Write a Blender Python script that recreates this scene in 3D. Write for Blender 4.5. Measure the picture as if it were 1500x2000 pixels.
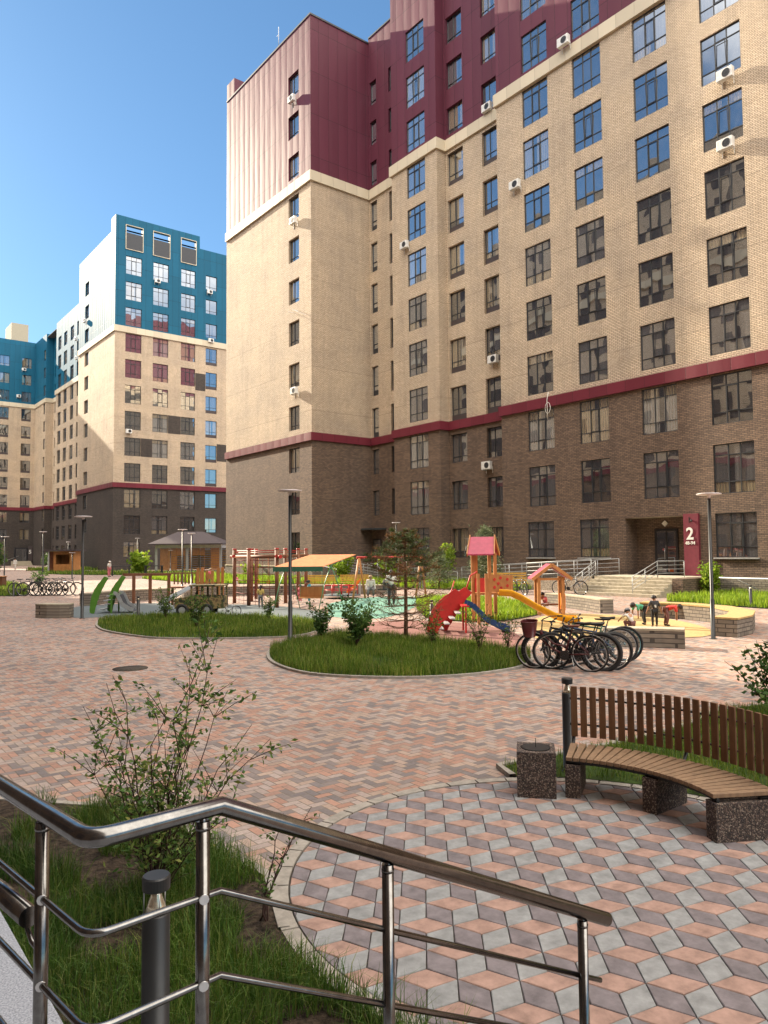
import bpy, math, random
from mathutils import Vector, Matrix, noise
R = math.radians
for o in list(bpy.data.objects): bpy.data.objects.remove(o)
SC = bpy.context.scene
COL = SC.collection
rnd = random.Random(7)

# ------------------------------------------------------------------ camera
cam_d = bpy.data.cameras.new('camera'); cam = bpy.data.objects.new('camera', cam_d); COL.objects.link(cam)
yaw, tilt, roll = R(51.9356), R(2.9983), R(-0.506)
fw = Vector((math.cos(yaw)*math.cos(tilt), math.sin(yaw)*math.cos(tilt), math.sin(tilt)))
rt = fw.cross(Vector((0, 0, 1))).normalized(); up = rt.cross(fw)
r2 = math.cos(roll)*rt + math.sin(roll)*up; u2 = -math.sin(roll)*rt + math.cos(roll)*up
cam.matrix_world = Matrix(((r2.x, u2.x, -fw.x, 0), (r2.y, u2.y, -fw.y, 0), (r2.z, u2.z, -fw.z, 2.3), (0, 0, 0, 1)))
cam_d.sensor_fit = 'VERTICAL'; cam_d.sensor_height = 24; cam_d.lens = 17.42
cam_d.clip_start = 0.05; cam_d.clip_end = 3000
SC.camera = cam

# ------------------------------------------------------------------ light
SUN_EL, SUN_AZ = 24.9, 99.0            # azimuth counter-clockwise from +X, direction TO the sun
sd = Vector((math.cos(R(SUN_EL))*math.cos(R(SUN_AZ)), math.cos(R(SUN_EL))*math.sin(R(SUN_AZ)), math.sin(R(SUN_EL))))
W = bpy.data.worlds.new('World'); SC.world = W; W.use_nodes = True
wn = W.node_tree.nodes; wl = W.node_tree.links
sky = wn.new('ShaderNodeTexSky'); sky.sky_type = 'NISHITA'; sky.sun_disc = False
sky.sun_elevation = R(SUN_EL); sky.sun_rotation = R(90-SUN_AZ)
sky.air_density = 1.0; sky.dust_density = 0.3; sky.ozone_density = 1.0
sky.altitude = 300
gam = wn.new('ShaderNodeGamma'); gam.inputs[1].default_value = 0.8
wl.new(sky.outputs[0], gam.inputs[0])
dim = wn.new('ShaderNodeMix'); dim.data_type = 'RGBA'; dim.blend_type = 'MULTIPLY'; dim.inputs[0].default_value = 1; dim.inputs[7].default_value = (0.25, 0.385, 0.495, 1)
wl.new(gam.outputs[0], dim.inputs[6])
# an unseen cloud bank high behind the viewer, added to fill the shade
tcw = wn.new('ShaderNodeTexCoord'); vm = wn.new('ShaderNodeVectorMath'); vm.operation = 'DOT_PRODUCT'
wl.new(tcw.outputs['Generated'], vm.inputs[0])
cd_ = Vector((math.cos(R(55))*math.cos(R(254)), math.cos(R(55))*math.sin(R(254)), math.sin(R(55)))); vm.inputs[1].default_value = cd_
cn = wn.new('ShaderNodeTexNoise'); cn.inputs['Scale'].default_value = 2.2; cn.inputs['Detail'].default_value = 6; wl.new(tcw.outputs['Generated'], cn.inputs['Vector'])
ad = wn.new('ShaderNodeMath'); ad.operation = 'MULTIPLY_ADD'; ad.inputs[1].default_value = 0.5; wl.new(cn.outputs[0], ad.inputs[0]); wl.new(vm.outputs['Value'], ad.inputs[2])
mr = wn.new('ShaderNodeMapRange'); mr.inputs[1].default_value = 0.6; mr.inputs[2].default_value = 0.86; wl.new(ad.outputs[0], mr.inputs[0])
sz = wn.new('ShaderNodeSeparateXYZ'); wl.new(tcw.outputs['Generated'], sz.inputs[0])
mz = wn.new('ShaderNodeMapRange'); mz.inputs[1].default_value = 0.26; mz.inputs[2].default_value = 0.46; wl.new(sz.outputs[2], mz.inputs[0])
mm = wn.new('ShaderNodeMath'); mm.operation = 'MULTIPLY'; wl.new(mr.outputs[0], mm.inputs[0]); wl.new(mz.outputs[0], mm.inputs[1])
cm = wn.new('ShaderNodeMix'); cm.data_type = 'RGBA'; wl.new(mm.outputs[0], cm.inputs[0]); wl.new(dim.outputs[2], cm.inputs[6]); cm.inputs[7].default_value = (10.6, 9.8, 8.8, 1)
wl.new(cm.outputs[2], wn['Background'].inputs[0]); wn['Background'].inputs[1].default_value = 0.15
sun_d = bpy.data.lights.new('sun', 'SUN'); sun_d.energy = 3.7; sun_d.angle = R(0.53); sun_d.color = (1.0, 0.86, 0.66)
sun = bpy.data.objects.new('sun', sun_d); COL.objects.link(sun)
sun.rotation_euler = sd.to_track_quat('Z', 'Y').to_euler(); sun.location = (0, 60, 80)
SC.view_settings.view_transform = 'Standard'; SC.view_settings.look = 'None'
SC.view_settings.exposure = 1.65; SC.view_settings.gamma = 1
SC.render.engine = 'CYCLES'
SC.cycles.max_bounces = 6; SC.cycles.diffuse_bounces = 3; SC.cycles.glossy_bounces = 3
SC.cycles.transmission_bounces = 4; SC.cycles.transparent_max_bounces = 6
SC.cycles.caustics_reflective = False; SC.cycles.caustics_refractive = False
SC.cycles.use_denoising = True

# ------------------------------------------------------------------ node helper
class S:
    """a scalar socket with arithmetic"""
    def __init__(s, nt, o): s.nt, s.o = nt, o
    def m(s, op, *a):
        n = s.nt.nodes.new('ShaderNodeMath'); n.operation = op
        for i, v in enumerate((s,)+a):
            if isinstance(v, S): s.nt.links.new(v.o, n.inputs[i])
            else: n.inputs[i].default_value = v
        return S(s.nt, n.outputs[0])
    def __add__(s, b): return s.m('ADD', b)
    def __sub__(s, b): return s.m('SUBTRACT', b)
    def __mul__(s, b): return s.m('MULTIPLY', b)
    def __truediv__(s, b): return s.m('DIVIDE', b)
    def fl(s): return s.m('FLOOR')
    def mod(s, b): return s.m('FLOORED_MODULO', b)
    def lt(s, b): return s.m('LESS_THAN', b)
    def gt(s, b): return s.m('GREATER_THAN', b)
    def mx(s, b): return s.m('MAXIMUM', b)
    def mn(s, b): return s.m('MINIMUM', b)
def mat_new(name):
    m = bpy.data.materials.new(name); m.use_nodes = True
    nt = m.node_tree; return m, nt, nt.nodes['Principled BSDF']
def spec(b, v):
    b.inputs['Specular IOR Level'].default_value = v
def worldpos(nt):
    g = nt.nodes.new('ShaderNodeNewGeometry'); s = nt.nodes.new('ShaderNodeSeparateXYZ')
    nt.links.new(g.outputs['Position'], s.inputs[0])
    return S(nt, s.outputs[0]), S(nt, s.outputs[1]), S(nt, s.outputs[2]), g
def comb(nt, x, y, z=0.0):
    c = nt.nodes.new('ShaderNodeCombineXYZ')
    for i, v in enumerate((x, y, z)):
        if isinstance(v, S): nt.links.new(v.o, c.inputs[i])
        else: c.inputs[i].default_value = v
    return c.outputs[0]
def noise_n(nt, vec, scale, detail=4, rough=0.6):
    n = nt.nodes.new('ShaderNodeTexNoise'); n.inputs['Scale'].default_value = scale
    n.inputs['Detail'].default_value = detail; n.inputs['Roughness'].default_value = rough
    if vec is not None: nt.links.new(vec, n.inputs['Vector'])
    return n
def mix(nt, fac, a, b, mode='MIX'):
    n = nt.nodes.new('ShaderNodeMix'); n.data_type = 'RGBA'; n.blend_type = mode
    for i, v in ((0, fac), (6, a), (7, b)):
        if isinstance(v, S): v = v.o
        if isinstance(v, (int, float)): n.inputs[i].default_value = v
        elif isinstance(v, tuple): n.inputs[i].default_value = (*v, 1) if len(v) == 3 else v
        else: nt.links.new(v, n.inputs[i])
    return n.outputs[2]
def bump(nt, b, h, dist, strength=1.0):
    n = nt.nodes.new('ShaderNodeBump'); n.inputs['Distance'].default_value = dist; n.inputs['Strength'].default_value = strength
    nt.links.new(h.o if isinstance(h, S) else h, n.inputs['Height']); nt.links.new(n.outputs[0], b.inputs['Normal'])
def ramp(nt, fac, stops, const=False):
    n = nt.nodes.new('ShaderNodeValToRGB'); cr = n.color_ramp
    if const: cr.interpolation = 'CONSTANT'
    while len(cr.elements) < len(stops): cr.elements.new(0.5)
    for e, (p, c) in zip(cr.elements, stops): e.position = p; e.color = (*c, 1)
    nt.links.new(fac.o if isinstance(fac, S) else fac, n.inputs[0]); return n.outputs[0]

def M_plain(name, col, rough=0.6, metal=0.0, var=0.12, scale=6.0, sp=0.5, bm=0.0, coat=0.0):
    """a painted/solid surface with slight mottling in object space"""
    m, nt, b = mat_new(name)
    tc = nt.nodes.new('ShaderNodeTexCoord')
    n = noise_n(nt, tc.outputs['Object'], scale, 5, 0.65)
    lo = tuple(max(0, c*(1-var*1.6)) for c in col); hi = tuple(min(1, c*(1+var)) for c in col)
    nt.links.new(ramp(nt, n.outputs[0], [(0.3, lo), (0.7, hi)]), b.inputs['Base Color'])
    b.inputs['Roughness'].default_value = rough; b.inputs['Metallic'].default_value = metal; spec(b, sp)
    if coat: b.inputs['Coat Weight'].default_value = coat
    if bm: bump(nt, b, n.outputs[0], bm)
    return m
def M_brick(name, c1, c2, mortar, bw=0.26, bh=0.088, varc=None):
    m, nt, b = mat_new(name)
    x, y, z, g = worldpos(nt)
    vec = comb(nt, x+y, z)
    n = nt.nodes.new('ShaderNodeTexBrick'); nt.links.new(vec, n.inputs['Vector'])
    for k, v in (('Color1', c1), ('Color2', c2), ('Mortar', mortar)): n.inputs[k].default_value = (*v, 1)
    for k, v in (('Scale', 1.0), ('Mortar Size', 0.014), ('Mortar Smooth', 0.3), ('Bias', 0.0), ('Brick Width', bw), ('Row Height', bh)): n.inputs[k].default_value = v
    n.offset = 0.5
    big = noise_n(nt, vec, 0.35, 5, 0.6); fine = noise_n(nt, vec, 9.0, 3, 0.6)
    c = mix(nt, 1.0, n.outputs['Color'], ramp(nt, big.outputs[0], [(0.3, (0.84, 0.84, 0.86)), (0.7, (1.08, 1.06, 1.03))]), 'MULTIPLY')
    c = mix(nt, 1.0, c, ramp(nt, fine.outputs[0], [(0.3, (0.82, 0.82, 0.82)), (0.7, (1.14, 1.14, 1.14))]), 'MULTIPLY')
    strk = noise_n(nt, comb(nt, (x+y)*1.6, z*0.09), 1.0, 5, 0.7); batch = nt.nodes.new('ShaderNodeTexWhiteNoise'); nt.links.new(comb(nt, ((x+y)/1.9).fl(), (z/0.62).fl()), batch.inputs['Vector'])
    c = mix(nt, 1.0, c, ramp(nt, strk.outputs[0], [(0.32, (0.86, 0.86, 0.87)), (0.5, (1, 1, 1)), (0.72, (1.06, 1.05, 1.04))]), 'MULTIPLY')
    bt = S(nt, batch.outputs['Value'])*0.05 + 0.975
    c = mix(nt, 1.0, c, comb(nt, bt, bt, bt), 'MULTIPLY')
    fl_ = ((z+0.62)/3.53); fj = (fl_ - fl_.fl()).lt(0.006)
    c = mix(nt, fj*0.6, c, tuple(k*0.5 for k in mortar))
    nt.links.new(c, b.inputs['Base Color']); b.inputs['Roughness'].default_value = 0.78; spec(b, 0.32)
    h = S(nt, n.outputs['Fac'])*-1.0 + S(nt, fine.outputs[0])*0.5
    bump(nt, b, h, 0.008, 0.8)
    return m
def M_clad(name, col, rough=0.5, pw=0.95, ph=3.53, zoff=1.1, dark=0.45):
    """large metal cassettes with fine joints, each pillowing slightly"""
    m, nt, b = mat_new(name)
    x, y, z, g = worldpos(nt)
    u = (x+y)/pw; v = (z+zoff)/ph
    row = v.fl(); us = u + row*0.0
    fu = us - us.fl(); fv = v - v.fl()
    ju = fu.lt(0.03).mx(fv.lt(0.012))
    wn_ = nt.nodes.new('ShaderNodeTexWhiteNoise'); nt.links.new(comb(nt, us.fl(), row), wn_.inputs['Vector'])
    tone = S(nt, wn_.outputs['Value'])*0.16 + 0.92
    tonec = comb(nt, tone, tone, tone)
    c = mix(nt, 1.0, (*col, 1), tonec, 'MULTIPLY')
    c = mix(nt, ju, c, tuple(k*dark for k in col))
    nt.links.new(c, b.inputs['Base Color']); b.inputs['Roughness'].default_value = rough; spec(b, 0.3)
    # pillowing: half sine across the cassette, with an irregular swell
    sw = noise_n(nt, comb(nt, (x+y)*1.1, z*0.25), 1.0, 2, 0.5)
    h = (fu*math.pi).m('SINE')*1.0 + S(nt, sw.outputs[0])*2.2 - ju*0.6
    bump(nt, b, h, 0.014, 0.9)
    return m

MT = {}
MT['brick_beige'] = M_brick('beige_brick', (0.72, 0.59, 0.44), (0.61, 0.49, 0.355), (0.19, 0.15, 0.11))
MT['brick_brown'] = M_brick('brown_brick', (0.25, 0.17, 0.12), (0.15, 0.105, 0.078), (0.07, 0.055, 0.047))
MT['brick_grey'] = M_brick('dark_grey_brick', (0.098, 0.08, 0.069), (0.064, 0.054, 0.048), (0.033, 0.03, 0.028))
MT['brick_rough'] = M_brick('rough_plinth_stone', (0.30, 0.26, 0.21), (0.20, 0.175, 0.145), (0.09, 0.08, 0.07), 0.34, 0.11)
MT['clad_purple'] = M_clad('burgundy_cladding', (0.115, 0.025, 0.045), 0.62)
MT['clad_teal'] = M_clad('teal_cladding', (0.003, 0.10, 0.18), 0.66)
MT['cornice'] = M_clad('pale_cornice_panels', (0.60, 0.53, 0.40), 0.6, 1.2, 50, 0, 0.75)
MT['band'] = M_clad('burgundy_band_panels', (0.155, 0.024, 0.038), 0.5, 1.2, 50, 0, 0.6)
MT['frame'] = M_plain('dark_window_frame', (0.035, 0.037, 0.042), 0.45)
MT['spandrel'] = M_plain('dark_spandrel', (0.06, 0.045, 0.045), 0.6)
MT['roofing'] = M_plain('grey_roofing', (0.12, 0.12, 0.12), 0.9)
MT['parapet'] = M_plain('dark_parapet_cap', (0.05, 0.055, 0.06), 0.5)
MT['white_frame'] = M_plain('white_plastic', (0.75, 0.75, 0.72), 0.4)
MT['door_dark'] = M_plain('dark_door_metal', (0.02, 0.02, 0.024), 0.35)
MT['steel'] = M_plain('stainless_steel', (0.19, 0.185, 0.178), 0.19, 1.0, 0.16, 40)
MT['steel_dull'] = M_plain('brushed_steel', (0.60, 0.60, 0.60), 0.35, 0.8, 0.08, 20)
MT['galv'] = M_plain('grey_paint_metal', (0.42, 0.43, 0.43), 0.5, 0.3)
MT['lamp_black'] = M_plain('black_lamp_paint', (0.018, 0.019, 0.02), 0.42)
MT['lamp_disc'] = M_plain('pale_grey_lamp_disc', (0.62, 0.56, 0.57), 0.4)
MT['white'] = M_plain('white_paint', (0.78, 0.77, 0.73), 0.5)
MT['red_sign'] = M_plain('burgundy_sign', (0.17, 0.022, 0.04), 0.5)

def M_glass(name, kind, seed):
    """coated window glass: mirror-like coat over what stands behind it"""
    m, nt, b = mat_new(name)
    tc = nt.nodes.new('ShaderNodeTexCoord'); s = nt.nodes.new('ShaderNodeSeparateXYZ'); nt.links.new(tc.outputs['Object'], s.inputs[0])
    oi = nt.nodes.new('ShaderNodeObjectInfo')
    X = S(nt, s.outputs[0]); Z = S(nt, s.outputs[2]); rn = S(nt, oi.outputs['Random'])
    nz = noise_n(nt, comb(nt, X*1.2+rn*31.0, Z*0.8), 1.6, 3, 0.5)
    if kind == 'dark':
        c = ramp(nt, nz.outputs[0], [(0.35, (0.012, 0.012, 0.014)), (0.7, (0.05, 0.045, 0.04))])
    else:
        base = {'white': (0.30, 0.29, 0.27), 'beige': (0.34, 0.27, 0.17), 'grey': (0.13, 0.125, 0.125)}[kind]
        fold = ((X*38.0 + S(nt, nz.outputs[0])*6.0).m('SINE')*0.5+0.5)
        cur = mix(nt, fold, tuple(k*0.6 for k in base), base)
        gap = ((X + rn*0.8 - 0.4).m('ABSOLUTE')).lt(0.14)
        c = mix(nt, gap, cur, (0.02, 0.02, 0.022))
    nt.links.new(c, b.inputs['Base Color']); b.inputs['Roughness'].default_value = 0.5; spec(b, 0.2)
    gl = nt.nodes.new('ShaderNodeBsdfGlossy'); gl.inputs['Roughness'].default_value = 0.015
    gl.inputs['Color'].default_value = (0.86, 0.92, 0.97, 1)
    wv = noise_n(nt, comb(nt, X+rn*13.0, Z+rn*7.0), 0.8, 1, 0.4)
    bp = nt.nodes.new('ShaderNodeBump'); bp.inputs['Distance'].default_value = 0.006; nt.links.new(wv.outputs[0], bp.inputs['Height']); nt.links.new(bp.outputs[0], gl.inputs['Normal'])
    lw = nt.nodes.new('ShaderNodeLayerWeight'); lw.inputs['Blend'].default_value = 0.35
    fac = S(nt, lw.outputs['Fresnel'])*0.52+0.40
    mx = nt.nodes.new('ShaderNodeMixShader'); nt.links.new(fac.mn(0.95).o, mx.inputs[0]); nt.links.new(b.outputs[0], mx.inputs[1]); nt.links.new(gl.outputs[0], mx.inputs[2])
    nt.links.new(mx.outputs[0], nt.nodes['Material Output'].inputs[0])
    return m
GLASS = [M_glass('window_glass_dark', 'dark', 1), M_glass('window_glass_dark_room', 'dark', 2), M_glass('window_glass_grey_curtain', 'grey', 3), M_glass('window_glass_white_curtain', 'white', 4), M_glass('window_glass_beige_blind', 'beige', 5)]

# ------------------------------------------------------------------ mesh helpers
class MB:
    def __init__(s): s.v = []; s.f = []; s.mi = []; s.sm = []
    def add(s, vs, fs, mi=0, smooth=False):
        o = len(s.v); s.v += [tuple(v) for v in vs]
        for f in fs: s.f.append(tuple(i+o for i in f)); s.mi.append(mi); s.sm.append(smooth)
        return s
    def box(s, x0, x1, y0, y1, z0, z1, mi=0, rz=0.0, c=(0, 0), tilt=None):
        vs = [Vector(p) for p in ((x0, y0, z0), (x1, y0, z0), (x1, y1, z0), (x0, y1, z0), (x0, y0, z1), (x1, y0, z1), (x1, y1, z1), (x0, y1, z1))]
        if tilt: vs = [tilt @ v for v in vs]
        if rz or c != (0, 0):
            ca, sa = math.cos(rz), math.sin(rz); vs = [Vector((c[0]+v.x*ca-v.y*sa, c[1]+v.x*sa+v.y*ca, v.z)) for v in vs]
        return s.add(vs, ((0, 3, 2, 1), (4, 5, 6, 7), (0, 1, 5, 4), (1, 2, 6, 5), (2, 3, 7, 6), (3, 0, 4, 7)), mi)
    def bar(s, p, q, w, h, mi=0, upv=(0, 0, 1)):
        p, q = Vector(p), Vector(q); d = (q-p).normalized(); u = Vector(upv)
        sx = d.cross(u)
        if sx.length < 1e-3: sx = Vector((1, 0, 0))
        sx.normalize(); sy = sx.cross(d).normalized()
        vs = [a + sx*i*w/2 + sy*j*h/2 for a in (p, q) for i, j in ((-1, -1), (1, -1), (1, 1), (-1, 1))]
        return s.add(vs, ((0, 3, 2, 1), (4, 5, 6, 7), (0, 1, 5, 4), (1, 2, 6, 5), (2, 3, 7, 6), (3, 0, 4, 7)), mi)
    def tube(s, pts, r, n=8, mi=0, closed=False, cap=True, smooth=True):
        pts = [Vector(p) for p in pts]; k = len(pts); rs = r if isinstance(r, (list, tuple)) else [r]*k
        ref = None; vs = []
        for i, p in enumerate(pts):
            a = pts[i-1] if (i > 0 or closed) else p; b2 = pts[(i+1) % k] if (i < k-1 or closed) else p
            t = (b2-a)
            t = t.normalized() if t.length > 1e-9 else Vector((0, 0, 1))
            if ref is None:
                ref = t.cross(Vector((0, 0, 1)))
                if ref.length < 1e-2: ref = Vector((1, 0, 0))
            ref = (ref - t*ref.dot(t))
            if ref.length < 1e-4: ref = t.orthogonal()
            ref.normalize(); bi = t.cross(ref)
            # widen at bends so that a mitred corner keeps its width
            f = 1.0
            if 0 < i < k-1 or closed:
                d1 = (p-a); 
                if d1.length > 1e-9: f = 1/max(0.5, d1.normalized().dot(t))
            for j in range(n):
                an = 2*math.pi*j/n
                vs.append(p + (ref*math.cos(an)*(f if abs(ref.z) < 0.9 else 1) + bi*math.sin(an))*rs[i])
        fs = []
        for i in range(k if closed else k-1):
            for j in range(n):
                a0 = i*n+j; a1 = i*n+(j+1) % n; b0 = ((i+1) % k)*n+j; b1 = ((i+1) % k)*n+(j+1) % n
                fs.append((a0, a1, b1, b0))
        s.add(vs, fs, mi, smooth)
        if cap and not closed:
            o = len(s.v)-len(vs)
            s.f.append(tuple(o+j for j in range(n))[::-1]); s.mi.append(mi); s.sm.append(False)
            s.f.append(tuple(o+(k-1)*n+j for j in range(n))); s.mi.append(mi); s.sm.append(False)
        return s
    def cyl(s, p, q, r, n=10, mi=0, r2=None): return s.tube([p, q], [r, r if r2 is None else r2], n, mi)
    def lathe(s, prof, n=16, mi=0, c=(0, 0, 0), smooth=True):
        vs = []
        for (r, z) in prof:
            for j in range(n):
                a = 2*math.pi*j/n; vs.append((c[0]+r*math.cos(a), c[1]+r*math.sin(a), c[2]+z))
        fs = [(i*n+j, i*n+(j+1) % n, (i+1)*n+(j+1) % n, (i+1)*n+j) for i in range(len(prof)-1) for j in range(n)]
        s.add(vs, fs, mi, smooth)
        o = len(s.v)-len(vs)
        for st, rev in ((0, True), ((len(prof)-1)*n, False)):
            f = [o+st+j for j in range(n)]
            s.f.append(tuple(f[::-1] if rev else f)); s.mi.append(mi); s.sm.append(False)
        return s
    def prism(s, poly, z0, z1, mi=0):
        n = len(poly); ar = sum(poly[i][0]*poly[(i+1) % n][1]-poly[(i+1) % n][0]*poly[i][1] for i in range(n))
        if ar < 0: poly = poly[::-1]
        vs = [(x, y, z0) for x, y in poly]+[(x, y, z1) for x, y in poly]
        fs = [tuple(range(n))[::-1], tuple(range(n, 2*n))]+[(i, (i+1) % n, n+(i+1) % n, n+i) for i in range(n)]
        return s.add(vs, fs, mi)
    def ball(s, c, r, n=10, mi=0):
        rx, ry, rz = r if isinstance(r, (list, tuple)) else (r, r, r)
        vs = []; m = max(4, n//2)
        for i in range(m+1):
            th = math.pi*i/m
            for j in range(n):
                ph = 2*math.pi*j/n; vs.append((c[0]+rx*math.sin(th)*math.cos(ph), c[1]+ry*math.sin(th)*math.sin(ph), c[2]+rz*math.cos(th)))
        return s.add(vs, [(i*n+j, (i+1)*n+j, (i+1)*n+(j+1) % n, i*n+(j+1) % n) for i in range(m) for j in range(n)], mi, True)
    def mesh(s, name, mats):
        me = bpy.data.meshes.new(name); me.from_pydata(s.v, [], s.f)
        for m in (mats if isinstance(mats, (list, tuple)) else [mats]): me.materials.append(MT[m] if isinstance(m, str) else m)
        me.polygons.foreach_set('material_index', s.mi); me.polygons.foreach_set('use_smooth', s.sm)
        me.update(); return me
    def build(s, name, mats, parent=None, world=False, bevel=0):
        o = bpy.data.objects.new(name, s.mesh(name, mats)); COL.objects.link(o)
        if parent is not None:
            o.parent = parent
            if world: o.matrix_parent_inverse = parent.matrix_basis.inverted()
        if bevel:
            b = o.modifiers.new('bevel', 'BEVEL'); b.width = bevel; b.segments = 2; b.limit_method = 'ANGLE'
        return o
def tag(o, label, cat, group=None, kind=None):
    if kind: o['kind'] = kind
    if label: o['label'] = label
    if cat: o['category'] = cat
    if group: o['group'] = group
    return o
def thing(name, label, cat, loc=(0, 0, 0), rz=0.0, group=None, scale=1.0):
    o = bpy.data.objects.new(name, None); COL.objects.link(o); o.location = loc; o.rotation_euler = (0, 0, rz); o.scale = (scale,)*3
    o.empty_display_size = 0.2
    return tag(o, label, cat, group)
def copy_tree(o, parent=None, **kw):
    c = o.copy(); COL.objects.link(c)
    if parent is not None: c.parent = parent
    for ch in [x for x in o.children]: copy_tree(ch, c)
    return c
def struct(o): o['kind'] = 'structure'; return o

# ------------------------------------------------------------------ ground materials
def M_herring():
    m, nt, b = mat_new('herringbone_pavers')
    x, y, z, g = worldpos(nt)
    u = 0.0875
    w = noise_n(nt, comb(nt, x, y), 0.8, 2, 0.5)
    gx = x/u + 400.0; gy = y/u + 400.0
    i = gx.fl(); j = gy.fl(); fx = gx - i; fy = gy - j
    k = (i - j).mod(4.0)
    k1 = k.gt(0.5) - k.gt(1.5); k2 = k.gt(1.5) - k.gt(2.5); k3 = k.gt(2.5)
    hz = k.lt(1.5)
    ai = i - k1; aj = j + k3
    # local coordinates in the 2x1 stone: horizontal lu in 0..2 (along x), vertical along y
    lh = fx + k1                       # horizontal stones
    lv = fy*1.0 + k2                   # k2 = upper cell, k3 = lower cell of an upright stone
    lu = hz*lh + (hz*-1.0+1.0)*lv; lw = hz*fy + (hz*-1.0+1.0)*fx
    e = lu.mn(lu*-1.0+2.0).mn(lw).mn(lw*-1.0+1.0)
    joint = e.lt(0.05)
    wn_ = nt.nodes.new('ShaderNodeTexWhiteNoise'); nt.links.new(comb(nt, ai, aj), wn_.inputs['Vector'])
    val = S(nt, wn_.outputs['Value'])
    c = ramp(nt, val, [(0.0, (0.42, 0.25, 0.19)), (0.15, (0.385, 0.245, 0.195)), (0.32, (0.42, 0.32, 0.262)), (0.50, (0.385, 0.318, 0.285)), (0.76, (0.24, 0.205, 0.195)), (0.89, (0.215, 0.19, 0.188))], True)
    sub = nt.nodes.new('ShaderNodeTexWhiteNoise'); nt.links.new(comb(nt, aj, ai, 3.0), sub.inputs['Vector'])
    tone = S(nt, sub.outputs['Value'])*0.22 + 0.89
    c = mix(nt, 1.0, c, comb(nt, tone, tone, tone), 'MULTIPLY')
    big = noise_n(nt, comb(nt, x, y), 0.22, 5, 0.6); fine = noise_n(nt, comb(nt, x, y), 28.0, 4, 0.7)
    c = mix(nt, 1.0, c, ramp(nt, big.outputs[0], [(0.3, (0.80, 0.78, 0.78)), (0.7, (1.07, 1.06, 1.05))]), 'MULTIPLY')
    c = mix(nt, 1.0, c, ramp(nt, fine.outputs[0], [(0.25, (0.78, 0.78, 0.78)), (0.75, (1.15, 1.15, 1.15))]), 'MULTIPLY')
    st_ = noise_n(nt, comb(nt, x, y), 1.7, 6, 0.75); st2 = noise_n(nt, comb(nt, x*0.25+y, y*0.3-x), 0.9, 5, 0.7)
    c = mix(nt, 1.0, c, ramp(nt, st_.outputs[0], [(0.28, (0.80, 0.785, 0.77)), (0.42, (1, 1, 1)), (0.75, (1.08, 1.07, 1.04))]), 'MULTIPLY')
    c = mix(nt, 1.0, c, ramp(nt, st2.outputs[0], [(0.30, (0.82, 0.81, 0.80)), (0.46, (1, 1, 1))]), 'MULTIPLY')
    sand = noise_n(nt, comb(nt, x, y), 3.1, 4, 0.7)
    c = mix(nt, joint, c, ramp(nt, sand.outputs[0], [(0.35, (0.09, 0.075, 0.06)), (0.65, (0.24, 0.20, 0.155))]))
    nt.links.new(c, b.inputs['Base Color']); b.inputs['Roughness'].default_value = 0.8; spec(b, 0.3)
    h = e.mn(0.12)*6.0 + S(nt, fine.outputs[0])*0.35 + S(nt, sub.outputs['Value'])*0.25
    bump(nt, b, h, 0.006, 0.7)
    return m
MT['herring'] = M_herring()
MT['kerb'] = M_plain('concrete_kerb', (0.33, 0.30, 0.26), 0.85, 0, 0.2, 9, 0.3, 0.004)
MT["soil"] = M_plain("dark_soil", (0.06, 0.043, 0.030), 0.95, 0, 0.6, 18, 0.2, 0.04)
MT['lawn_base'] = M_plain('lawn_soil', (0.035, 0.06, 0.012), 0.95, 0, 0.4, 5, 0.2, 0.02)
MT['rubber_grey'] = M_plain('grey_rubber', (0.13, 0.155, 0.165), 0.9, 0, 0.2, 25, 0.2)
MT['rubber_green'] = M_plain('green_rubber', (0.16, 0.32, 0.25), 0.9, 0, 0.2, 20, 0.2)
MT['rubber_red'] = M_plain('red_rubber', (0.23, 0.115, 0.10), 0.9, 0, 0.2, 20, 0.2)
MT['rubber_sand'] = M_plain('ochre_rubber', (0.46, 0.33, 0.15), 0.9, 0, 0.15, 12, 0.2)
MT['asphalt'] = M_plain('pale_asphalt', (0.30, 0.27, 0.25), 0.9, 0, 0.15, 3, 0.2)
MT['joint'] = M_plain('dark_joint_sand', (0.07, 0.06, 0.05), 0.95, 0, 0.3, 20, 0.2)
MT['granite'] = M_plain('speckled_granite', (0.36, 0.37, 0.40), 0.45, 0, 0.45, 140, 0.4)
MT['concrete'] = M_plain('pale_concrete', (0.42, 0.37, 0.28), 0.85, 0, 0.15, 6, 0.3, 0.003)

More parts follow.
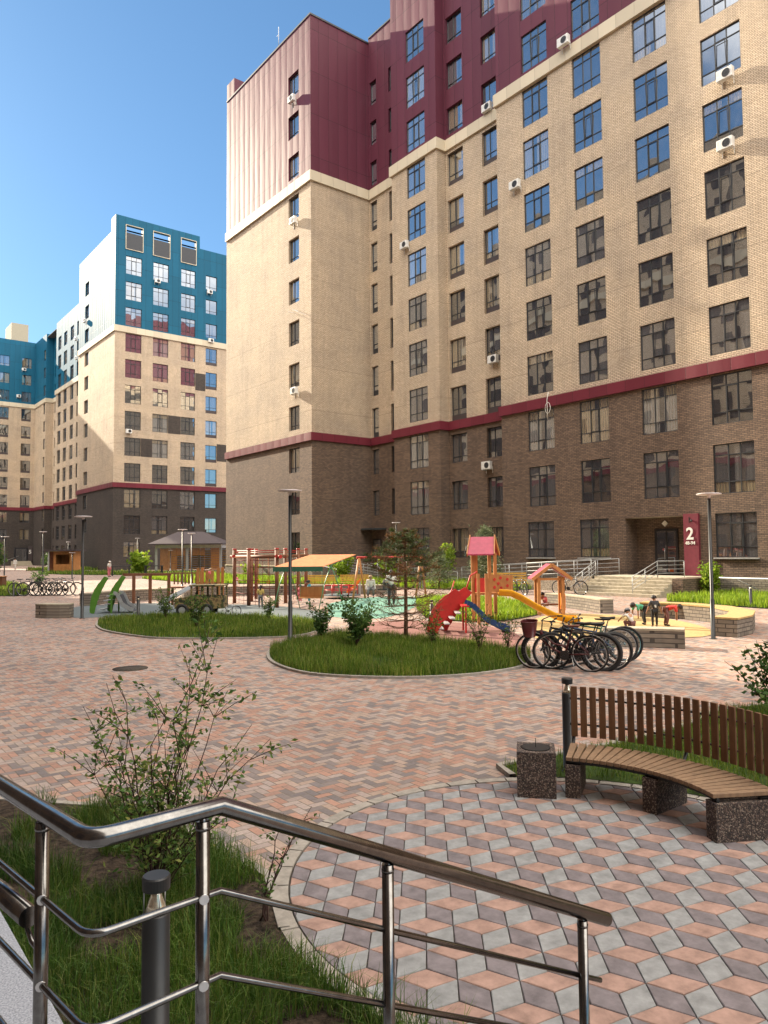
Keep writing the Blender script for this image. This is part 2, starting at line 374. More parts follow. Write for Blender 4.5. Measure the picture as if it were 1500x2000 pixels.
def smooth_poly(pts, n=6):
    out = []; k = len(pts)
    for i in range(k):
        p0, p1, p2, p3 = (Vector((*pts[(i+d) % k], 0)) for d in (-1, 0, 1, 2))
        for t in range(n):
            t /= n
            q = 0.5*((2*p1)+(-p0+p2)*t+(2*p0-5*p1+4*p2-p3)*t*t+(-p0+3*p1-3*p2+p3)*t**3); out.append((q.x, q.y))
    return out
def sheet(name, poly, z, m):
    mb = MB(); n = len(poly); ar = sum(poly[i][0]*poly[(i+1) % n][1]-poly[(i+1) % n][0]*poly[i][1] for i in range(n))
    if ar < 0: poly = poly[::-1]
    mb.add([(x, y, z) for x, y in poly], [tuple(range(n))]); return struct(mb.build(name, m))
def kerb_ring(name, poly, w, z0, z1, m='kerb', closed=True):
    """a kerb of width w laid outside/along a polyline"""
    mb = MB(); n = len(poly)
    ar = sum(poly[i][0]*poly[(i+1) % n][1]-poly[(i+1) % n][0]*poly[i][1] for i in range(n)); sg = 1 if ar > 0 else -1
    P = [Vector(p) for p in poly]; inn = []; out = []
    for i in range(n):
        a = P[i-1] if (closed or i > 0) else P[i]; b = P[(i+1) % n] if (closed or i < n-1) else P[i]
        t = (b-a).normalized(); nr = Vector((t.y, -t.x))*sg
        inn.append(P[i]); out.append(P[i]+nr*w)
    vs = [(p.x, p.y, z) for z in (z0, z1) for L in (inn, out) for p in L]
    fs = []
    for i in range(n if closed else n-1):
        j = (i+1) % n
        fs += [(2*n+i, 3*n+i, 3*n+j, 2*n+j), (i, 2*n+i, 2*n+j, j), (n+i, n+j, 3*n+j, 3*n+i)]
    mb.add(vs, fs); return struct(mb.build(name, m))
def inpoly(x, y, P):
    c = False; j = len(P)-1
    for i in range(len(P)):
        xi, yi = P[i]; xj, yj = P[j]
        if (yi > y) != (yj > y) and x < (xj-xi)*(y-yi)/(yj-yi)+xi: c = not c
        j = i
    return c

# ground sheet and plaza
struct(MB().add([(-600, -600, -0.05), (800, -600, -0.05), (800, 900, -0.05), (-600, 900, -0.05)], [(0, 1, 2, 3)]).build('ground', 'asphalt'))
struct(MB().add([(-2.9, -60, 0), (70, -60, 0), (70, 190, 0), (-2.9, 190, 0)], [(0, 1, 2, 3)]).build('plaza_paving', 'herring'))

# circular plaza of rhombic pavers
CC = Vector((4.42, 3.40)); CR = 2.07
def rhomb_paving():
    mats = [M_plain('salmon_rhomb_paver', (0.365, 0.235, 0.19), 0.75, 0, 0.22, 9, 0.3, 0.004), M_plain('grey_rhomb_paver', (0.275, 0.28, 0.28), 0.7, 0, 0.2, 9, 0.35, 0.004), M_plain('violet_rhomb_paver', (0.195, 0.17, 0.178), 0.75, 0, 0.22, 9, 0.3, 0.004)]
    mb = MB(); o = Vector((3.863, 2.448)); L = 0.3285
    dirs = [Vector((math.cos(R(a)), math.sin(R(a)))) for a in (-41.0, -161.0, -101.0)]
    a1, a2 = dirs[0]*L, dirs[2]*L
    clip_r = CR-0.012
    def clip(poly):
        # clip against the circle approximated by its tangent half planes
        for k in range(72):
            n = Vector((math.cos(k*math.pi/36), math.sin(k*math.pi/36))); d = CC.dot(n)+clip_r
            out = []
            for i in range(len(poly)):
                p, q = poly[i], poly[(i+1) % len(poly)]; dp, dq = p.dot(n)-d, q.dot(n)-d
                if dp <= 0: out.append(p)
                if (dp < 0 < dq) or (dq < 0 < dp): out.append(p+(q-p)*(dp/(dp-dq)))
            poly = out
            if len(poly) < 3: return None
        return poly
    def shrink(poly, g):
        n = len(poly); c = sum(poly, Vector((0, 0)))/n
        if min((p-c).length for p in poly) < 2.2*g: return None
        return [p+(c-p).normalized()*g*1.5 for p in poly]
    rr = random.Random(3)
    for i in range(-20, 21):
        for j in range(-20, 21):
            nd = o+a1*i+a2*j
            if (nd-CC).length > CR+0.6: continue
            for mi, (d, sgn) in enumerate(((0, 1), (1, 1), (2, 1))):
                v = dirs[d]*L; pv = Vector((-v.y, v.x)).normalized()*L/(2*math.sqrt(3))
                poly = [nd, nd+v/2-pv, nd+v, nd+v/2+pv]
                poly = clip(poly)
                if not poly: continue
                p2 = shrink(poly, 0.0028)
                if not p2: continue
                p3 = shrink(p2, 0.0035)
                if not p3: continue
                dz = rr.uniform(-0.0012, 0.0012); n = len(p2)
                if sum(p2[q].x*p2[(q+1) % n].y-p2[(q+1) % n].x*p2[q].y for q in range(n)) < 0: p2 = p2[::-1]; p3 = p3[::-1]
                vs = [(p.x, p.y, 0.006) for p in p2]+[(p.x, p.y, 0.016+dz) for p in p2]+[(p.x, p.y, 0.020+dz) for p in p3]
                fs = [tuple(range(2*n, 3*n))]+[(q, (q+1) % n, n+(q+1) % n, n+q) for q in range(n)]+[(n+q, n+(q+1) % n, 2*n+(q+1) % n, 2*n+q) for q in range(n)]
                mb.add(vs, fs, mi)
    struct(mb.build('circle_paving', mats))
    circ = [(CC.x+CR*math.cos(a*math.pi/48), CC.y+CR*math.sin(a*math.pi/48)) for a in range(96)]
    sheet('circle_bedding', circ, 0.008, 'joint')
    mb = MB(); k = 44
    for i in range(k):
        a0, a1_ = 2*math.pi*i/k+0.004, 2*math.pi*(i+1)/k-0.004
        P = [(CC.x+r*math.cos(a), CC.y+r*math.sin(a)) for a, r in ((a0, CR), (a0, CR+0.105), ((a0+a1_)/2, CR+0.105), (a1_, CR+0.105), (a1_, CR), ((a0+a1_)/2, CR))]
        mb.prism(P, -0.03, 0.024)
    struct(mb.build('circle_kerb', 'kerb'))
rhomb_paving()

BED = [(0.72, 1.2), (0.72, 8.3), (1.30, 8.1), (1.51, 7.75), (1.89, 7.3), (2.26, 6.87), (2.51, 6.21), (2.57, 5.34), (2.62, 4.75), (2.33, 4.05), (2.24, 3.5), (2.3, 2.9), (2.4, 2.2), (2.4, 1.2)]
LAWN1 = smooth_poly([(7.6, 24.8), (7.2, 23.0), (7.2, 21.6), (7.5, 19.9), (8.0, 19.1), (9.0, 18.2), (10.3, 17.5), (11.4, 17.9), (12.6, 19.2), (13.2, 20.8), (13.1, 22.4), (12.5, 24.0), (10.9, 26.1), (9.4, 27.0), (8.3, 26.3)], 4)
LAWN2 = smooth_poly([(8.5, 15.1), (7.9, 14.0), (7.6, 12.9), (7.6, 11.9), (8.05, 11.05), (8.75, 10.35), (9.6, 9.95), (10.5, 9.85), (11.3, 10.0), (12.1, 10.5), (12.7, 11.2), (12.9, 12.1), (12.7, 13.2), (12.5, 14.6), (12.2, 16.0), (11.3, 16.9), (10.2, 16.7), (9.3, 16.1)], 4)
BEDR = [(5.72, 5.19), (5.85, 5.5), (6.6, 5.4), (7.8, 5.22), (9.0, 5.22), (10.3, 5.4), (11.2, 5.2), (11.2, 1.5), (6.2, 1.5), (6.48, 2.9), (6.60, 3.54), (6.42, 4.25), (6.15, 4.73)]
GR = [(29.4, 17.9), (28.9, 15.4), (28.6, 13.3), (28.0, 5.0), (36.0, 5.0), (36.0, 19.0), (33.0, 19.2)]
GA = [(31.2, 28.5), (36.6, 28.5), (36.6, 45.0), (30.9, 45.0), (30.9, 66.0), (24.0, 66.0), (23.0, 52.0), (28.5, 44.0), (29.5, 33.0)]
GP = smooth_poly([(17.8, 20.6), (16.6, 18.6), (17.4, 16.8), (19.4, 17.0), (21.3, 18.0), (24.2, 21.5), (24.6, 25.5), (22.5, 26.0), (19.8, 23.2)], 4)
GK = smooth_poly([(22.4, 96.0), (22.8, 86.0), (27.0, 78.0), (35.0, 70.0), (37.0, 78.0), (31.0, 92.0), (26.0, 98.5)], 4)
GF = smooth_poly([(24.5, 112.0), (27.0, 108.0), (35.0, 104.0), (36.0, 112.0), (31.0, 118.0)], 4)
GL = smooth_poly([(7.6, 47.8), (8.9, 45.0), (10.0, 45.3), (10.8, 49.0), (12.6, 58.0), (12.8, 72.0), (10.5, 75.0), (8.0, 60.0)], 4)
sheet('bed_soil', BED, 0.02, 'soil')
for nm, P, m in (('lawn_soil', LAWN1, 'lawn_base'), ('lawn_soil', LAWN2, 'lawn_base'), ('lawn_soil', BEDR, 'lawn_base'), ('lawn_soil', GR, 'lawn_base'), ('lawn_soil', GA, 'lawn_base'), ('lawn_soil', GP, 'lawn_base'), ('lawn_soil', GK, 'lawn_base'), ('lawn_soil', GF, 'lawn_base'), ('lawn_soil', GL, 'lawn_base')):
    sheet(nm, P, 0.03 if P not in (GR, GA, GK, GF) else 0.035, m)
kerb_ring('kerb', LAWN1, 0.07, -0.02, 0.045); kerb_ring('kerb', LAWN2, 0.07, -0.02, 0.045)
kerb_ring('kerb', BED[2:10], 0.07, -0.02, 0.03, closed=False)
kerb_ring('kerb', BEDR[:6], 0.07, -0.02, 0.05, closed=False)
# playground surfaces
sheet('rubber_surface', smooth_poly([(7.8, 27.9), (9.6, 27.4), (11.1, 26.3), (12.8, 24.2), (13.5, 22.4), (13.6, 20.6), (15.0, 22.5), (15.9, 25.5), (15.8, 28.5), (14.4, 31.0), (12.6, 33.6), (9.8, 34.0), (8.3, 31.0)], 4), 0.006, 'rubber_grey')
sheet('rubber_surface', smooth_poly([(15.4, 20.2), (17.8, 21.6), (21.6, 25.0), (24.2, 28.0), (22.2, 29.6), (18.5, 27.5), (16.2, 24.2), (14.8, 22.0)], 4), 0.010, 'rubber_green')
sheet('rubber_surface', smooth_poly([(13.1, 12.0), (15.2, 13.6), (16.4, 16.0), (16.2, 18.2), (15.0, 19.3), (13.0, 18.3), (12.9, 15.0)], 4), 0.010, 'rubber_red')
sheet('rubber_surface', smooth_poly([(15.0, 12.8), (16.6, 11.8), (18.4, 10.2), (20.6, 11.3), (22.4, 14.0), (21.6, 17.0), (19.5, 16.6), (17.4, 15.2)], 4), 0.014, 'rubber_sand')
struct(MB().lathe([(0.0, 0.0), (0.34, 0.0), (0.34, 0.012), (0.0, 0.012)], 24, 0, (5.22, 14.91, 0)).build('manhole_cover', MT['joint']))

# ------------------------------------------------------------------ building helpers
TOP_B = [4.0, 7.5, 11.0, 14.57, 18.1, 21.63, 25.16, 28.67, 32.2, 35.75, 39.3, 43.0]        # heads of the broad windows
TOP_S = [3.86, 7.31, 10.74, 14.22, 17.75, 21.28, 24.78, 28.3, 31.85, 35.38, 38.9, 42.4]     # heads of the narrow ones
DEPTH = 0.14
def wall(axis, const, out, u0, u1, z0, z1, holes, mb, mi=0, depth=DEPTH):
    """one facade sheet in the plane axis=const with openings and their reveals; out=+-1 outward side"""
    us = sorted({u0, u1, *[h[0] for h in holes if u0 < h[0] < u1], *[h[1] for h in holes if u0 < h[1] < u1]})
    zs = sorted({z0, z1, *[h[2] for h in holes if z0 < h[2] < z1], *[h[3] for h in holes if z0 < h[3] < z1]})
    P = (lambda u, z, d=0.0: (const-out*d, u, z)) if axis == 'X' else (lambda u, z, d=0.0: (u, const-out*d, z))
    for i in range(len(us)-1):
        for j in range(len(zs)-1):
            cu, cz = (us[i]+us[i+1])/2, (zs[j]+zs[j+1])/2
            if any(h[0] < cu < h[1] and h[2] < cz < h[3] for h in holes): continue
            mb.add([P(us[i], zs[j]), P(us[i+1], zs[j]), P(us[i+1], zs[j+1]), P(us[i], zs[j+1])], [(0, 1, 2, 3)], mi)
    for h in holes:
        a0, a1, b0, b1 = max(h[0], u0), min(h[1], u1), max(h[2], z0), min(h[3], z1)
        if a1-a0 < 0.01 or b1-b0 < 0.01: continue
        d = h[4] if len(h) > 4 else depth
        q = []
        if h[2] >= z0-1e-6: q.append((a0, b0, a1, b0))
        if h[3] <= z1+1e-6: q.append((a0, b1, a1, b1))
        q += [(a0, b0, a0, b1), (a1, b0, a1, b1)]
        for (ua, za, ub, zb) in q: mb.add([P(ua, za), P(ub, zb), P(ub, zb, d), P(ua, za, d)], [(0, 1, 2, 3)], mi)
WCACHE = {}
def window_meshes(w, h, kind):
    key = (round(w, 2), round(h, 2), kind)
    if key in WCACHE: return WCACHE[key]
    fr = MB(); t = 0.045; y0, y1 = -0.035, 0.035     # local: x along facade, z up, -y outward
    fr.box(-w/2, w/2, y0, y1, 0, t); fr.box(-w/2, w/2, y0, y1, h-t, h)
    fr.box(-w/2, -w/2+t, y0+0.002, y1, t, h-t); fr.box(w/2-t, w/2, y0+0.002, y1, t, h-t)
    if kind == 'big': vx = [-0.14*w, 0.15*w]; hz = [0.24*h, 0.78*h]
    elif kind == 'small': vx = [-0.12*w]; hz = [0.21*h]
    elif kind == 'slim': vx = []; hz = [0.21*h]
    for x in vx: fr.box(x-0.022, x+0.022, y0+0.004, y1, t, h-t)
    for z in hz: fr.box(-w/2+t, w/2-t, y0+0.008, y1, z-0.022, z+0.022)
    me = fr.mesh('window', ['frame'])
    panes = []
    xs = [-w/2+t]+vx+[w/2-t]; zs = [t]+hz+[h-t]
    for variant in range(7):
        pm = MB(); rr = random.Random(variant*77+len(WCACHE))
        gm = [0, 2, 4, 0, 3, 2, 1][variant]
        for i in range(len(xs)-1):
            for j in range(len(zs)-1):
                a = rr.uniform(-0.006, 0.006); b = rr.uniform(-0.006, 0.006)
                mi = 0
                if variant in (4, 6) and j == len(zs)-2: mi = 1
                if variant == 5 and j == 0: mi = 1
                pm.add([(xs[i], 0.01+a, zs[j]), (xs[i+1], 0.01-a, zs[j]), (xs[i+1], 0.01-a+b, zs[j+1]), (xs[i], 0.01+a+b, zs[j+1])], [(0, 1, 2, 3)], mi)
        panes.append(pm.mesh('pane', [GLASS[gm], GLASS[4]]))
    sash = None
    if kind == 'big':
        sb = MB(); sb.box(-0.135*w, 0.145*w, -0.06, -0.036, 0.25*h, 0.25*h+0.035); sb.box(-0.135*w, 0.145*w, -0.06, -0.036, 0.77*h-0.035, 0.77*h)
        sb.box(-0.135*w, -0.135*w+0.035, -0.06, -0.036, 0.25*h+0.035, 0.77*h-0.035); sb.box(0.145*w-0.035, 0.145*w, -0.06, -0.036, 0.25*h+0.035, 0.77*h-0.035)
        sash = sb.mesh('sash', ['frame'])
    WCACHE[key] = (me, panes, sash); return WCACHE[key]
wr = random.Random(11)
def put_window(b, axis, const, out, u, z, w, h, kind, depth=DEPTH, variant=None, sash=None):
    me, panes, sm = window_meshes(w, h, kind)
    o = bpy.data.objects.new('window', me); COL.objects.link(o); o.parent = b
    # local -y looks outward
    if axis == 'X': loc = (const-out*(depth-0.04), u, z); rz = -math.pi/2 if out < 0 else math.pi/2
    else: loc = (u, const-out*(depth-0.04), z); rz = 0 if out < 0 else math.pi
    o.location = Vector(loc)-b.location; o.rotation_euler = (0, 0, rz)
    v = variant if variant is not None else wr.choice([0, 0, 0, 1, 1, 2, 3, 4, 5, 6])
    p = bpy.data.objects.new('pane', panes[v]); COL.objects.link(p); p.parent = o
    if sm is not None and (sash if sash is not None else wr.random() < 0.75):
        s = bpy.data.objects.new('sash', sm); COL.objects.link(s); s.parent = o
        q_ = wr.random()
        if q_ < 0.0: a_ = R(-28); hx = -0.135*w; s.rotation_euler = (0, 0, a_); s.location = (hx-hx*math.cos(a_)-0.05*math.sin(a_), -hx*math.sin(a_)-0.05+0.05*math.cos(a_), 0)
        elif q_ < 0.34: s.rotation_euler = (R(4), 0, 0); s.location = (0, h*0.25*math.sin(R(4)), 0)
    return o
def horiz(mb, pts, z0, z1, t, mi=0):
    """a projecting band along plan points (open polyline, outward on the right-hand side of travel)"""
    P = [Vector(p) for p in pts]; n = len(P); out = []
    for i in range(n):
        ns = []
        if i > 0: d = (P[i]-P[i-1]).normalized(); ns.append(Vector((d.y, -d.x)))
        if i < n-1: d = (P[i+1]-P[i]).normalized(); ns.append(Vector((d.y, -d.x)))
        if len(ns) == 2: out.append(P[i]+(ns[0]+ns[1])*t/(1+ns[0].dot(ns[1])))
        else: out.append(P[i]+ns[0]*t)
    for i in range(n-1):
        a, b, c, d = P[i], P[i+1], out[i+1], out[i]
        mb.add([(a.x, a.y, z0), (b.x, b.y, z0), (c.x, c.y, z0), (d.x, d.y, z0), (a.x, a.y, z1), (b.x, b.y, z1), (c.x, c.y, z1), (d.x, d.y, z1)],
               [(0, 3, 2, 1), (4, 5, 6, 7), (2, 3, 7, 6), (0, 1, 5, 4), (3, 0, 4, 7), (1, 2, 6, 5)], mi)
ZB0, ZB1, ZC0, ZC1 = 11.09, 11.72, 32.12, 32.95

def tiers(segs, z_top, base, holes_of, skip_cl=False):
    """segs: list of (axis,const,out,u0,u1,ztop). returns the three wall bodies"""
    lo, mi_, hi = MB(), MB(), MB()
    for k, (ax, c, out, u0, u1, zt) in enumerate(segs):
        H_ = holes_of.get(k, [])
        wall(ax, c, out, u0, u1, base, ZB0+0.3, [h for h in H_ if h[2] < ZB0], lo)
        wall(ax, c, out, u0, u1, ZB0+0.3, ZC0+0.4, [h for h in H_ if ZC0+0.3 > h[3] and h[2] > ZB0 or (h[2] > ZB0 and h[2] < ZC0)], mi_)
        wall(ax, c, out, u0, u1, ZC0+0.4, zt, [h for h in H_ if h[2] > ZC0+0.4], hi)
    return lo, mi_, hi

# ------------------------------------------------------------------ burgundy apartment building
def bldg(name, label, loc): return thing(name, label, 'apartment building', loc)
BM = bldg('apartment_building', 'tall beige and brown brick apartment building with burgundy top storeys and entrance number 2', (31.5, 49.4, 0))
wins = []     # (axis,const,out,u,z,w,h,kind,depth)
holes = {k: [] for k in range(8)}
SEG = [('X', 31.5, -1, 49.4, 64.45, 46.0), ('Y', 49.4, -1, 31.5, 37.4, 46.0), ('X', 37.4, -1, 45.1, 49.4, 46.4), ('X', 36.4, -1, 39.8, 45.1, 52.0),
       ('Y', 39.8, -1, 36.4, 37.3, 52.0), ('X', 37.3, -1, 33.5, 39.8, 52.0), ('X', 36.16, -1, -24.0, 33.5, 52.0)]
def reg(seg, u, ztop, w, h, kind, depth=DEPTH, sp=False):
    ax, c, out = SEG[seg][:3]
    wins.append((ax, c, out, u, ztop-h, w, h, kind, depth))
    z0 = ztop-h
    if sp: z0 -= 0.42; spand.append((ax, c, out, u, z0, w, 0.42, depth))
    holes[seg].append((u-w/2, u+w/2, z0, ztop, depth))
spand = []
for ci, (u, w) in enumerate(((30.2, 2.08), (26.25, 2.02), (22.07, 2.08), (18.12, 2.08))):
    for k, zt in enumerate(TOP_B):
        if k > (9, 9, 8, 8)[ci] + 1: continue
        if k == 0:
            if ci == 2: continue
            reg(6, u+(0.18 if ci < 2 else 0), zt+0.03, w, 2.2, 'big'); continue
        if k == 8: zt = ZC0-0.03
        reg(6, u, zt, w, 2.5, 'big')
for k, zt in enumerate(TOP_B):
    if k == 8: zt = ZC0-0.03
    reg(3, 42.15, zt, 2.14, 2.5 if k else 2.2, 'big')
for k, zt in enumerate(TOP_S):
    s_ = 2 < k < 9
    if not (k == 0): reg(2, 48.8, zt, 0.9, 2.07, 'slim', 0.24, s_)
    reg(2, 46.1, zt, 1.2, 2.07, 'small', 0.24, s_) if k else None
    reg(5, 38.75, zt, 1.68, 2.07, 'small', 0.26, s_)
    reg(5, 35.18, zt, 1.6, 2.07, 'small', 0.26, s_)
    reg(0, 52.05, zt, 1.66, 2.0, 'small', 0.26)
# entrance recess in the long facade
holes[6].append((20.85, 24.35, 0.9, 4.0, 0.001))
lo, md, hi = tiers(SEG, 0, 0.0, holes)
# the block's hidden sides, so that it casts a whole shadow
for ax, c, out, u0, u1, zt in (('Y', 64.45, 1, 31.5, 60, 46.0), ('Y', -24.0, -1, 36.16, 60, 52.0), ('X', 60, 1, -24, 64.45, 46.0)):
    wall(ax, c, out, u0, u1, 0, 11.39, [], lo); wall(ax, c, out, u0, u1, 11.39, ZC0+0.4, [], md); wall(ax, c, out, u0, u1, ZC0+0.4, zt, [], hi)
wall('X', 45.0, 1, -24, 45.1, 46.0, 52.0, [], hi); wall('Y', 45.1, 1, 36.4, 45.0, 46.4, 52.0, [], hi)
lo.build('lower_wall', 'brick_brown', BM, True); md.build('upper_wall', 'brick_beige', BM, True); hi.build('cladding', 'clad_purple', BM, True)
rf = MB(); rf.box(31.6, 60, 49.5, 64.35, 45.2, 45.3); rf.box(37.5, 60, 45.11, 49.5, 45.2, 45.3); rf.box(36.5, 45, -23.9, 45.0, 51.2, 51.3); rf.box(45.0, 60, -23.9, 45.11, 45.2, 45.3); rf.build('roof', 'roofing', BM, True)
pl_ = [(31.5, 64.45), (31.5, 49.4), (37.4, 49.4), (37.4, 45.1), (36.4, 45.1), (36.4, 39.8), (37.3, 39.8), (37.3, 33.5), (36.16, 33.5), (36.16, -24.0)]
def hz(pts, z0, z1, t, mat, nm, parent, flip=False):
    b = MB(); horiz(b, pts if not flip else pts[::-1], z0, z1, t); return b.build(nm, mat, parent, True)
# travelling from (31.5,64.45) to (31.5,49.4) is -Y: right-hand side is -X, i.e. outward
hz(pl_, ZC0, ZC1, 0.16, 'cornice', 'cornice', BM)
hz(pl_, ZB0, ZB1, 0.16, 'band', 'band', BM)
cap = MB(); horiz(cap, [(31.5, 64.45), (31.5, 49.4), (37.4, 49.4)], 45.98, 46.12, 0.06); cap.box(31.5, 31.9, 49.4, 64.45, 45.98, 46.118); cap.box(31.9, 37.4, 49.4, 49.8, 45.98, 46.118)
cap.box(37.34, 37.8, 45.1, 49.36, 46.38, 46.5); cap.build('parapet', 'parapet', BM, True)
MB().box(31.5, 32.6, 62.9, 64.44, 46.122, 47.7).build('parapet_pier', 'clad_purple', BM, True)
pln = MB(); horiz(pln, pl_[:9], 0.0, 1.08, 0.07); pln.build('plinth', 'brick_rough', BM, True)
pln = MB(); horiz(pln, [(36.16, 33.5), (36.16, 24.6)], 0.0, 0.86, 0.05); horiz(pln, [(36.16, 19.6), (36.16, -24.0)], 0.0, 0.8, 0.05); pln.build('plinth', 'brick_rough', BM, True)
cp = MB(); horiz(cp, [(31.5, 64.45), (31.5, 49.4)], 1.08, 1.16, 0.11); cp.build('plinth_cap', 'cornice', BM, True)
# recess
rc = MB(); X0, X1 = 36.161, 37.32
for q in (((X0, 24.35, 0.88), (X1, 24.35, 0.88), (X1, 24.35, 4.0), (X0, 24.35, 4.0)), ((X0, 20.85, 0.88), (X1, 20.85, 0.88), (X1, 20.85, 4.0), (X0, 20.85, 4.0)), ((X1, 20.85, 0.88), (X1, 24.35, 0.88), (X1, 24.35, 4.0), (X1, 20.85, 4.0))): rc.add(q, [(0, 1, 2, 3)])
rc.build('porch_wall', 'brick_brown', BM, True)
MB().add([(X0, 20.85, 4.0), (X1, 20.85, 4.0), (X1, 24.35, 4.0), (X0, 24.35, 4.0)], [(0, 1, 2, 3)]).build('porch_ceiling', 'concrete', BM, True)
d = MB(); d.box(37.24, 37.318, 21.85, 21.97, 0.91, 3.38); d.box(37.24, 37.318, 23.12, 23.24, 0.91, 3.38); d.box(37.24, 37.318, 21.97, 23.12, 3.24, 3.38); d.box(37.24, 37.318, 21.97, 23.12, 0.91, 1.02)
d.box(37.245, 37.318, 22.48, 22.56, 1.02, 3.24)
do = d.build('door', 'door_dark', BM, True)
MB().add([(37.27, 21.97, 1.02), (37.27, 22.48, 1.02), (37.27, 22.48, 3.24), (37.27, 21.97, 3.24), (37.27, 22.56, 1.02), (37.27, 23.12, 1.02), (37.27, 23.12, 3.24), (37.27, 22.56, 3.24)], [(0, 1, 2, 3), (4, 5, 6, 7)]).build('glass', GLASS[0], do)
hd = MB(); hd.tube([(37.2, 22.62, 1.7), (37.2, 22.62, 2.3)], 0.018, 6); hd.build('handle', 'steel_dull', do)
lm = MB(); lm.add([(37.30, 22.6, 3.5), (37.30, 22.78, 3.67), (37.30, 22.6, 3.84), (37.30, 22.42, 3.67), (37.24, 22.6, 3.5), (37.24, 22.78, 3.67), (37.24, 22.6, 3.84), (37.24, 22.42, 3.67)], [(4, 5, 6, 7), (0, 1, 5, 4), (1, 2, 6, 5), (2, 3, 7, 6), (3, 0, 4, 7)]); lm.build('porch_light', 'white', BM, True)
# second, small entrance in the corner
MB().box(36.2, 37.39, 47.45, 49.38, 4.02, 4.16).build('porch_canopy', 'parapet', BM, True)
d = MB(); d.box(37.34, 37.395, 48.1, 49.2, 1.1, 3.3); d2 = d.build('door', 'door_dark', BM, True)
MB().add([(37.335, 48.2, 1.3), (37.335, 49.1, 1.3), (37.335, 49.1, 3.2), (37.335, 48.2, 3.2)], [(0, 1, 2, 3)]).build('glass', GLASS[0], d2)
# ground-floor sills
for u in (30.38, 26.43, 18.12):
    MB().box(36.02, 36.158, u-1.12, u+1.12, 1.74 if u > 20 else 1.76, 1.81 if u > 20 else 1.82).build('sill', 'galv', BM, True)
sb = MB()
def put_spandrels(b, lst):
    for k, (ax, c, out, u, z, w, h, dep) in enumerate(lst):
        m_ = MB()
        if ax == 'X': m_.box(c-out*(dep-0.09), c-out*dep*0.98, u-w/2+0.001, u+w/2-0.001, z+0.001, z+h)
        else: m_.box(u-w/2+0.001, u+w/2-0.001, min(c-out*(dep-0.09), c-out*dep*0.98), max(c-out*(dep-0.09), c-out*dep*0.98), z+0.001, z+h)
        m_.build('spandrel', 'spandrel', b, True)
put_spandrels(BM, [s for s in spand if s[3] != 48.8])
rest = MB(); restp = MB()
for wdef in wins:
    ax, c, out, u, z, w, h, kind, dep = wdef
    if u == 48.8:      # the narrowest, farthest column: one part
        xx = c-out*(dep-0.04)
        rest.box(xx-0.03, xx+0.03, u-w/2, u-w/2+0.06, z, z+h); rest.box(xx-0.03, xx+0.03, u+w/2-0.06, u+w/2, z, z+h)
        rest.box(xx-0.03, xx+0.03, u-w/2+0.06, u+w/2-0.06, z, z+0.06); rest.box(xx-0.03, xx+0.03, u-w/2+0.06, u+w/2-0.06, z+h-0.06, z+h); rest.box(xx-0.03, xx+0.03, u-w/2+0.06, u+w/2-0.06, z+0.42, z+0.48)
        if z > 11.8: rest.box(xx-0.03, xx+0.06, u-w/2+0.001, u+w/2-0.001, z-0.419, z-0.002) if z < 31 else None
        restp.add([(xx+0.02, u-w/2, z), (xx+0.02, u+w/2, z), (xx+0.02, u+w/2, z+h), (xx+0.02, u-w/2, z+h)], [(0, 1, 2, 3)])
        continue
    v = None
    if kind == 'big' and z < 9: v = wr.choice([2, 4, 5, 1, 3, 4])
    put_window(BM, ax, c, out, u, z, w, h, kind, dep, v)
ro = rest.build('window', 'frame', BM, True); ro['kind'] = 'stuff'
restp.build('pane', GLASS[2], ro)

# wall sign with the entrance number
def text_mesh(body, size, depth):
    cu = bpy.data.curves.new('text', 'FONT'); cu.body = body; cu.size = size; cu.extrude = depth; cu.align_x = 'CENTER'; cu.offset = size*0.022
    o = bpy.data.objects.new('text', cu); COL.objects.link(o); dg = bpy.context.evaluated_depsgraph_get(); dg.update()
    me = bpy.data.meshes.new_from_object(o.evaluated_get(dg)); bpy.data.objects.remove(o); return me
def put_text(name, body, size, loc, rot, mat, parent, depth=0.01, sx=1.0):
    me = text_mesh(body, size, depth); me.materials.clear(); me.materials.append(MT[mat])
    o = bpy.data.objects.new(name, me); COL.objects.link(o); o.parent = parent
    o.location = Vector(loc)-parent.location; o.rotation_euler = rot; o.scale = (sx, 1, 1); return o
sg = thing('entrance_sign', 'tall burgundy entrance panel reading 2 and 48-94 beside the brick porch', 'sign', (36.1, 20.37, 0.88))
MB().box(35.98, 36.15, 19.97, 20.78, 0.89, 4.08).build('panel', 'red_sign', sg, True)
put_text('number', '2', 0.86, (35.965, 20.42, 2.76), (R(90), 0, R(-90)), 'white', sg, 0.012, 0.95)
put_text('lettering', '48-94', 0.235, (35.965, 20.42, 2.49), (R(90), 0, R(-90)), 'white', sg, 0.012, 1.0)
MB().box(35.97, 36.0, 20.42, 20.47, 3.62, 3.9).tube([(35.96, 20.3, 3.75), (35.9, 20.3, 3.68)], 0.05, 8).build('camera', 'lamp_black', sg, True)

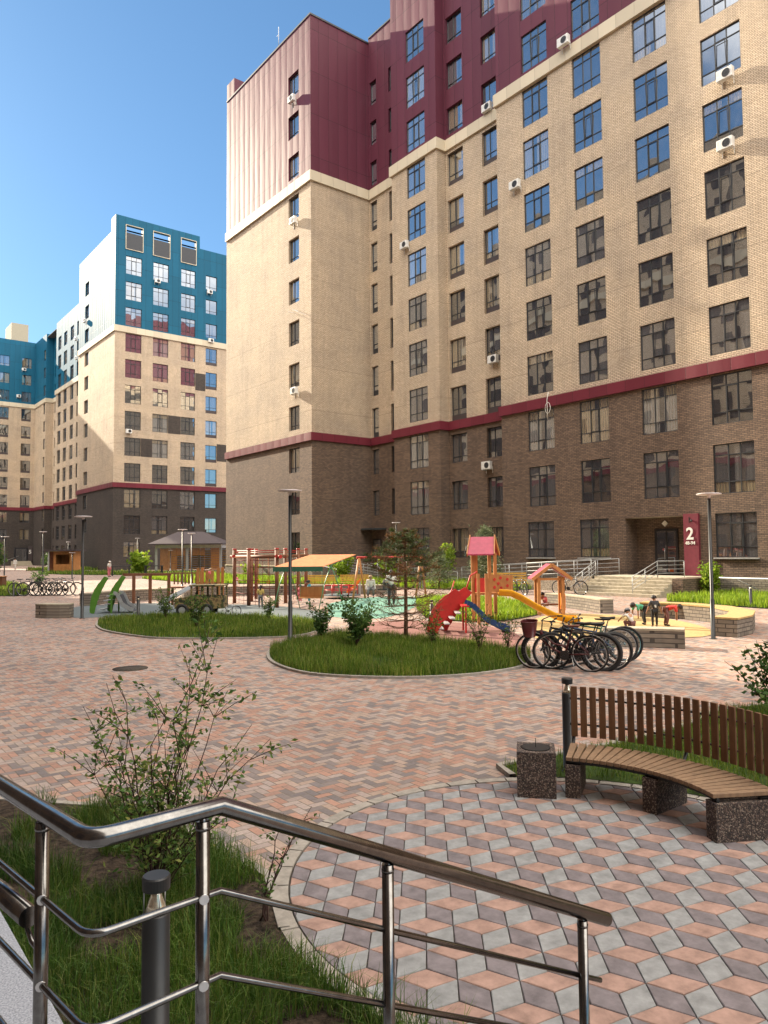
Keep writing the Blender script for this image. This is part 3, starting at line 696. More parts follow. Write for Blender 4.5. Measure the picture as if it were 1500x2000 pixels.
# ------------------------------------------------------------------ teal blocks in the distance
BT = bldg('apartment_building', 'beige brick apartment building with teal top storeys and three open roof bays, behind the gazebo', (32.3, 99.4, 0))
SEG2 = [('Y', 99.4, -1, 32.3, 62.0, 46.3), ('X', 32.3, -1, 99.4, 116.0, 46.3)]
H2 = {0: [], 1: []}; w2 = []; sp2 = []
T2 = [3.82, 7.35, 10.87, 14.4, 17.88, 21.45, 25.0, 28.5, 32.03, 35.65, 39.2, 42.75]
cols = [(34.83, 2.2), (38.63, 2.2), (42.65, 2.15), (46.2, 1.75)]
for ci, (u, w) in enumerate(cols):
    for k, zt in enumerate(T2):
        if ci in (1, 2) and k == 0: continue
        if ci == 3 and k == 0: continue
        h = 2.5 if k else 2.05
        if ci == 3: zt -= 0.15; h = 2.05
        if ci == 3 and 2 < k < 9: H2[0].append((u-w/2, u+w/2, zt-h-0.42, zt, 0.2)); sp2.append(('Y', 99.4, -1, u, zt-h-0.42, w, 0.42, 0.2))
        else: H2[0].append((u-w/2, u+w/2, zt-h, zt, 0.2))
        w2.append(('Y', 99.4, -1, u, zt-h, w, h, 'big' if ci < 3 else 'small', 0.2))
for k, zt in enumerate(TOP_S):
    if k == 0: continue
    H2[1].append((111.0, 112.9, zt-2.0, zt, 0.26)); w2.append(('X', 32.3, -1, 111.95, zt-2.0, 1.9, 2.0, 'small', 0.26))
for a_, b_ in ((33.7, 35.98), (37.5, 39.82), (41.55, 43.75)): H2[0].append((a_, b_, 45.95, 46.3, 0.5))
lo, md, hi = MB(), MB(), MB()
for k, (ax, c, out, u0, u1, zt) in enumerate(SEG2):
    wall(ax, c, out, u0, u1, 0, 11.39, [h for h in H2[k] if h[2] < ZB0], lo); wall(ax, c, out, u0, u1, 11.39, ZC0+0.4, [h for h in H2[k] if ZB0 < h[2] < ZC0-1], md); wall(ax, c, out, u0, u1, ZC0+0.4, zt, [h for h in H2[k] if h[2] > ZC0], hi)
for ax, c, out, u0, u1 in (('Y', 116.0, 1, 32.3, 62), ('X', 62, 1, 99.4, 116)): wall(ax, c, out, u0, u1, 0, 11.39, [], lo); wall(ax, c, out, u0, u1, 11.39, ZC0+0.4, [], md); wall(ax, c, out, u0, u1, ZC0+0.4, 46.3, [], hi)
# high open parapet frame: bays show sky above a dark screen
par = MB(); PX = [(32.3, 33.7), (35.98, 37.5), (39.82, 41.55), (43.75, 44.35)]
hi_holes = [(33.7, 35.98, 43.7, 46.95), (37.5, 39.82, 43.7, 47.05), (41.55, 43.75, 43.7, 47.15)]
hi2 = MB()
# replace the wall above 43.3 by a slab with bays
wall('Y', 99.4, -1, 32.3, 44.35, 46.3, 48.1, [(a, b, 46.3, t) for a, b, _, t in hi_holes], hi2, depth=0.5)
wall('Y', 99.9, 1, 32.3, 44.35, 46.3, 48.1, [(a, b, 46.3, t) for a, b, _, t in hi_holes], hi2, depth=0.01)
hi2.box(32.301, 33.0, 99.901, 101.3, 46.3, 48.1); hi2.add([(32.3, 99.4, 46.3), (32.3, 99.9, 46.3), (32.3, 99.9, 48.1), (32.3, 99.4, 48.1), (44.35, 99.4, 46.3), (44.35, 99.9, 46.3), (44.35, 99.9, 48.1), (44.35, 99.4, 48.1)], [(0, 1, 2, 3), (4, 5, 6, 7), (3, 2, 6, 7)])
hi2.build('parapet_frame', 'clad_teal', BT, True)
for a, b, z0, t in hi_holes:
    fr = MB()
    for (x0, x1, za, zb) in ((a-0.08, a, z0, t+0.08), (b, b+0.08, z0, t+0.08), (a, b, t, t+0.08), (a-0.08, b+0.08, z0-0.08, z0)): fr.box(x0, x1, 99.30, 99.396, za, zb)
    f = fr.build('bay_frame', 'cornice', BT, True)
    MB().box(a, b, 99.33, 99.393, z0, 45.93).build('screen', 'frame', f)
lo.build('lower_wall', 'brick_grey', BT, True); md.build('upper_wall', 'brick_beige', BT, True); hi.build('cladding', 'clad_teal', BT, True)
MB().box(32.4, 61.9, 99.5, 115.9, 45.6, 45.7).build('roof', 'roofing', BT, True)
p2 = [(32.3, 116.0), (32.3, 99.4), (62.0, 99.4)]
hz(p2, ZC0, ZC1, 0.16, 'cornice', 'cornice', BT); hz(p2, ZB0, ZB1, 0.16, 'band', 'band', BT)
for d_ in w2:
    if d_[7] == 'small' and d_[0] == 'X': v = 1
    else: v = None
    put_window(BT, *d_[:8], d_[8], v)
put_spandrels(BT, sp2)
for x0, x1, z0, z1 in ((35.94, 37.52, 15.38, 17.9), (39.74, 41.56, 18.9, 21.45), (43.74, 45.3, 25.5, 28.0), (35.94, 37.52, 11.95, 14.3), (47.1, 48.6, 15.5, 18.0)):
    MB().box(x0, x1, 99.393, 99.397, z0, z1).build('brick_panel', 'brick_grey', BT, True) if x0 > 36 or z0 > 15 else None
BN = bldg('apartment_building', 'teal-topped apartment wing in the far corner, between the two bigger teal buildings', (36.9, 147.0, 0))
BF = bldg('apartment_building', 'far teal and grey brick building with entrance number 5, at the left edge', (28.0, 163.5, 0))
def block(b, segs, holes_, wl_, ptl, roofbox, low='brick_grey'):
    lo, md, hi = MB(), MB(), MB()
    for k, (ax, c, out, u0, u1, zt) in enumerate(segs):
        hh = holes_.get(k, [])
        wall(ax, c, out, u0, u1, 0, 11.39, [h for h in hh if h[2] < ZB0], lo); wall(ax, c, out, u0, u1, 11.39, ZC0+0.4, [h for h in hh if ZB0 < h[2] < ZC0-1], md); wall(ax, c, out, u0, u1, ZC0+0.4, zt, [h for h in hh if h[2] > ZC0], hi)
    lo.build('lower_wall', low, b, True); md.build('upper_wall', 'brick_beige', b, True); hi.build('cladding', 'clad_teal', b, True)
    r_ = MB(); r_.box(*roofbox, 45.1, 45.2); r_.build('roof', 'roofing', b, True)
    hz(ptl, ZC0, ZC1, 0.16, 'cornice', 'cornice', b); hz(ptl, ZB0, ZB1, 0.16, 'band', 'band', b)
    for d_ in wl_: put_window(b, *d_)
segs = [('X', 36.9, -1, 116.0, 147.0, 45.8), ('Y', 147.0, 1, 36.9, 38.5, 45.8), ('X', 38.5, -1, 147.0, 155.0, 45.8), ('Y', 155.0, -1, 37.1, 38.5, 45.8), ('X', 37.1, -1, 155.0, 163.5, 45.8)]
HH = {0: [], 2: [], 4: []}; ww = []
for k, zt in enumerate(T2):
    h = 2.5
    for u in (144.55, 140.7, 136.5, 132.5):
        HH[0].append((u-1.05, u+1.05, zt-h, zt, 0.2)); ww.append(('X', 36.9, -1, u, zt-h, 2.1, h, 'big', 0.2))
    HH[2].append((152.9, 154.1, zt-2.1, zt, 0.26)); ww.append(('X', 38.5, -1, 153.5, zt-2.1, 1.2, 2.1, 'slim', 0.26))
    HH[4].append((155.4, 156.9, zt-2.1, zt, 0.2)); ww.append(('X', 37.1, -1, 156.15, zt-2.1, 1.5, 2.1, 'slim', 0.2))
block(BN, segs, HH, ww, [(36.9, 130.0), (36.9, 147.0)][::-1] if False else [(37.1, 163.5), (37.1, 155.0), (38.5, 155.0), (38.5, 147.0), (36.9, 147.0), (36.9, 116.2)], (37.2, 60, 116.2, 163))
segs = [('Y', 163.5, -1, 21.5, 37.1, 45.8), ('X', 21.5, -1, 163.5, 178, 45.8), ('Y', 178.0, 1, 21.5, 60, 45.8)]
HH = {0: []}; ww = []
for k, zt in enumerate(TOP_S):
    for u, w in ((31.3, 1.75), (35.4, 1.8), (27.2, 1.8)):
        if k == 0 and u > 34: continue
        if 2 < k < 9: HH[0].append((u-w/2, u+w/2, zt-2.49, zt, 0.2))
        else: HH[0].append((u-w/2, u+w/2, zt-2.07, zt, 0.2))
        ww.append(('Y', 163.5, -1, u, zt-2.07, w, 2.07, 'small', 0.2))
block(BF, segs, HH, ww, [(21.5, 163.5), (37.1, 163.5)], (21.6, 60, 163.6, 177.9))
put_spandrels(BF, [('Y', 163.5, -1, d_[3], d_[4]-0.42, d_[5], 0.42, 0.2) for d_ in ww if 11.8 < d_[4] < 31])
MB().box(33.7, 37.0, 170, 176, 45.2, 51.2).build('lift_house', 'concrete', BF, True)
d = MB(); d.box(33.6, 36.1, 163.30, 163.49, 0.9, 3.6); d = d.build('door', 'door_dark', BF, True)
MB().add([(33.9, 163.28, 1.0), (35.8, 163.28, 1.0), (35.8, 163.28, 3.4), (33.9, 163.28, 3.4)], [(0, 1, 2, 3)]).build('glass', GLASS[2], d)
s5 = thing('entrance_sign', 'dark entrance panel with a white number 5 on the far grey brick wall', 'sign', (36.5, 163.4, 0.9))
MB().box(36.2, 37.0, 163.25, 163.42, 0.9, 3.9).build('panel', 'spandrel', s5, True)
put_text('number', '5', 1.05, (36.5, 163.23, 2.4), (R(90), 0, 0), 'white', s5, 0.012)
st = thing('entrance_stairs', 'far concrete steps with thin handrails at entrance number 5', 'stairs', (34.0, 161.0, 0))
m_ = MB()
for k in range(5): m_.box(33.0+0.0, 36.4, 160.5+k*0.35, 163.2, k*0.18, (k+1)*0.18)
m_.build('steps', 'concrete', st, True)
m_ = MB()
for x in (33.0, 30.0): m_.tube([(x-2.0, 160.0, 0.9), (x+1.2, 162.6, 1.9)], 0.03, 6); m_.tube([(x-2.0, 160.0, 0.0), (x-2.0, 160.0, 0.9)], 0.03, 6)
m_.build('handrail', 'steel_dull', st, True)

# the building the photographer stands against (seen only in window reflections and by its shadow)
BC = bldg('apartment_building', 'beige and brown brick apartment building behind the viewer, mirrored in the windows', (-3.0, 0, 0))
lo, md, hi = MB(), MB(), MB(); wl2 = MB()
wall('X', -3.0, 1, -40, 131, 0, 11.39, [], lo); wall('X', -3.0, 1, -40, 131, 11.39, 32.5, [], md); wall('X', -3.0, 1, -40, 131, 32.5, 45.9, [], hi)
for c, out in ((131, 1), (-40, -1)): wall('Y', c, out, -18, -3.0, 0, 11.39, [], lo); wall('Y', c, out, -18, -3.0, 11.39, 32.5, [], md); wall('Y', c, out, -18, -3.0, 32.5, 45.9, [], hi)
wall('X', -18, -1, -40, 131, 0, 45.9, [], lo)
lo.build('lower_wall', 'brick_brown', BC, True); md.build('upper_wall', 'brick_beige', BC, True); hi.build('cladding', 'brick_beige', BC, True)
MB().box(-17.9, -3.1, -39.9, 130.9, 45.2, 45.3).build('roof', 'roofing', BC, True)
BW = bldg('apartment_building', 'beige apartment wing outside the left edge whose shadow lies over the far paving', (-2.0, 163.5, 0))
lo2, md2, hi2_ = MB(), MB(), MB()
for ax, c, out, u0, u1 in (('Y', 163.5, -1, -18, 15.5), ('X', 15.5, 1, 163.5, 178), ('Y', 178, 1, -18, 15.5), ('X', -18, -1, 163.5, 178)): wall(ax, c, out, u0, u1, 0, 11.39, [], lo2); wall(ax, c, out, u0, u1, 11.39, 32.5, [], md2); wall(ax, c, out, u0, u1, 32.5, 45.8, [], hi2_)
lo2.build('lower_wall', 'brick_grey', BW, True); md2.build('upper_wall', 'brick_beige', BW, True); hi2_.build('cladding', 'clad_teal', BW, True); MB().box(-17.9, 15.4, 163.6, 177.9, 45.1, 45.2).build('roof', 'roofing', BW, True)
hz([(-3.0, -40), (-3.0, 131)], ZC0, ZC1, 0.16, 'cornice', 'cornice', BC); hz([(-3.0, -40), (-3.0, 131)], ZB0, ZB1, 0.16, 'band', 'band', BC)
for i in range(30):
    y = -34+i*4.05
    for zt in TOP_B:
        wl2.box(-2.99, -2.97, y-1.03, y+1.03, zt-2.5, zt)
        for q in (-0.3, 0.3): wl2.box(-2.97, -2.95, y+q-0.03, y+q+0.03, zt-2.45, zt-0.05, 1)
        wl2.box(-2.97, -2.952, y-1.0, y+1.0, zt-0.6, zt-0.55, 1)
wl2 = wl2.build('window', ['spandrel', 'frame'], BC, True); wl2['kind'] = 'stuff'

# ------------------------------------------------------------------ foreground: porch, railing, bed
def M_wood(name, a, b_, rough=0.6, sc=1.0):
    m, nt, b = mat_new(name); tc = nt.nodes.new('ShaderNodeTexCoord'); mp = nt.nodes.new('ShaderNodeMapping'); nt.links.new(tc.outputs['Object'], mp.inputs[0])
    mp.inputs['Scale'].default_value = (22*sc, 22*sc, 1.6*sc)
    n = noise_n(nt, mp.outputs[0], 1.0, 6, 0.7); big = noise_n(nt, tc.outputs['Object'], 5*sc, 3, 0.6)
    c = mix(nt, 1.0, ramp(nt, n.outputs[0], [(0.3, b_), (0.7, a)]), ramp(nt, big.outputs[0], [(0.3, (0.8, 0.8, 0.8)), (0.7, (1.12, 1.1, 1.08))]), 'MULTIPLY')
    nt.links.new(c, b.inputs['Base Color']); b.inputs['Roughness'].default_value = rough; spec(b, 0.35); bump(nt, b, n.outputs[0], 0.002, 0.6); return m
MT['wood_bench'] = M_wood('brown_stained_wood', (0.23, 0.12, 0.06), (0.13, 0.065, 0.033), 0.5)
MT['wood_seat'] = M_wood('weathered_seat_wood', (0.33, 0.215, 0.13), (0.20, 0.125, 0.075), 0.55)
MT['wood_orange'] = M_wood('orange_stained_wood', (0.52, 0.24, 0.085), (0.36, 0.15, 0.05), 0.5, 0.6)
MT['wood_brown'] = M_wood('red_brown_log', (0.26, 0.11, 0.055), (0.15, 0.06, 0.035), 0.6, 0.6)
MT['wood_yellow'] = M_wood('yellow_bench_wood', (0.58, 0.36, 0.07), (0.42, 0.24, 0.05), 0.5, 0.6)
def M_aggregate(name, cols, mortar, scale=90.0):
    m, nt, b = mat_new(name); tc = nt.nodes.new('ShaderNodeTexCoord'); v = nt.nodes.new('ShaderNodeTexVoronoi'); v.inputs['Scale'].default_value = scale
    nt.links.new(tc.outputs['Object'], v.inputs['Vector']); s_ = nt.nodes.new('ShaderNodeSeparateColor'); nt.links.new(v.outputs['Color'], s_.inputs[0])
    st = [(i/len(cols), c) for i, c in enumerate(cols)]
    c = ramp(nt, s_.outputs[0], st, True); d = S(nt, v.outputs['Distance']).gt(0.62)
    nt.links.new(mix(nt, d, c, mortar), b.inputs['Base Color']); b.inputs['Roughness'].default_value = 0.75; spec(b, 0.4)
    bump(nt, b, S(nt, v.outputs['Distance'])*-1.0, 0.006, 1.0); return m
MT['aggregate'] = M_aggregate('exposed_aggregate', [(0.05, 0.035, 0.03), (0.10, 0.07, 0.055), (0.16, 0.11, 0.085), (0.04, 0.03, 0.03), (0.24, 0.19, 0.15), (0.075, 0.05, 0.045)], (0.04, 0.032, 0.028))
MT['pebble'] = M_aggregate('pebble_render', [(0.40, 0.34, 0.26), (0.30, 0.25, 0.20), (0.50, 0.44, 0.34), (0.22, 0.18, 0.14)], (0.22, 0.18, 0.14), 30)
MT['glass_clear'] = M_plain('lamp_reflector', (0.80, 0.72, 0.55), 0.22, 0.85, 0.05)

# porch landing slab
pz = 0.75
struct(MB().prism([(-2.99, -6.0), (0.72, -6.0), (0.72, 12.0), (-2.99, 12.0)], -0.02, pz).build('porch_landing', 'granite'))
m_ = MB()
for k in range(4): m_.box(0.721, 0.95+k*0.30, -4.0, 1.45, 0.0 if k == 0 else 0.0, pz-0.16*(k+0.25)) if k == 0 else m_.box(0.95+(k-1)*0.30, 0.95+k*0.30, -4.0, 1.45, 0, pz-0.16*(k+0.25))
struct(m_.build('porch_steps', 'granite'))

# stainless handrail
RL = thing('stair_railing', 'polished stainless steel railing with three rails along the ramp and down the steps', 'railing', (0.81, 1.76, pz))
Lp = (0.45, 5.6); Bp = (0.515, 1.715); Cp = (0.838, 1.742); Dp = (2.175, 1.575)
def dz(t): return (1.67-1.05)*t
def bend(p0, p1, p2, r, n=7):
    p0, p1, p2 = Vector(p0), Vector(p1), Vector(p2); a = p1+(p0-p1).normalized()*r; c = p1+(p2-p1).normalized()*r
    return [a*(1-t)**2+p1*2*t*(1-t)+c*t*t for t in [i/(n-1) for i in range(n)]]
def far(zz, k=1.5): return (Bp[0]-0.072*k, Bp[1]+0.58*k, zz)
pts = [far(1.67, 6)]+bend(far(1.67, 6), (*Bp, 1.67), (*Cp, 1.67), 0.055)+[(*Cp, 1.67), (*Dp, 1.05)]
hrail = MB().tube(pts, 0.0225, 20).build('handrail', 'steel', RL, True)
for nm, dzz, e in (('middle_rail', 0.207, -0.02), ('lower_rail', 0.41, -0.04)):
    z = 1.67-dzz; q = (Dp[0]-0.03+e*0, Dp[1], 1.05-dzz)
    q = (Dp[0]-0.03, Dp[1]+0.01, 1.05-dzz+0.014)
    pts = [far(z, 6)]+bend(far(z, 6), (*Bp, z), (*Cp, z), 0.055)+[(*Cp, z), q]
    MB().tube(pts, 0.0085, 12).build(nm, 'steel', RL, True)
MB().tube([far(1.05, 6), (Bp[0], Bp[1], 1.05)] if False else [far(1.055, 6), (*Bp, 1.055), (0.78, 1.738, 1.055)], 0.0095, 12).build('lower_rail', 'steel', RL, True)
def post(x, y, zt, zb, w=0.0168):
    p_ = MB(); p_.cyl((x, y, zb), (x, y, zt-0.025), w, 16); p_.cyl((x, y, zt-0.045), (x, y, zt-0.038), w+0.0015, 16); p_.cyl((x, y, zt-0.05), (x, y, zt-0.01), 0.009, 10)
    p_.cyl((x, y, zb), (x, y, zb+0.01), 0.045, 16)
    return p_.build('post', 'steel', RL, True)
post(0.79, 1.738, 1.67, pz-0.001)
post(0.483, 1.985, 1.67, pz-0.001)
t = 0.36; post(Cp[0]+(Dp[0]-Cp[0])*t, Cp[1]+(Dp[1]-Cp[1])*t, 1.67-0.62*t, 0.3)
t = 0.915; post(Cp[0]+(Dp[0]-Cp[0])*t, Cp[1]+(Dp[1]-Cp[1])*t, 1.67-0.62*t, 0.024)
for (x, y, zt) in ((0.79, 1.738, 1.67), (0.483, 1.985, 1.67)):
    for dzz in (0.207, 0.41): MB().cyl((x-0.004, y-0.018, zt-dzz-0.0), (x+0.002, y+0.006, zt-dzz), 0.012, 10).build('clamp', 'steel_dull', RL, True)
hr2 = MB().tube([(0.24, 3.2, 1.40), (0.44, 2.24, 1.40), (0.468, 2.04, 1.40)], 0.0255, 20)
hr2.tube([(0.466, 2.06, 1.375), (0.472, 2.03, 1.345), (0.480, 1.99, 1.335)], 0.007, 8).build('side_handrail', 'steel', RL, True)

# ------------------------------------------------------------------ benches, bin, bollards
CB = Vector((4.52, 3.74))
def pol(r, a, c=CB): return (c.x+r*math.cos(R(a)), c.y+r*math.sin(R(a)))
bench = thing('curved_bench', 'curved wooden bench with slatted backrest and dark stone-chip legs, beside the litter bin', 'bench', (5.9, 3.74, 0.02))
A0, A1 = 34.0, -31.0; NS = 24
se = MB(); bk = MB()
for i in range(NS):
    a = A0+(A1-A0)*(i+0.5)/NS
    ca = R(a)
    m2 = MB(); r0, r1 = 1.30, 1.84
    w0, w1 = 0.052, 0.066
    vs = []
    for z in (0.352, 0.385):
        for r, w in ((r0, w0), (r1, w1)):
            for s_ in (-1, 1): vs.append((CB.x+r*math.cos(ca)-s_*w/2*math.sin(ca), CB.y+r*math.sin(ca)+s_*w/2*math.cos(ca), z))
    se.add(vs, [(0, 1, 3, 2), (4, 6, 7, 5), (0, 4, 5, 1), (2, 3, 7, 6), (0, 2, 6, 4), (1, 5, 7, 3)])
    rb = 1.93; x, y = pol(rb, a)
    o_ = MB(); o_.box(-0.012, 0.012, -0.031, 0.031, 0.43, 0.925, 0, ca, (x, y)); bk.add(o_.v, o_.f)
se.build('seat', 'wood_seat', bench, True, 0.003); bk.build('backrest', 'wood_bench', bench, True, 0.003)
fr = MB()
for r in (1.34, 1.79): fr.tube([(*pol(r, A0+(A1-A0)*i/30), 0.335) for i in range(31)], 0.017, 4)
for z in (0.545, 0.80): fr.tube([(*pol(1.953, A0+(A1-A0)*i/30), z) for i in range(31)], 0.011, 6)
for a in (33.0, 1.0, -30.0): fr.tube([(*pol(1.70, a), 0.33), (*pol(1.90, a), 0.34), (*pol(1.966, a), 0.44), (*pol(1.966, a), 0.90)], 0.016, 6)
fr.build('metal_frame', 'lamp_black', bench, True)
for a in (31.3, 0.5, -29.0):
    lg = MB(); ca = R(a)
    lg.box(1.30, 1.80, -0.068, 0.068, 0.0, 0.318, 0, ca, (CB.x, CB.y)); lg.build('leg', 'aggregate', bench, True, 0.006)
bn = thing('litter_bin', 'square dark stone-chip litter bin with a round metal insert, left of the curved bench', 'bin', (5.54, 4.77, 0.0))
e1 = Vector((5.490-5.256, 4.489-4.755)); s = e1.length; an = math.atan2(e1.y, e1.x)
m_ = MB(); hs = s/2; rr = 0.137; n = 24
cx, cy = 5.256, 4.755
cc = Vector((cx, cy))+e1/2+Vector((-e1.y, e1.x)).normalized()*0.19
def L(x, y, z): return (cc.x+x*math.cos(an)-y*math.sin(an), cc.y+x*math.sin(an)+y*math.cos(an), z)
hd2 = 0.19
m_.add([L(-hs, -hd2, 0.02), L(hs, -hd2, 0.02), L(hs, hd2, 0.02), L(-hs, hd2, 0.02), L(-hs, -hd2, 0.43), L(hs, -hd2, 0.43), L(hs, hd2, 0.43), L(-hs, hd2, 0.43)], [(0, 1, 5, 4), (1, 2, 6, 5), (2, 3, 7, 6), (3, 0, 4, 7)])
ring = [L(rr*math.cos(2*math.pi*k/n), rr*math.sin(2*math.pi*k/n), 0.43) for k in range(n)]
sq = []
for k in range(n):
    a = 2*math.pi*k/n; c_, s_ = math.cos(a), math.sin(a); f = min(hs/abs(c_) if abs(c_) > 1e-6 else 9, hd2/abs(s_) if abs(s_) > 1e-6 else 9); sq.append(L(c_*f, s_*f, 0.43))
m_.add(ring+sq, [(k, (k+1) % n, n+(k+1) % n, n+k) for k in range(n)])
m_.build('casing', 'aggregate', bn, True)
m_ = MB(); m_.lathe([(0.136, 0.435), (0.130, 0.435), (0.125, 0.12), (0.0, 0.12)], 24, 0, (cc.x, cc.y, 0)); m_.build('insert', 'lamp_black', bn, True)
m_ = MB(); m_.tube([L(-0.13, 0.0, 0.43), L(0, 0, 0.425), L(0.13, 0, 0.43)], 0.004, 5); m_.tube([L(0.0, 0.0, 0.425), L(0.0, 0, 0.52)], 0.003, 5); m_.build('wire', 'lamp_black', bn, True)

def bollard(h=0.95, r=0.056):
    b = thing('bollard_light', '', 'bollard light')
    MB().lathe([(r+0.02, 0.0), (r+0.02, 0.012), (r, 0.014), (r, h-0.155), (r-0.004, h-0.15)], 28).build('post', 'lamp_black', b)
    MB().lathe([(r-0.008, h-0.149), (0.034, h-0.115), (0.022, h-0.08), (0.018, h-0.052)], 24).build('reflector', 'glass_clear', b)
    MB().lathe([(r, h-0.055), (r+0.001, h-0.006), (r-0.004, h)], 28, smooth=False).build('cap', 'lamp_black', b)
    g = MB()
    for a in range(3): g.cyl(((r-0.006)*math.cos(a*2.1+0.4), (r-0.006)*math.sin(a*2.1+0.4), h-0.15), ((r-0.006)*math.cos(a*2.1+0.4), (r-0.006)*math.sin(a*2.1+0.4), h-0.055), 0.003, 6)
    g.build('rod', 'steel_dull', b)
    return b
b0 = bollard()
BOL = [((1.19, 3.07), 'black bollard light in the planting bed directly behind the steel railing', 1.0), ((6.27, 4.96), 'black bollard light standing behind the end of the curved bench', 1.0),
       ((9.62, 26.72), 'short dark bollard light by the left lawn, near the green crocodile slide', 0.75), ((29.23, 14.15), 'grey bollard light on the sunny grass right of the red entrance sign', 0.85),
       ((9.15, 44.5), 'dark bollard light on the left lawn beside the far row of bicycles', 0.9), ((15.3, 17.2), 'small bollard light with a bright top, left of the yellow slide', 0.8),
       ((30.6, 52.0), 'grey bollard light on the grass near the corner of the burgundy building', 0.95)]
for i, (p, lab, sc) in enumerate(BOL):
    b = b0 if i == 0 else copy_tree(b0)
    b.location = (*p, 0.02); b.scale = (1, 1, sc); tag(b, lab, None, 'bollard lights in the courtyard')
b.location = (30.6, 52.0, 0.03)

# ------------------------------------------------------------------ street lamps
def lamp(h=3.75):
    o = thing('street_lamp', '', 'street lamp')
    MB().lathe([(0.10, 0.0), (0.10, 0.012), (0.055, 0.014), (0.055, 1.0), (0.042, 1.02), (0.042, h-0.14)], 16).build('pole', 'lamp_black', o)
    MB().lathe([(0.03, h-0.14), (0.05, h-0.05), (0.30, h-0.035), (0.305, h-0.012), (0.25, h), (0.0, h+0.008)], 28).build('lamp_head', 'lamp_disc', o)
    return o
l0 = lamp()
LMP = [((9.82, 16.44), 3.88, 'tallest black disc-headed lamp, between the two lawns in front of the corner tower'), ((18.24, 9.81), 3.70, 'black disc-headed lamp standing by the curved stone seat, right of the entrance'),
       ((7.9, 27.53), 3.64, 'black disc-headed lamp beside the curved stone block at the left of the playground'), ((12.56, 64.41), 3.7, 'leftmost lamp, at the left edge of the photo beyond the left lawn'),
       ((16.14, 67.66), 4.2, 'lamp behind the far row of bicycles'), ((31.6, 88.2), 4.1, 'small distant lamp before the ground-floor window of the teal building, by the bright bush'),
       ((19.2, 45.47), 3.8, 'taller of the two lamps in front of the gazebo roof'), ((22.84, 52.4), 3.75, 'shorter of the two lamps in front of the gazebo roof'),
       ((32.91, 40.65), 4.3, 'slim lamp behind the pine, before the brown brick wall'), ((19.4, 70.8), 2.4, 'low thin lamp on the grass before the wooden kiosk'), ((28.5, 106.0), 3.9, 'faint lamp just left of the wooden kiosk roof by entrance number 5'),
       ((33.4, 62.5+20), 2.6, 'low lamp at the corner of the dark grey brick wall of the teal building')]
for i, (p, h, lab) in enumerate(LMP):
    o = l0 if i == 0 else copy_tree(l0); o.location = (*p, 0.0); o.scale = (1, 1, h/3.75); tag(o, lab, None, 'disc-headed lamps in the courtyard')

# ------------------------------------------------------------------ air conditioners on the facades
def aircon():
    o = thing('air_conditioner', '', 'air conditioner')           # local: x along wall, -y outward
    MB().box(-0.40, 0.40, -0.42, -0.14, 0.0, 0.54).build('casing', 'white_frame', o, bevel=0.015)
    g = MB(); g.tube([(0.10+0.20*math.cos(a*math.pi/10), -0.425, 0.27+0.20*math.sin(a*math.pi/10)) for a in range(20)], 0.012, 5, closed=True)
    g.add([(0.10+0.19*math.cos(a*math.pi/10), -0.423, 0.27+0.19*math.sin(a*math.pi/10)) for a in range(20)], [tuple(range(20))])
    for a in range(3): g.bar((0.10-0.19*math.cos(a*1.05), -0.428, 0.27-0.19*math.sin(a*1.05)), (0.10+0.19*math.cos(a*1.05), -0.428, 0.27+0.19*math.sin(a*1.05)), 0.01, 0.01)
    g.build('fan_grille', 'frame', o)
    b = MB()
    for x in (-0.3, 0.3): b.bar((x, -0.40, -0.02), (x, 0, -0.02), 0.03, 0.04); b.bar((x, 0.0, -0.02), (x, 0, 0.4), 0.03, 0.03) if False else b.bar((x, -0.015, -0.25), (x, -0.015, 0.2), 0.03, 0.03)
    b.build('bracket', 'white_frame', o); return o
ac0 = aircon()
ACS = [('X', 31.5, 51.9, 39.75, 'upper air conditioner casting a shadow on the pale sunlit cladding of the corner tower'), ('X', 31.5, 51.7, 29.3, 'air conditioner just below the cornice on the sunlit brick side of the corner tower'), ('X', 31.5, 51.6, 15.1, 'lowest air conditioner on the sunlit brick side of the corner tower'),
       ('X', 36.4, 43.3, 25.65, 'air conditioner between two windows of the narrow projecting bay'), ('X', 37.3, 35.2, 33.0, 'air conditioner under a burgundy-storey window beside the cornice step'), ('X', 37.3, 35.0, 15.1, 'air conditioner in the recessed bay above the burgundy band'),
       ('X', 37.3, 35.75, 7.85, 'air conditioner on the brown brick of the recessed bay, under a ground-storeys window'), ('X', 36.16, 31.75, 25.7, 'air conditioner at the left edge of the long beige facade between two windows'), ('X', 36.0, 27.5, 32.9, 'air conditioner mounted on the cornice of the long facade'),
       ('X', 36.16, 17.75, 25.75, 'upper of the two air conditioners at the right edge, beside the rightmost windows'), ('X', 36.16, 17.85, 22.2, 'lower of the two air conditioners at the right edge, beside the rightmost windows'),
       ('Y', 99.4, 38.0, 39.8, 'air conditioner on the teal cladding under the second window column'), ('Y', 99.4, 45.8, 39.9, 'air conditioner on the teal cladding under the rightmost window column'), ('Y', 99.4, 46.0, 32.75, 'air conditioner on the pale cornice of the teal building'), ('Y', 99.4, 34.2, 18.4, 'air conditioner low on the beige brick of the teal building, left column'),
       ('X', 32.3, 112.2, 36.4, 'air conditioner on the sunlit narrow side of the teal building'), ('X', 36.9, 133.4, 39.4, 'upper air conditioner on the far teal wing'), ('X', 36.9, 132.8, 35.9, 'lower air conditioner on the far teal wing'),
       ('Y', 163.5, 34.8, 39.7, 'upper air conditioner on the far left teal building'), ('Y', 163.5, 33.9, 34.1, 'lower air conditioner on the far left teal building, left of a window')]
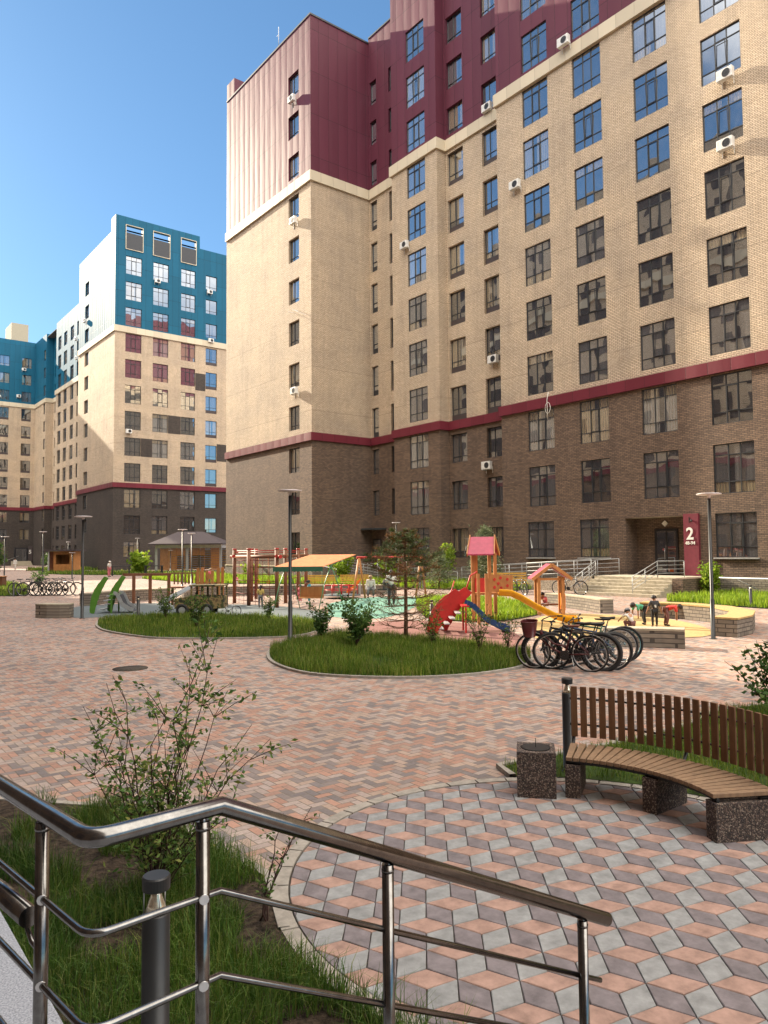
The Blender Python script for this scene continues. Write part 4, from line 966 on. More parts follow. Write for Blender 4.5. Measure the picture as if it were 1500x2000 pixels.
for i, (ax, c, u, z, lab) in enumerate(ACS):
    o = ac0 if i == 0 else copy_tree(ac0)
    o.location = (c, u, z) if ax == 'X' else (u, c, z); o.rotation_euler = (0, 0, -math.pi/2 if ax == 'X' else 0); tag(o, lab, None, 'air conditioners on the facades')
# loose cable coil on the long facade
o = thing('cable_coil', 'coil of pale cable hanging over the burgundy band between two windows', 'cable', (36.16, 29.45, 10.9))
MB().tube([(35.93, 29.45+0.2*math.cos(a*0.4), 11.0+0.34*math.sin(a*0.4)) for a in range(16)], 0.016, 5, closed=True).tube([(35.95, 29.4, 12.0), (35.92, 29.5, 11.5), (35.9, 29.46, 10.9), (35.93, 29.5, 10.3)], 0.02, 5).build('cable', 'white', o, True)
# bare aircon brackets, sunlit side
o = thing('empty_bracket', 'empty steel wall bracket with trailing cable on the sunlit brick side of the corner tower', 'bracket', (31.5, 51.7, 21.9))
MB().bar((31.49, 52.1, 22.0), (31.0, 52.1, 22.0), 0.03, 0.04).bar((31.49, 51.4, 22.0), (31.0, 51.4, 22.0), 0.03, 0.04).tube([(31.1, 51.4, 22.0), (31.3, 50.9, 21.7), (31.46, 50.1, 21.3)], 0.02, 5).build('arms', 'white_frame', o, True)
o = thing('roof_mast', 'thin metal mast on the roof edge of the burgundy corner tower', 'mast', (31.8, 55.0, 46.1))
MB().cyl((31.8, 55.0, 46.1), (31.8, 55.0, 48.3), 0.03, 6).cyl((31.8, 55.0, 47.6), (31.8, 55.3, 47.6), 0.02, 5).build('mast', 'galv', o, True)

# ------------------------------------------------------------------ entrance stairs, ramp and railings
ES = thing('entrance_stairs', 'pale concrete entrance stairs leading up to the brown brick porch with number 2', 'stairs', (32.8, 21.5, 0))
m_ = MB(); n = 6; H_ = 0.88
for k in range(n-1): m_.box(31.3+k*0.33, 33.1, 19.5-0.0+0.0, 24.2, k*H_/n, (k+1)*H_/n)
m_.box(33.1, 36.1, 19.6, 24.4, 0, H_); m_.build('steps', 'concrete', ES, True, 0.008)
MB().box(32.6, 36.08, 18.95, 19.48, 0.0, 0.86).build('side_wall', 'brick_brown', ES, True)
def rail_run(mb, p, q, h=0.85, posts=3, n=4, r=0.022):
    p, q = Vector(p), Vector(q)
    for k in range(n): z = Vector((0, 0, h*(k+1)/n)) if n > 1 else Vector((0, 0, h)); mb.tube([p+z, q+z], r if k == n-1 else r*0.6, 6)
    for k in range(posts): a = p+(q-p)*(k/(posts-1)); mb.tube([a, a+Vector((0, 0, h))], r*0.9, 6)
SR = thing('stair_handrail', 'steel handrail running up the middle of the pale entrance stairs', 'railing', (32.0, 20.8, 0))
m_ = MB(); rail_run(m_, (31.5, 20.9, 0.15), (33.2, 20.6, 0.88), 0.8, 3); rail_run(m_, (33.2, 20.6, 0.88), (34.6, 20.0, 0.88), 0.8, 2, 4); m_.build('rails', 'galv', SR, True)
SR2 = thing('stair_handrail', 'steel handrail on the left flank of the pale entrance stairs, beside the ramp', 'railing', (32.0, 24.1, 0))
m_ = MB(); rail_run(m_, (31.4, 24.15, 0.1), (33.1, 24.15, 0.88), 0.8, 4); m_.build('rails', 'galv', SR2, True)
RP = thing('access_ramp', 'pebble-faced wheelchair ramp sloping down beside the brown brick wall', 'ramp', (34.0, 30.0, 0))
m_ = MB(); m_.prism([(33.1, 24.25), (36.0, 24.25), (36.0, 34.5), (33.1, 34.5)], 0, 0.3)
m_.add([(33.1, 24.25, 0.3), (33.1, 34.5, 0.3), (36.0, 34.5, 0.3), (36.0, 24.25, 0.3), (33.1, 24.25, 0.88), (36.0, 24.25, 0.88)], [(0, 4, 1), (3, 2, 5), (4, 5, 2, 1), (0, 3, 5, 4)]); m_.build('ramp_body', 'pebble', RP, True)
RR = thing('ramp_railing', 'long steel railing with four bars along the entrance ramp, behind the play tower', 'railing', (33.2, 30.0, 0.3))
m_ = MB(); rail_run(m_, (33.2, 24.5, 0.86), (33.2, 29.0, 0.62), 0.9, 5); rail_run(m_, (33.2, 29.0, 0.62), (33.2, 34.4, 0.33), 0.9, 5); rail_run(m_, (35.7, 24.5, 0.86), (35.7, 34.4, 0.33), 0.9, 8); m_.build('rails', 'galv', RR, True)
R3 = thing('ramp_railing', 'steel railing along the foot of the recessed facade, behind the pine', 'railing', (36.0, 45.0, 0.1))
m_ = MB(); rail_run(m_, (33.4, 35.0, 0.05), (34.3, 43.5, 0.35), 0.85, 8); rail_run(m_, (34.3, 43.5, 0.35), (34.8, 49.0, 0.75), 0.85, 5); rail_run(m_, (33.6, 43.5, 0.3), (31.6, 48.8, 1.0), 0.85, 5); m_.build('rails', 'galv', R3, True)
R4 = thing('wall_pipe', 'pale pipe rail on stays along the stone plinth right of the red entrance sign', 'pipe', (35.9, 17.0, 0.7))
m_ = MB(); m_.tube([(35.8, 19.0, 0.82), (35.8, 5.0, 0.82)], 0.05, 8)
for y in (18.0, 15.0, 12.0): m_.tube([(35.8, y, 0.8), (36.05, y-0.9, 0.3)], 0.02, 5)
m_.build('pipe', 'galv', R4, True)

# ------------------------------------------------------------------ vegetation
def M_leaf(name, cols, rough=0.55, trans=0.35):
    m, nt, b = mat_new(name); g = nt.nodes.new('ShaderNodeNewGeometry')
    st = [(i/(len(cols)-1), c) for i, c in enumerate(cols)]
    c = ramp(nt, g.outputs['Random Per Island'], st); x, y, z, _ = worldpos(nt)
    n = noise_n(nt, comb(nt, x, y, z), 1.3, 3, 0.6)
    c = mix(nt, 1.0, c, ramp(nt, n.outputs[0], [(0.3, (0.55, 0.62, 0.6)), (0.7, (1.35, 1.2, 1.1))]), 'MULTIPLY')
    nt.links.new(c, b.inputs['Base Color']); b.inputs['Roughness'].default_value = rough; spec(b, 0.3)
    tr = nt.nodes.new('ShaderNodeBsdfTranslucent'); nt.links.new(c, tr.inputs[0]); ms = nt.nodes.new('ShaderNodeMixShader'); ms.inputs[0].default_value = trans
    nt.links.new(b.outputs[0], ms.inputs[1]); nt.links.new(tr.outputs[0], ms.inputs[2]); nt.links.new(ms.outputs[0], nt.nodes['Material Output'].inputs[0]); return m
MT['grass'] = M_leaf('grass_blades', [(0.05, 0.12, 0.014), (0.12, 0.22, 0.024), (0.19, 0.29, 0.035), (0.32, 0.31, 0.10)])
MT['grass_shaded'] = M_leaf('shaded_grass_blades', [(0.03, 0.085, 0.012), (0.065, 0.145, 0.02), (0.10, 0.19, 0.028), (0.20, 0.22, 0.06)])  # same grass as the lawns, with the bed's deeper shade put into its colour
MT['grass_sunlit'] = M_leaf('sunlit_grass_blades', [(0.16, 0.28, 0.02), (0.25, 0.40, 0.03), (0.34, 0.46, 0.05)], 0.5, 0.45)  # yellow-green copy of the lawn grass, sunlight put into its colour
MT['leaf_dark'] = M_leaf('dark_shrub_leaves', [(0.04, 0.10, 0.022), (0.075, 0.16, 0.035), (0.13, 0.21, 0.05)])
MT['leaf_mid'] = M_leaf('mid_green_leaves', [(0.05, 0.11, 0.02), (0.09, 0.17, 0.03), (0.15, 0.22, 0.05)])
MT['leaf_bright'] = M_leaf('yellow_green_leaves', [(0.17, 0.30, 0.025), (0.26, 0.40, 0.04), (0.36, 0.46, 0.06)], 0.5, 0.5)
MT['leaf_barb'] = M_leaf('barberry_leaves', [(0.045, 0.11, 0.024), (0.09, 0.19, 0.04), (0.15, 0.25, 0.06), (0.24, 0.27, 0.07)])
MT['needle'] = M_leaf('dark_pine_needles', [(0.035, 0.065, 0.022), (0.07, 0.11, 0.035), (0.12, 0.14, 0.045)], 0.6, 0.15)
MT['needle_rust'] = M_leaf('dry_rusty_needles', [(0.12, 0.055, 0.018), (0.22, 0.09, 0.03), (0.16, 0.11, 0.04)], 0.7, 0.2)
MT['needle_pale'] = M_leaf('pale_spruce_needles', [(0.10, 0.15, 0.08), (0.17, 0.22, 0.12), (0.24, 0.28, 0.16)], 0.6, 0.2)
MT['bark'] = M_plain('brown_bark', (0.085, 0.05, 0.033), 0.9, 0, 0.4, 20, 0.2, 0.01)
MT['bark_pine'] = M_plain('orange_brown_bark', (0.19, 0.10, 0.06), 0.85, 0, 0.35, 20, 0.2, 0.006)
MT['twig'] = M_plain('dark_reddish_twig', (0.06, 0.032, 0.026), 0.8, 0, 0.3, 20, 0.2)
MT['petal'] = M_plain('magenta_petal', (0.38, 0.03, 0.16), 0.6)

def grass(nm, P, count, h0, h1, w, m, seed, z=0.03, holes=None, lean=0.5, clump=0.9):
    r = random.Random(seed); xs = [p[0] for p in P]; ys = [p[1] for p in P]; x0, x1, y0, y1 = min(xs), max(xs), min(ys), max(ys)
    V = []; F = []; n = 0; tries = 0
    while n < count and tries < count*12:
        tries += 1
        x, y = r.uniform(x0, x1), r.uniform(y0, y1)
        if not inpoly(x, y, P): continue
        nz = noise.noise(Vector((x*clump, y*clump, seed))); 
        if holes and holes(x, y, nz): continue
        if nz < r.uniform(-0.7, -0.1): continue
        h = r.uniform(h0, h1)*(0.75+0.6*max(0, nz+0.3)); a = r.uniform(0, 6.283); la = r.uniform(0, 6.283); ll = r.random()**1.5*lean*h
        dx, dy = math.cos(a)*w/2, math.sin(a)*w/2; lx, ly = math.cos(la)*ll, math.sin(la)*ll
        o = len(V)
        V += [(x-dx, y-dy, z), (x+dx, y+dy, z), (x-dx*0.8+lx*0.35, y-dy*0.8+ly*0.35, z+h*0.55), (x+dx*0.8+lx*0.35, y+dy*0.8+ly*0.35, z+h*0.55), (x+lx, y+ly, z+h*(1-0.3*ll/h))]
        F += [(o, o+1, o+3, o+2), (o+2, o+3, o+4)]; n += 1
    mb = MB(); mb.add(V, F); o = mb.build(nm, m); o['kind'] = 'stuff'; return o
def bedholes(x, y, nz):
    if x < 0.75: return True
    if y < 2.6: return nz < 0.15
    if y > 5.2 and x < 1.75: return nz < 0.3
    if y < 3.2: return nz < -0.02
    return nz < -0.2
grass('bed_grass', BED, 26000, 0.05, 0.25, 0.005, 'grass_shaded', 1, 0.02, bedholes, 1.25, 1.9)
grass('lawn_grass', LAWN1, 20000, 0.06, 0.26, 0.012, 'grass', 2)
grass('lawn_grass', LAWN2, 34000, 0.06, 0.28, 0.009, 'grass', 3)
grass('lawn_grass', BEDR, 20000, 0.06, 0.16, 0.006, 'grass', 4, lean=0.7)
grass('sunny_grass', GR, 14000, 0.18, 0.42, 0.03, 'grass_sunlit', 5)
grass('sunny_grass', GA, 16000, 0.25, 0.55, 0.05, 'grass_sunlit', 6)
grass('sunny_grass', GP, 8000, 0.15, 0.35, 0.03, 'grass_sunlit', 7)
grass('far_grass', GK, 4000, 0.15, 0.4, 0.09, 'grass', 8); grass('far_grass', GF, 2500, 0.2, 0.6, 0.12, 'grass', 9); grass('lawn_grass', GL, 8000, 0.15, 0.3, 0.04, 'grass', 10)

def leafquad(V, F, c, s, r, asp=0.5, up=0.3):
    d = Vector((r.gauss(0, 1), r.gauss(0, 1), r.gauss(up, 0.6))).normalized(); q = d.orthogonal().normalized(); q = Matrix.Rotation(r.uniform(0, 6.28), 3, d) @ q; n = d.cross(q)
    o = len(V); a = c; m_ = c+d*s*0.5; V += [a[:], (m_+q*s*asp/2+n*s*0.06)[:], (c+d*s)[:], (m_-q*s*asp/2+n*s*0.06)[:]]
    F += [(o, o+1, o+2, o+3)]
def shrub(name, label, loc, h, spread, stems, leaves, ls, mat, seed, cat='shrub', stem_r=0.006, fol=0.35, group=None, twigs=4, asp=0.55, bias=0.0, parts=True, custom=None):
    r = random.Random(seed); t = thing(name, label, cat, loc, group=group); st = MB(); V = []; F = []; tips = []
    if custom: specs = custom
    else:
        specs = []
        for k in range(stems):
            a = 6.283*k/stems+r.uniform(-0.4, 0.4); rad = spread*r.uniform(0.25, 1.0); specs.append((rad*math.cos(a), rad*math.sin(a), h*r.uniform(0.62, 1.0)))
    for (tx, ty, tz) in specs:
        p = [Vector((r.uniform(-0.03, 0.03), r.uniform(-0.03, 0.03), -0.02))]; n = 8
        for i in range(1, n+1):
            f = i/n; w = 0.03*tz
            p.append(Vector((tx*f**1.35+r.gauss(0, w*0.5), ty*f**1.35+r.gauss(0, w*0.5), tz*f)))
        st.tube(p, [stem_r*(1.15-0.85*i/n) for i in range(n+1)], 5)
        segs = [(p, 1.0)]
        for _ in range(twigs):
            i = r.randint(2, n-1); b = p[i]; d = Vector((r.gauss(0, 1), r.gauss(0, 1), r.uniform(0.2, 1.4))).normalized()*h*r.uniform(0.10, 0.24)
            q = [b, b+d*0.5+Vector((0, 0, 0.01)), b+d]; st.tube(q, [stem_r*0.5, stem_r*0.4, stem_r*0.2], 4); segs.append((q, 0.6))
        tips += segs
    for _ in range(leaves):
        q, wgt = r.choice(tips); 
        f = r.uniform(fol if len(q) > 4 else 0.1, 1.0)
        i = min(len(q)-2, int(f*(len(q)-1))); u = f*(len(q)-1)-i
        c = q[i].lerp(q[i+1], u)+Vector((r.gauss(0, 1), r.gauss(0, 1), r.gauss(0, 1)))*ls*0.5
        leafquad(V, F, c, ls*r.uniform(0.6, 1.25), r, asp)
    st.build('stem', 'twig', t); lf = MB(); lf.add(V, F); lf.build('foliage', mat, t); return t
RX, RY = Vector((0.7876, -0.6162)), Vector((0.6162, 0.7862))    # camera-right and away, on the ground
def rel(x, d, z): v = RX*x+RY*d; return (v.x, v.y, z)
cs = [rel(-0.50, 0.05, 1.28), rel(-0.34, 0.1, 1.42), rel(-0.22, -0.15, 1.52), rel(-0.05, 0.1, 1.35), rel(0.02, -0.1, 1.40), rel(0.18, 0.2, 1.50), rel(0.28, 0.05, 1.92), rel(0.40, -0.05, 1.72), rel(0.42, 0.2, 1.35), rel(0.60, 0.1, 1.15), rel(0.72, 0.0, 1.08), rel(-0.45, -0.1, 1.0), rel(-0.38, 0.25, 0.85), rel(0.1, 0.3, 1.1), rel(0.3, -0.2, 1.2), rel(0.5, 0.3, 0.9), rel(-0.2, -0.2, 1.0), rel(0.02, 0.2, 1.15), rel(0.55, -0.1, 0.7), rel(0.22, -0.1, 0.95)]
shrub('barberry_shrub', 'sparse leafy shrub with many thin dark stems in the bed behind the steel railing', (1.84, 4.75, 0.02), 1.45, 0.5, 0, 2600, 0.045, 'leaf_barb', 21, stem_r=0.0055, fol=0.42, twigs=9, asp=0.48, custom=cs)
shrub('young_shrub', 'small thin green shoot with leaves at the right edge of the front bed', (2.3, 4.2, 0.02), 0.5, 0.2, 4, 110, 0.032, 'leaf_mid', 22, fol=0.2, twigs=3, custom=[rel(0.12, 0.1, 0.62), rel(0.2, 0.05, 0.5), rel(0.3, 0.1, 0.66), rel(0.06, 0.0, 0.35)])
shrub('dogwood_shrub', 'dark leafy shrub with upright stems at the right edge, behind the curved bench', (10.35, 4.75, 0.03), 1.25, 0.55, 9, 420, 0.085, 'leaf_dark', 23, stem_r=0.009, fol=0.5, twigs=4, asp=0.7, custom=[rel(-0.55, 0.2, 0.72), rel(-0.35, 0, 0.95), rel(-0.12, 0.2, 1.0), rel(0.05, 0, 1.15), rel(0.3, 0.1, 1.1), rel(-0.45, -0.1, 0.5), rel(0.4, -0.2, 0.9), rel(-0.2, 0.1, 0.85), rel(0.15, -0.1, 0.95)])
shrub('viburnum_shrub', 'dense dark leafy shrub on the middle lawn, left of the pine', (10.35, 14.3, 0.03), 1.25, 0.62, 14, 1500, 0.085, 'leaf_dark', 24, fol=0.3, twigs=6, asp=0.7)
shrub('viburnum_shrub', 'low dark leafy shrub by the tall lamp on the middle lawn', (10.6, 16.2, 0.03), 1.0, 0.5, 10, 800, 0.08, 'leaf_dark', 25, fol=0.25, twigs=5, asp=0.7)
shrub('twiggy_shrub', 'thin shrub with bare lower stems before the red climbing wall', (11.75, 13.2, 0.03), 0.95, 0.42, 10, 420, 0.065, 'leaf_mid', 26, fol=0.5, twigs=5)
shrub('twiggy_shrub', 'twiggy shrub with bare stems in front of the blue slide', (12.1, 12.0, 0.03), 1.05, 0.5, 12, 380, 0.06, 'leaf_mid', 27, fol=0.55, twigs=6)
shrub('twiggy_shrub', 'sparse shrub at the right tip of the middle lawn beside the basket bicycle', (12.6, 11.6, 0.03), 0.9, 0.4, 8, 220, 0.06, 'leaf_mid', 28, fol=0.5, twigs=4)
shrub('twiggy_shrub', 'leafy shrub on the left lawn in front of the camouflage play jeep', (9.4, 21.2, 0.03), 1.15, 0.5, 12, 700, 0.07, 'leaf_mid', 29, fol=0.25, twigs=5)
shrub('twiggy_shrub', 'shrub on the left lawn between the crocodile slide and the jeep', (9.8, 24.6, 0.03), 1.1, 0.6, 12, 800, 0.07, 'leaf_mid', 30, fol=0.25, twigs=5)
shrub('twiggy_shrub', 'shrub on the left lawn before the rope climbing frame', (12.2, 21.8, 0.03), 0.9, 0.45, 10, 500, 0.07, 'leaf_mid', 31, fol=0.25, twigs=5)
shrub('round_bush', 'bright yellow-green bush at the wall right of the number 2 panel', (34.1, 18.4, 0.03), 1.65, 0.6, 16, 1700, 0.16, 'leaf_bright', 32, cat='bush', fol=0.1, twigs=5, asp=0.7)
shrub('round_bush', 'bright yellow-green bush at the foot of the dark wall, left of the gazebo', (30.3, 84.0, 0.03), 2.1, 1.5, 16, 900, 0.45, 'leaf_bright', 33, cat='bush', fol=0.1, twigs=4, asp=0.8)
shrub('round_bush', 'yellow-green bush just right of the gazebo before the corner tower', (30.6, 58.0, 0.03), 1.3, 0.7, 12, 500, 0.28, 'leaf_bright', 34, cat='bush', fol=0.1, twigs=4, asp=0.8)
shrub('round_bush', 'yellow-green bush behind the wooden swing frame, left of the pine crown', (32.5, 46.5, 0.03), 1.9, 1.0, 14, 800, 0.24, 'leaf_bright', 35, cat='bush', fol=0.1, twigs=4, asp=0.8)
shrub('round_bush', 'yellow-green bush seen through the lower branches of the pine', (32.6, 41.2, 0.03), 1.9, 0.9, 14, 800, 0.22, 'leaf_bright', 36, cat='bush', fol=0.1, twigs=4, asp=0.8)
shrub('round_bush', 'dark green bush at the left edge beside the leftmost lamp', (10.2, 66.0, 0.03), 1.7, 1.3, 14, 900, 0.25, 'leaf_dark', 37, cat='bush', fol=0.1, twigs=4, asp=0.8)
shrub('round_bush', 'low grey-green shrub behind the far bicycles on the left lawn', (12.3, 52.5, 0.03), 1.25, 0.7, 12, 500, 0.12, 'leaf_dark', 38, cat='bush', fol=0.1, twigs=4, asp=0.7)
for i, (x, y, s_) in enumerate(((0.98, 2.75, 1), (1.12, 2.62, 2))):
    pass

def cloudtree(name, label, loc, h, rad, z0, n, ls, mat, seed, cone=False, trunk=0.03, cat='tree'):
    r = random.Random(seed); t = thing(name, label, cat, loc); tr = MB(); V = []; F = []
    tr.tube([(0, 0, -0.03), (0.02, 0.01, h*0.5), (0, 0, h*0.95)], [trunk, trunk*0.7, trunk*0.2], 7)
    cl = []
    for k in range(26 if not cone else 60):
        f = (k+0.5)/(26 if not cone else 60); z = z0+(h-z0)*f; R_ = rad*((1-f)**0.8+0.05) if cone else rad*math.sin(math.pi*(0.12+0.8*f))
        a = k*2.4+r.uniform(-0.3, 0.3); rr_ = R_*r.uniform(0.55, 1.0); e = Vector((rr_*math.cos(a), rr_*math.sin(a), z+(0.12*rr_ if not cone else 0.25*rr_)))
        tr.tube([(0, 0, z-0.15*rr_), e], [trunk*0.35, trunk*0.08], 4); cl.append(e); cl.append(e*0.6+Vector((0, 0, z*0.4)))
    for _ in range(n):
        c = r.choice(cl)+Vector((r.gauss(0, 1), r.gauss(0, 1), r.gauss(0, 0.8)))*rad*0.16
        leafquad(V, F, c, ls*r.uniform(0.6, 1.2), r, 0.6 if not cone else 0.25)
    tr.build('trunk', 'bark', t); lf = MB(); lf.add(V, F); lf.build('crown', mat, t); return t
cloudtree('young_tree', 'small bright green tree with a pale stem before the brown brick wall', (33.2, 35.8, 0.03), 2.6, 0.62, 1.0, 1400, 0.16, 'leaf_bright', 41)
cloudtree('spruce_tree', 'pale green spruce behind the red-roofed play tower', (30.8, 30.0, 0.03), 3.4, 1.05, 0.35, 5200, 0.20, 'needle_pale', 42, cone=True, trunk=0.05)
cloudtree('spruce_tree', 'second lower pale spruce left of the play tower, right of the pine', (29.8, 32.8, 0.03), 2.0, 0.9, 0.25, 2200, 0.18, 'needle_pale', 43, cone=True, trunk=0.04)
cloudtree('young_tree', 'dark young tree at the left edge before entrance number 5', (14.5, 80.0, 0.03), 3.4, 1.3, 0.9, 1500, 0.28, 'leaf_dark', 44)
cloudtree('young_tree', 'low green tree on the far lawn below the number 5 panel', (27.6, 110.0, 0.03), 2.4, 1.5, 0.6, 900, 0.35, 'leaf_dark', 45)

def pine():
    r = random.Random(5); t = thing('pine_tree', 'young pine with bare lower branches and a dark rusty crown on the middle lawn', 'tree', (12.2, 14.72, 0.03)); H_ = 2.75
    tk = MB(); tk.tube([(0, 0, -0.04), (0.01, 0, 0.6), (0.02, 0.01, 1.4), (0.0, 0.0, 2.1), (0.02, 0, H_)], [0.058, 0.05, 0.042, 0.028, 0.008], 9)
    br = MB(); N = ([], []); Rn = ([], [])
    wh = [0.32, 0.5, 0.68, 0.88, 1.08, 1.3, 1.5, 1.68, 1.86, 2.03, 2.2, 2.36, 2.52, 2.66]
    for k, z in enumerate(wh):
        nb = 6
        for j in range(nb):
            a = 6.283*j/nb+k*0.7+r.uniform(-0.3, 0.3); L_ = (1.12 if k < 9 else 1.12-0.17*(k-8))*r.uniform(0.7, 1.08); rise = L_*r.uniform(0.12, 0.42)
            P = [Vector((0, 0, z))]+[Vector((L_*f*math.cos(a)+r.gauss(0, 0.015), L_*f*math.sin(a)+r.gauss(0, 0.015), z-0.05*math.sin(f*3)+rise*f*f)) for f in (0.25, 0.5, 0.75, 1.0)]
            br.tube(P, [0.013, 0.011, 0.008, 0.006, 0.003], 5)
            tw = [P]
            for q in range(5):
                i = r.randint(1, 4); d = (P[4]-P[0]).normalized(); s_ = Vector((-d.y, d.x, 0.25))*r.choice((-1, 1)); e = P[i]+(d*0.6+s_*0.7).normalized()*L_*r.uniform(0.18, 0.34)
                br.tube([P[i], e], [0.006, 0.002], 4); tw.append([P[i], e])
            dense = 0.12 if k < 2 else (0.3 if k < 7 else 0.9)
            for T in tw:
                n_ = int((70 if len(T) > 2 else 46)*dense*(1 if k > 5 else 0.7)); rust = r.random() < (0.18 if k > 7 else 0.5)
                for _ in range(n_):
                    f = r.uniform(0.45 if len(T) > 2 else 0.2, 1.0); i = min(len(T)-2, int(f*(len(T)-1))); c = T[i].lerp(T[i+1], f*(len(T)-1)-i)
                    tgt = Rn if rust else N
                    leafquad(tgt[0], tgt[1], c, r.uniform(0.09, 0.15), r, 0.09, 0.6)
    tk.build('trunk', 'bark_pine', t); br.build('branches', 'bark_pine', t)
    a = MB(); a.add(*N); a.build('crown', 'needle', t); a = MB(); a.add(*Rn); a.build('dry_needles', 'needle_rust', t)
pine()
# two little flowers in the bed
for i, (x, y, lab) in enumerate(((1.62, 2.46, 'pink flower on a leafy stalk at the bottom edge of the bed'), (1.42, 2.56, 'dark magenta flower at the bottom edge of the bed, left of the pink one'))):
    t = thing('garden_flower', lab, 'flower', (x, y, 0.02), group='flowers in the front bed'); r = random.Random(i+60); s_ = MB(); s_.tube([(0, 0, 0), (0.01, 0, 0.1), (0, 0, 0.17)], 0.003, 5); V = []; F = []
    for _ in range(14): leafquad(V, F, Vector((r.gauss(0, 0.02), r.gauss(0, 0.02), r.uniform(0.02, 0.14))), 0.05, r, 0.6)
    s_.build('stem', 'leaf_mid', t); a = MB(); a.add(V, F); a.build('leaves', 'leaf_mid', t); V = []; F = []
    for _ in range(22): leafquad(V, F, Vector((r.gauss(0, 0.008), r.gauss(0, 0.008), 0.18+r.gauss(0, 0.008))), 0.024, r, 0.8, 0.8)
    a = MB(); a.add(V, F); a.build('petals', 'petal', t)

# ------------------------------------------------------------------ stone seats
def stone_arc(lab, pts, w, h, top='concrete', side='brick_rough', grp='curved stone seats around the playground'):
    P = [Vector(p) for p in pts]; n = len(P); L_ = []; R_ = []
    for i in range(n):
        a = P[max(0, i-1)]; b = P[min(n-1, i+1)]; t = (b-a).normalized(); nr = Vector((-t.y, t.x)); L_.append(P[i]+nr*w/2); R_.append(P[i]-nr*w/2)
    o = thing('stone_bench', lab, 'stone bench', (*P[n//2], 0), group=grp)
    poly = [tuple(p) for p in L_]+[tuple(p) for p in R_[::-1]]
    MB().prism(poly, 0.0, h-0.05).build('base', side, o, True)
    c = Vector((0, 0)); 
    L2 = [P[i]+(L_[i]-P[i])*1.06 for i in range(n)]; R2 = [P[i]+(R_[i]-P[i])*1.06 for i in range(n)]
    MB().prism([tuple(p) for p in L2]+[tuple(p) for p in R2[::-1]], h-0.048, h).build('coping', top, o, True)
def arc(cx, cy, r, a0, a1, n=9): return [(cx+r*math.cos(R(a0+(a1-a0)*i/n)), cy+r*math.sin(R(a0+(a1-a0)*i/n))) for i in range(n+1)]
stone_arc('short curved stone block at the left of the playground beside the lamp', [(6.95, 29.2), (7.2, 28.75), (7.5, 28.45), (7.75, 28.3)], 0.55, 0.5)
stone_arc('long curved stone seat behind the crocodile slide', [(9.9, 34.1), (11.0, 35.2), (12.6, 36.0), (14.4, 36.2)], 0.5, 0.55)
stone_arc('long curved stone seat behind the rope climbing frame and the merry-go-round', [(15.6, 36.9), (17.5, 36.6), (20.0, 35.6), (22.6, 33.8), (24.2, 32.0), (24.8, 30.8)], 0.5, 0.5)
stone_arc('stone seat right of the red-roofed play house, before the entrance stairs', [(24.6, 20.2), (24.1, 18.8), (23.5, 17.4), (22.8, 16.2)], 0.5, 0.5)
stone_arc('nearest stone seat with a shingled pale top, behind the bicycles', [(15.1, 10.9), (15.55, 10.4), (15.95, 9.85), (16.2, 9.4)], 0.5, 0.44)
stone_arc('curved stone seat with ochre top at the right, behind the lamp', [(22.6, 14.6), (22.9, 13.2), (22.5, 11.8), (21.4, 10.6), (20.0, 10.0), (18.9, 9.85)], 0.62, 0.5, 'rubber_sand')

# ------------------------------------------------------------------ playground
MT['red_paint'] = M_plain('red_paint', (0.50, 0.03, 0.025), 0.4)
MT['roof_red'] = M_plain('raspberry_roof', (0.42, 0.05, 0.10), 0.5)
MT['yellow_plastic'] = M_plain('yellow_plastic', (0.82, 0.42, 0.01), 0.35)
MT['orange_plastic'] = M_plain('orange_plastic', (0.80, 0.19, 0.02), 0.4)
MT['green_paint'] = M_plain('green_paint', (0.10, 0.25, 0.03), 0.5)
MT['green_dark'] = M_plain('dark_green_fabric', (0.02, 0.09, 0.05), 0.7)
MT['blue_plastic'] = M_plain('dark_blue_plastic', (0.015, 0.055, 0.16), 0.35)
MT['orange_fabric'] = M_plain('orange_canopy_fabric', (0.62, 0.24, 0.10), 0.75)
MT['charcoal_steel'] = M_plain('dark_worn_steel', (0.09, 0.10, 0.12), 0.35, 0.6)
MT['rope'] = M_plain('dark_red_rope', (0.20, 0.035, 0.03), 0.8)
MT['pole_green'] = M_plain('pale_green_tube', (0.10, 0.30, 0.15), 0.4)
MT['gazebo_roof'] = M_plain('dark_brown_roof_sheet', (0.055, 0.04, 0.045), 0.6)
def M_camo():
    m, nt, b = mat_new('camouflage_paint'); tc = nt.nodes.new('ShaderNodeTexCoord'); n = noise_n(nt, tc.outputs['Object'], 5.0, 2, 0.5)
    nt.links.new(ramp(nt, n.outputs[0], [(0.0, (0.03, 0.028, 0.02)), (0.42, (0.07, 0.085, 0.03)), (0.5, (0.28, 0.20, 0.09)), (0.6, (0.14, 0.09, 0.045))], True), b.inputs['Base Color']); b.inputs['Roughness'].default_value = 0.6; return m
MT['camo'] = M_camo()
MT['tyre'] = M_plain('black_rubber', (0.015, 0.015, 0.016), 0.75)
RZ = R(-38)
def play(name, label, cat, x, y): return thing(name, label, cat, (x, y, 0.012), RZ)
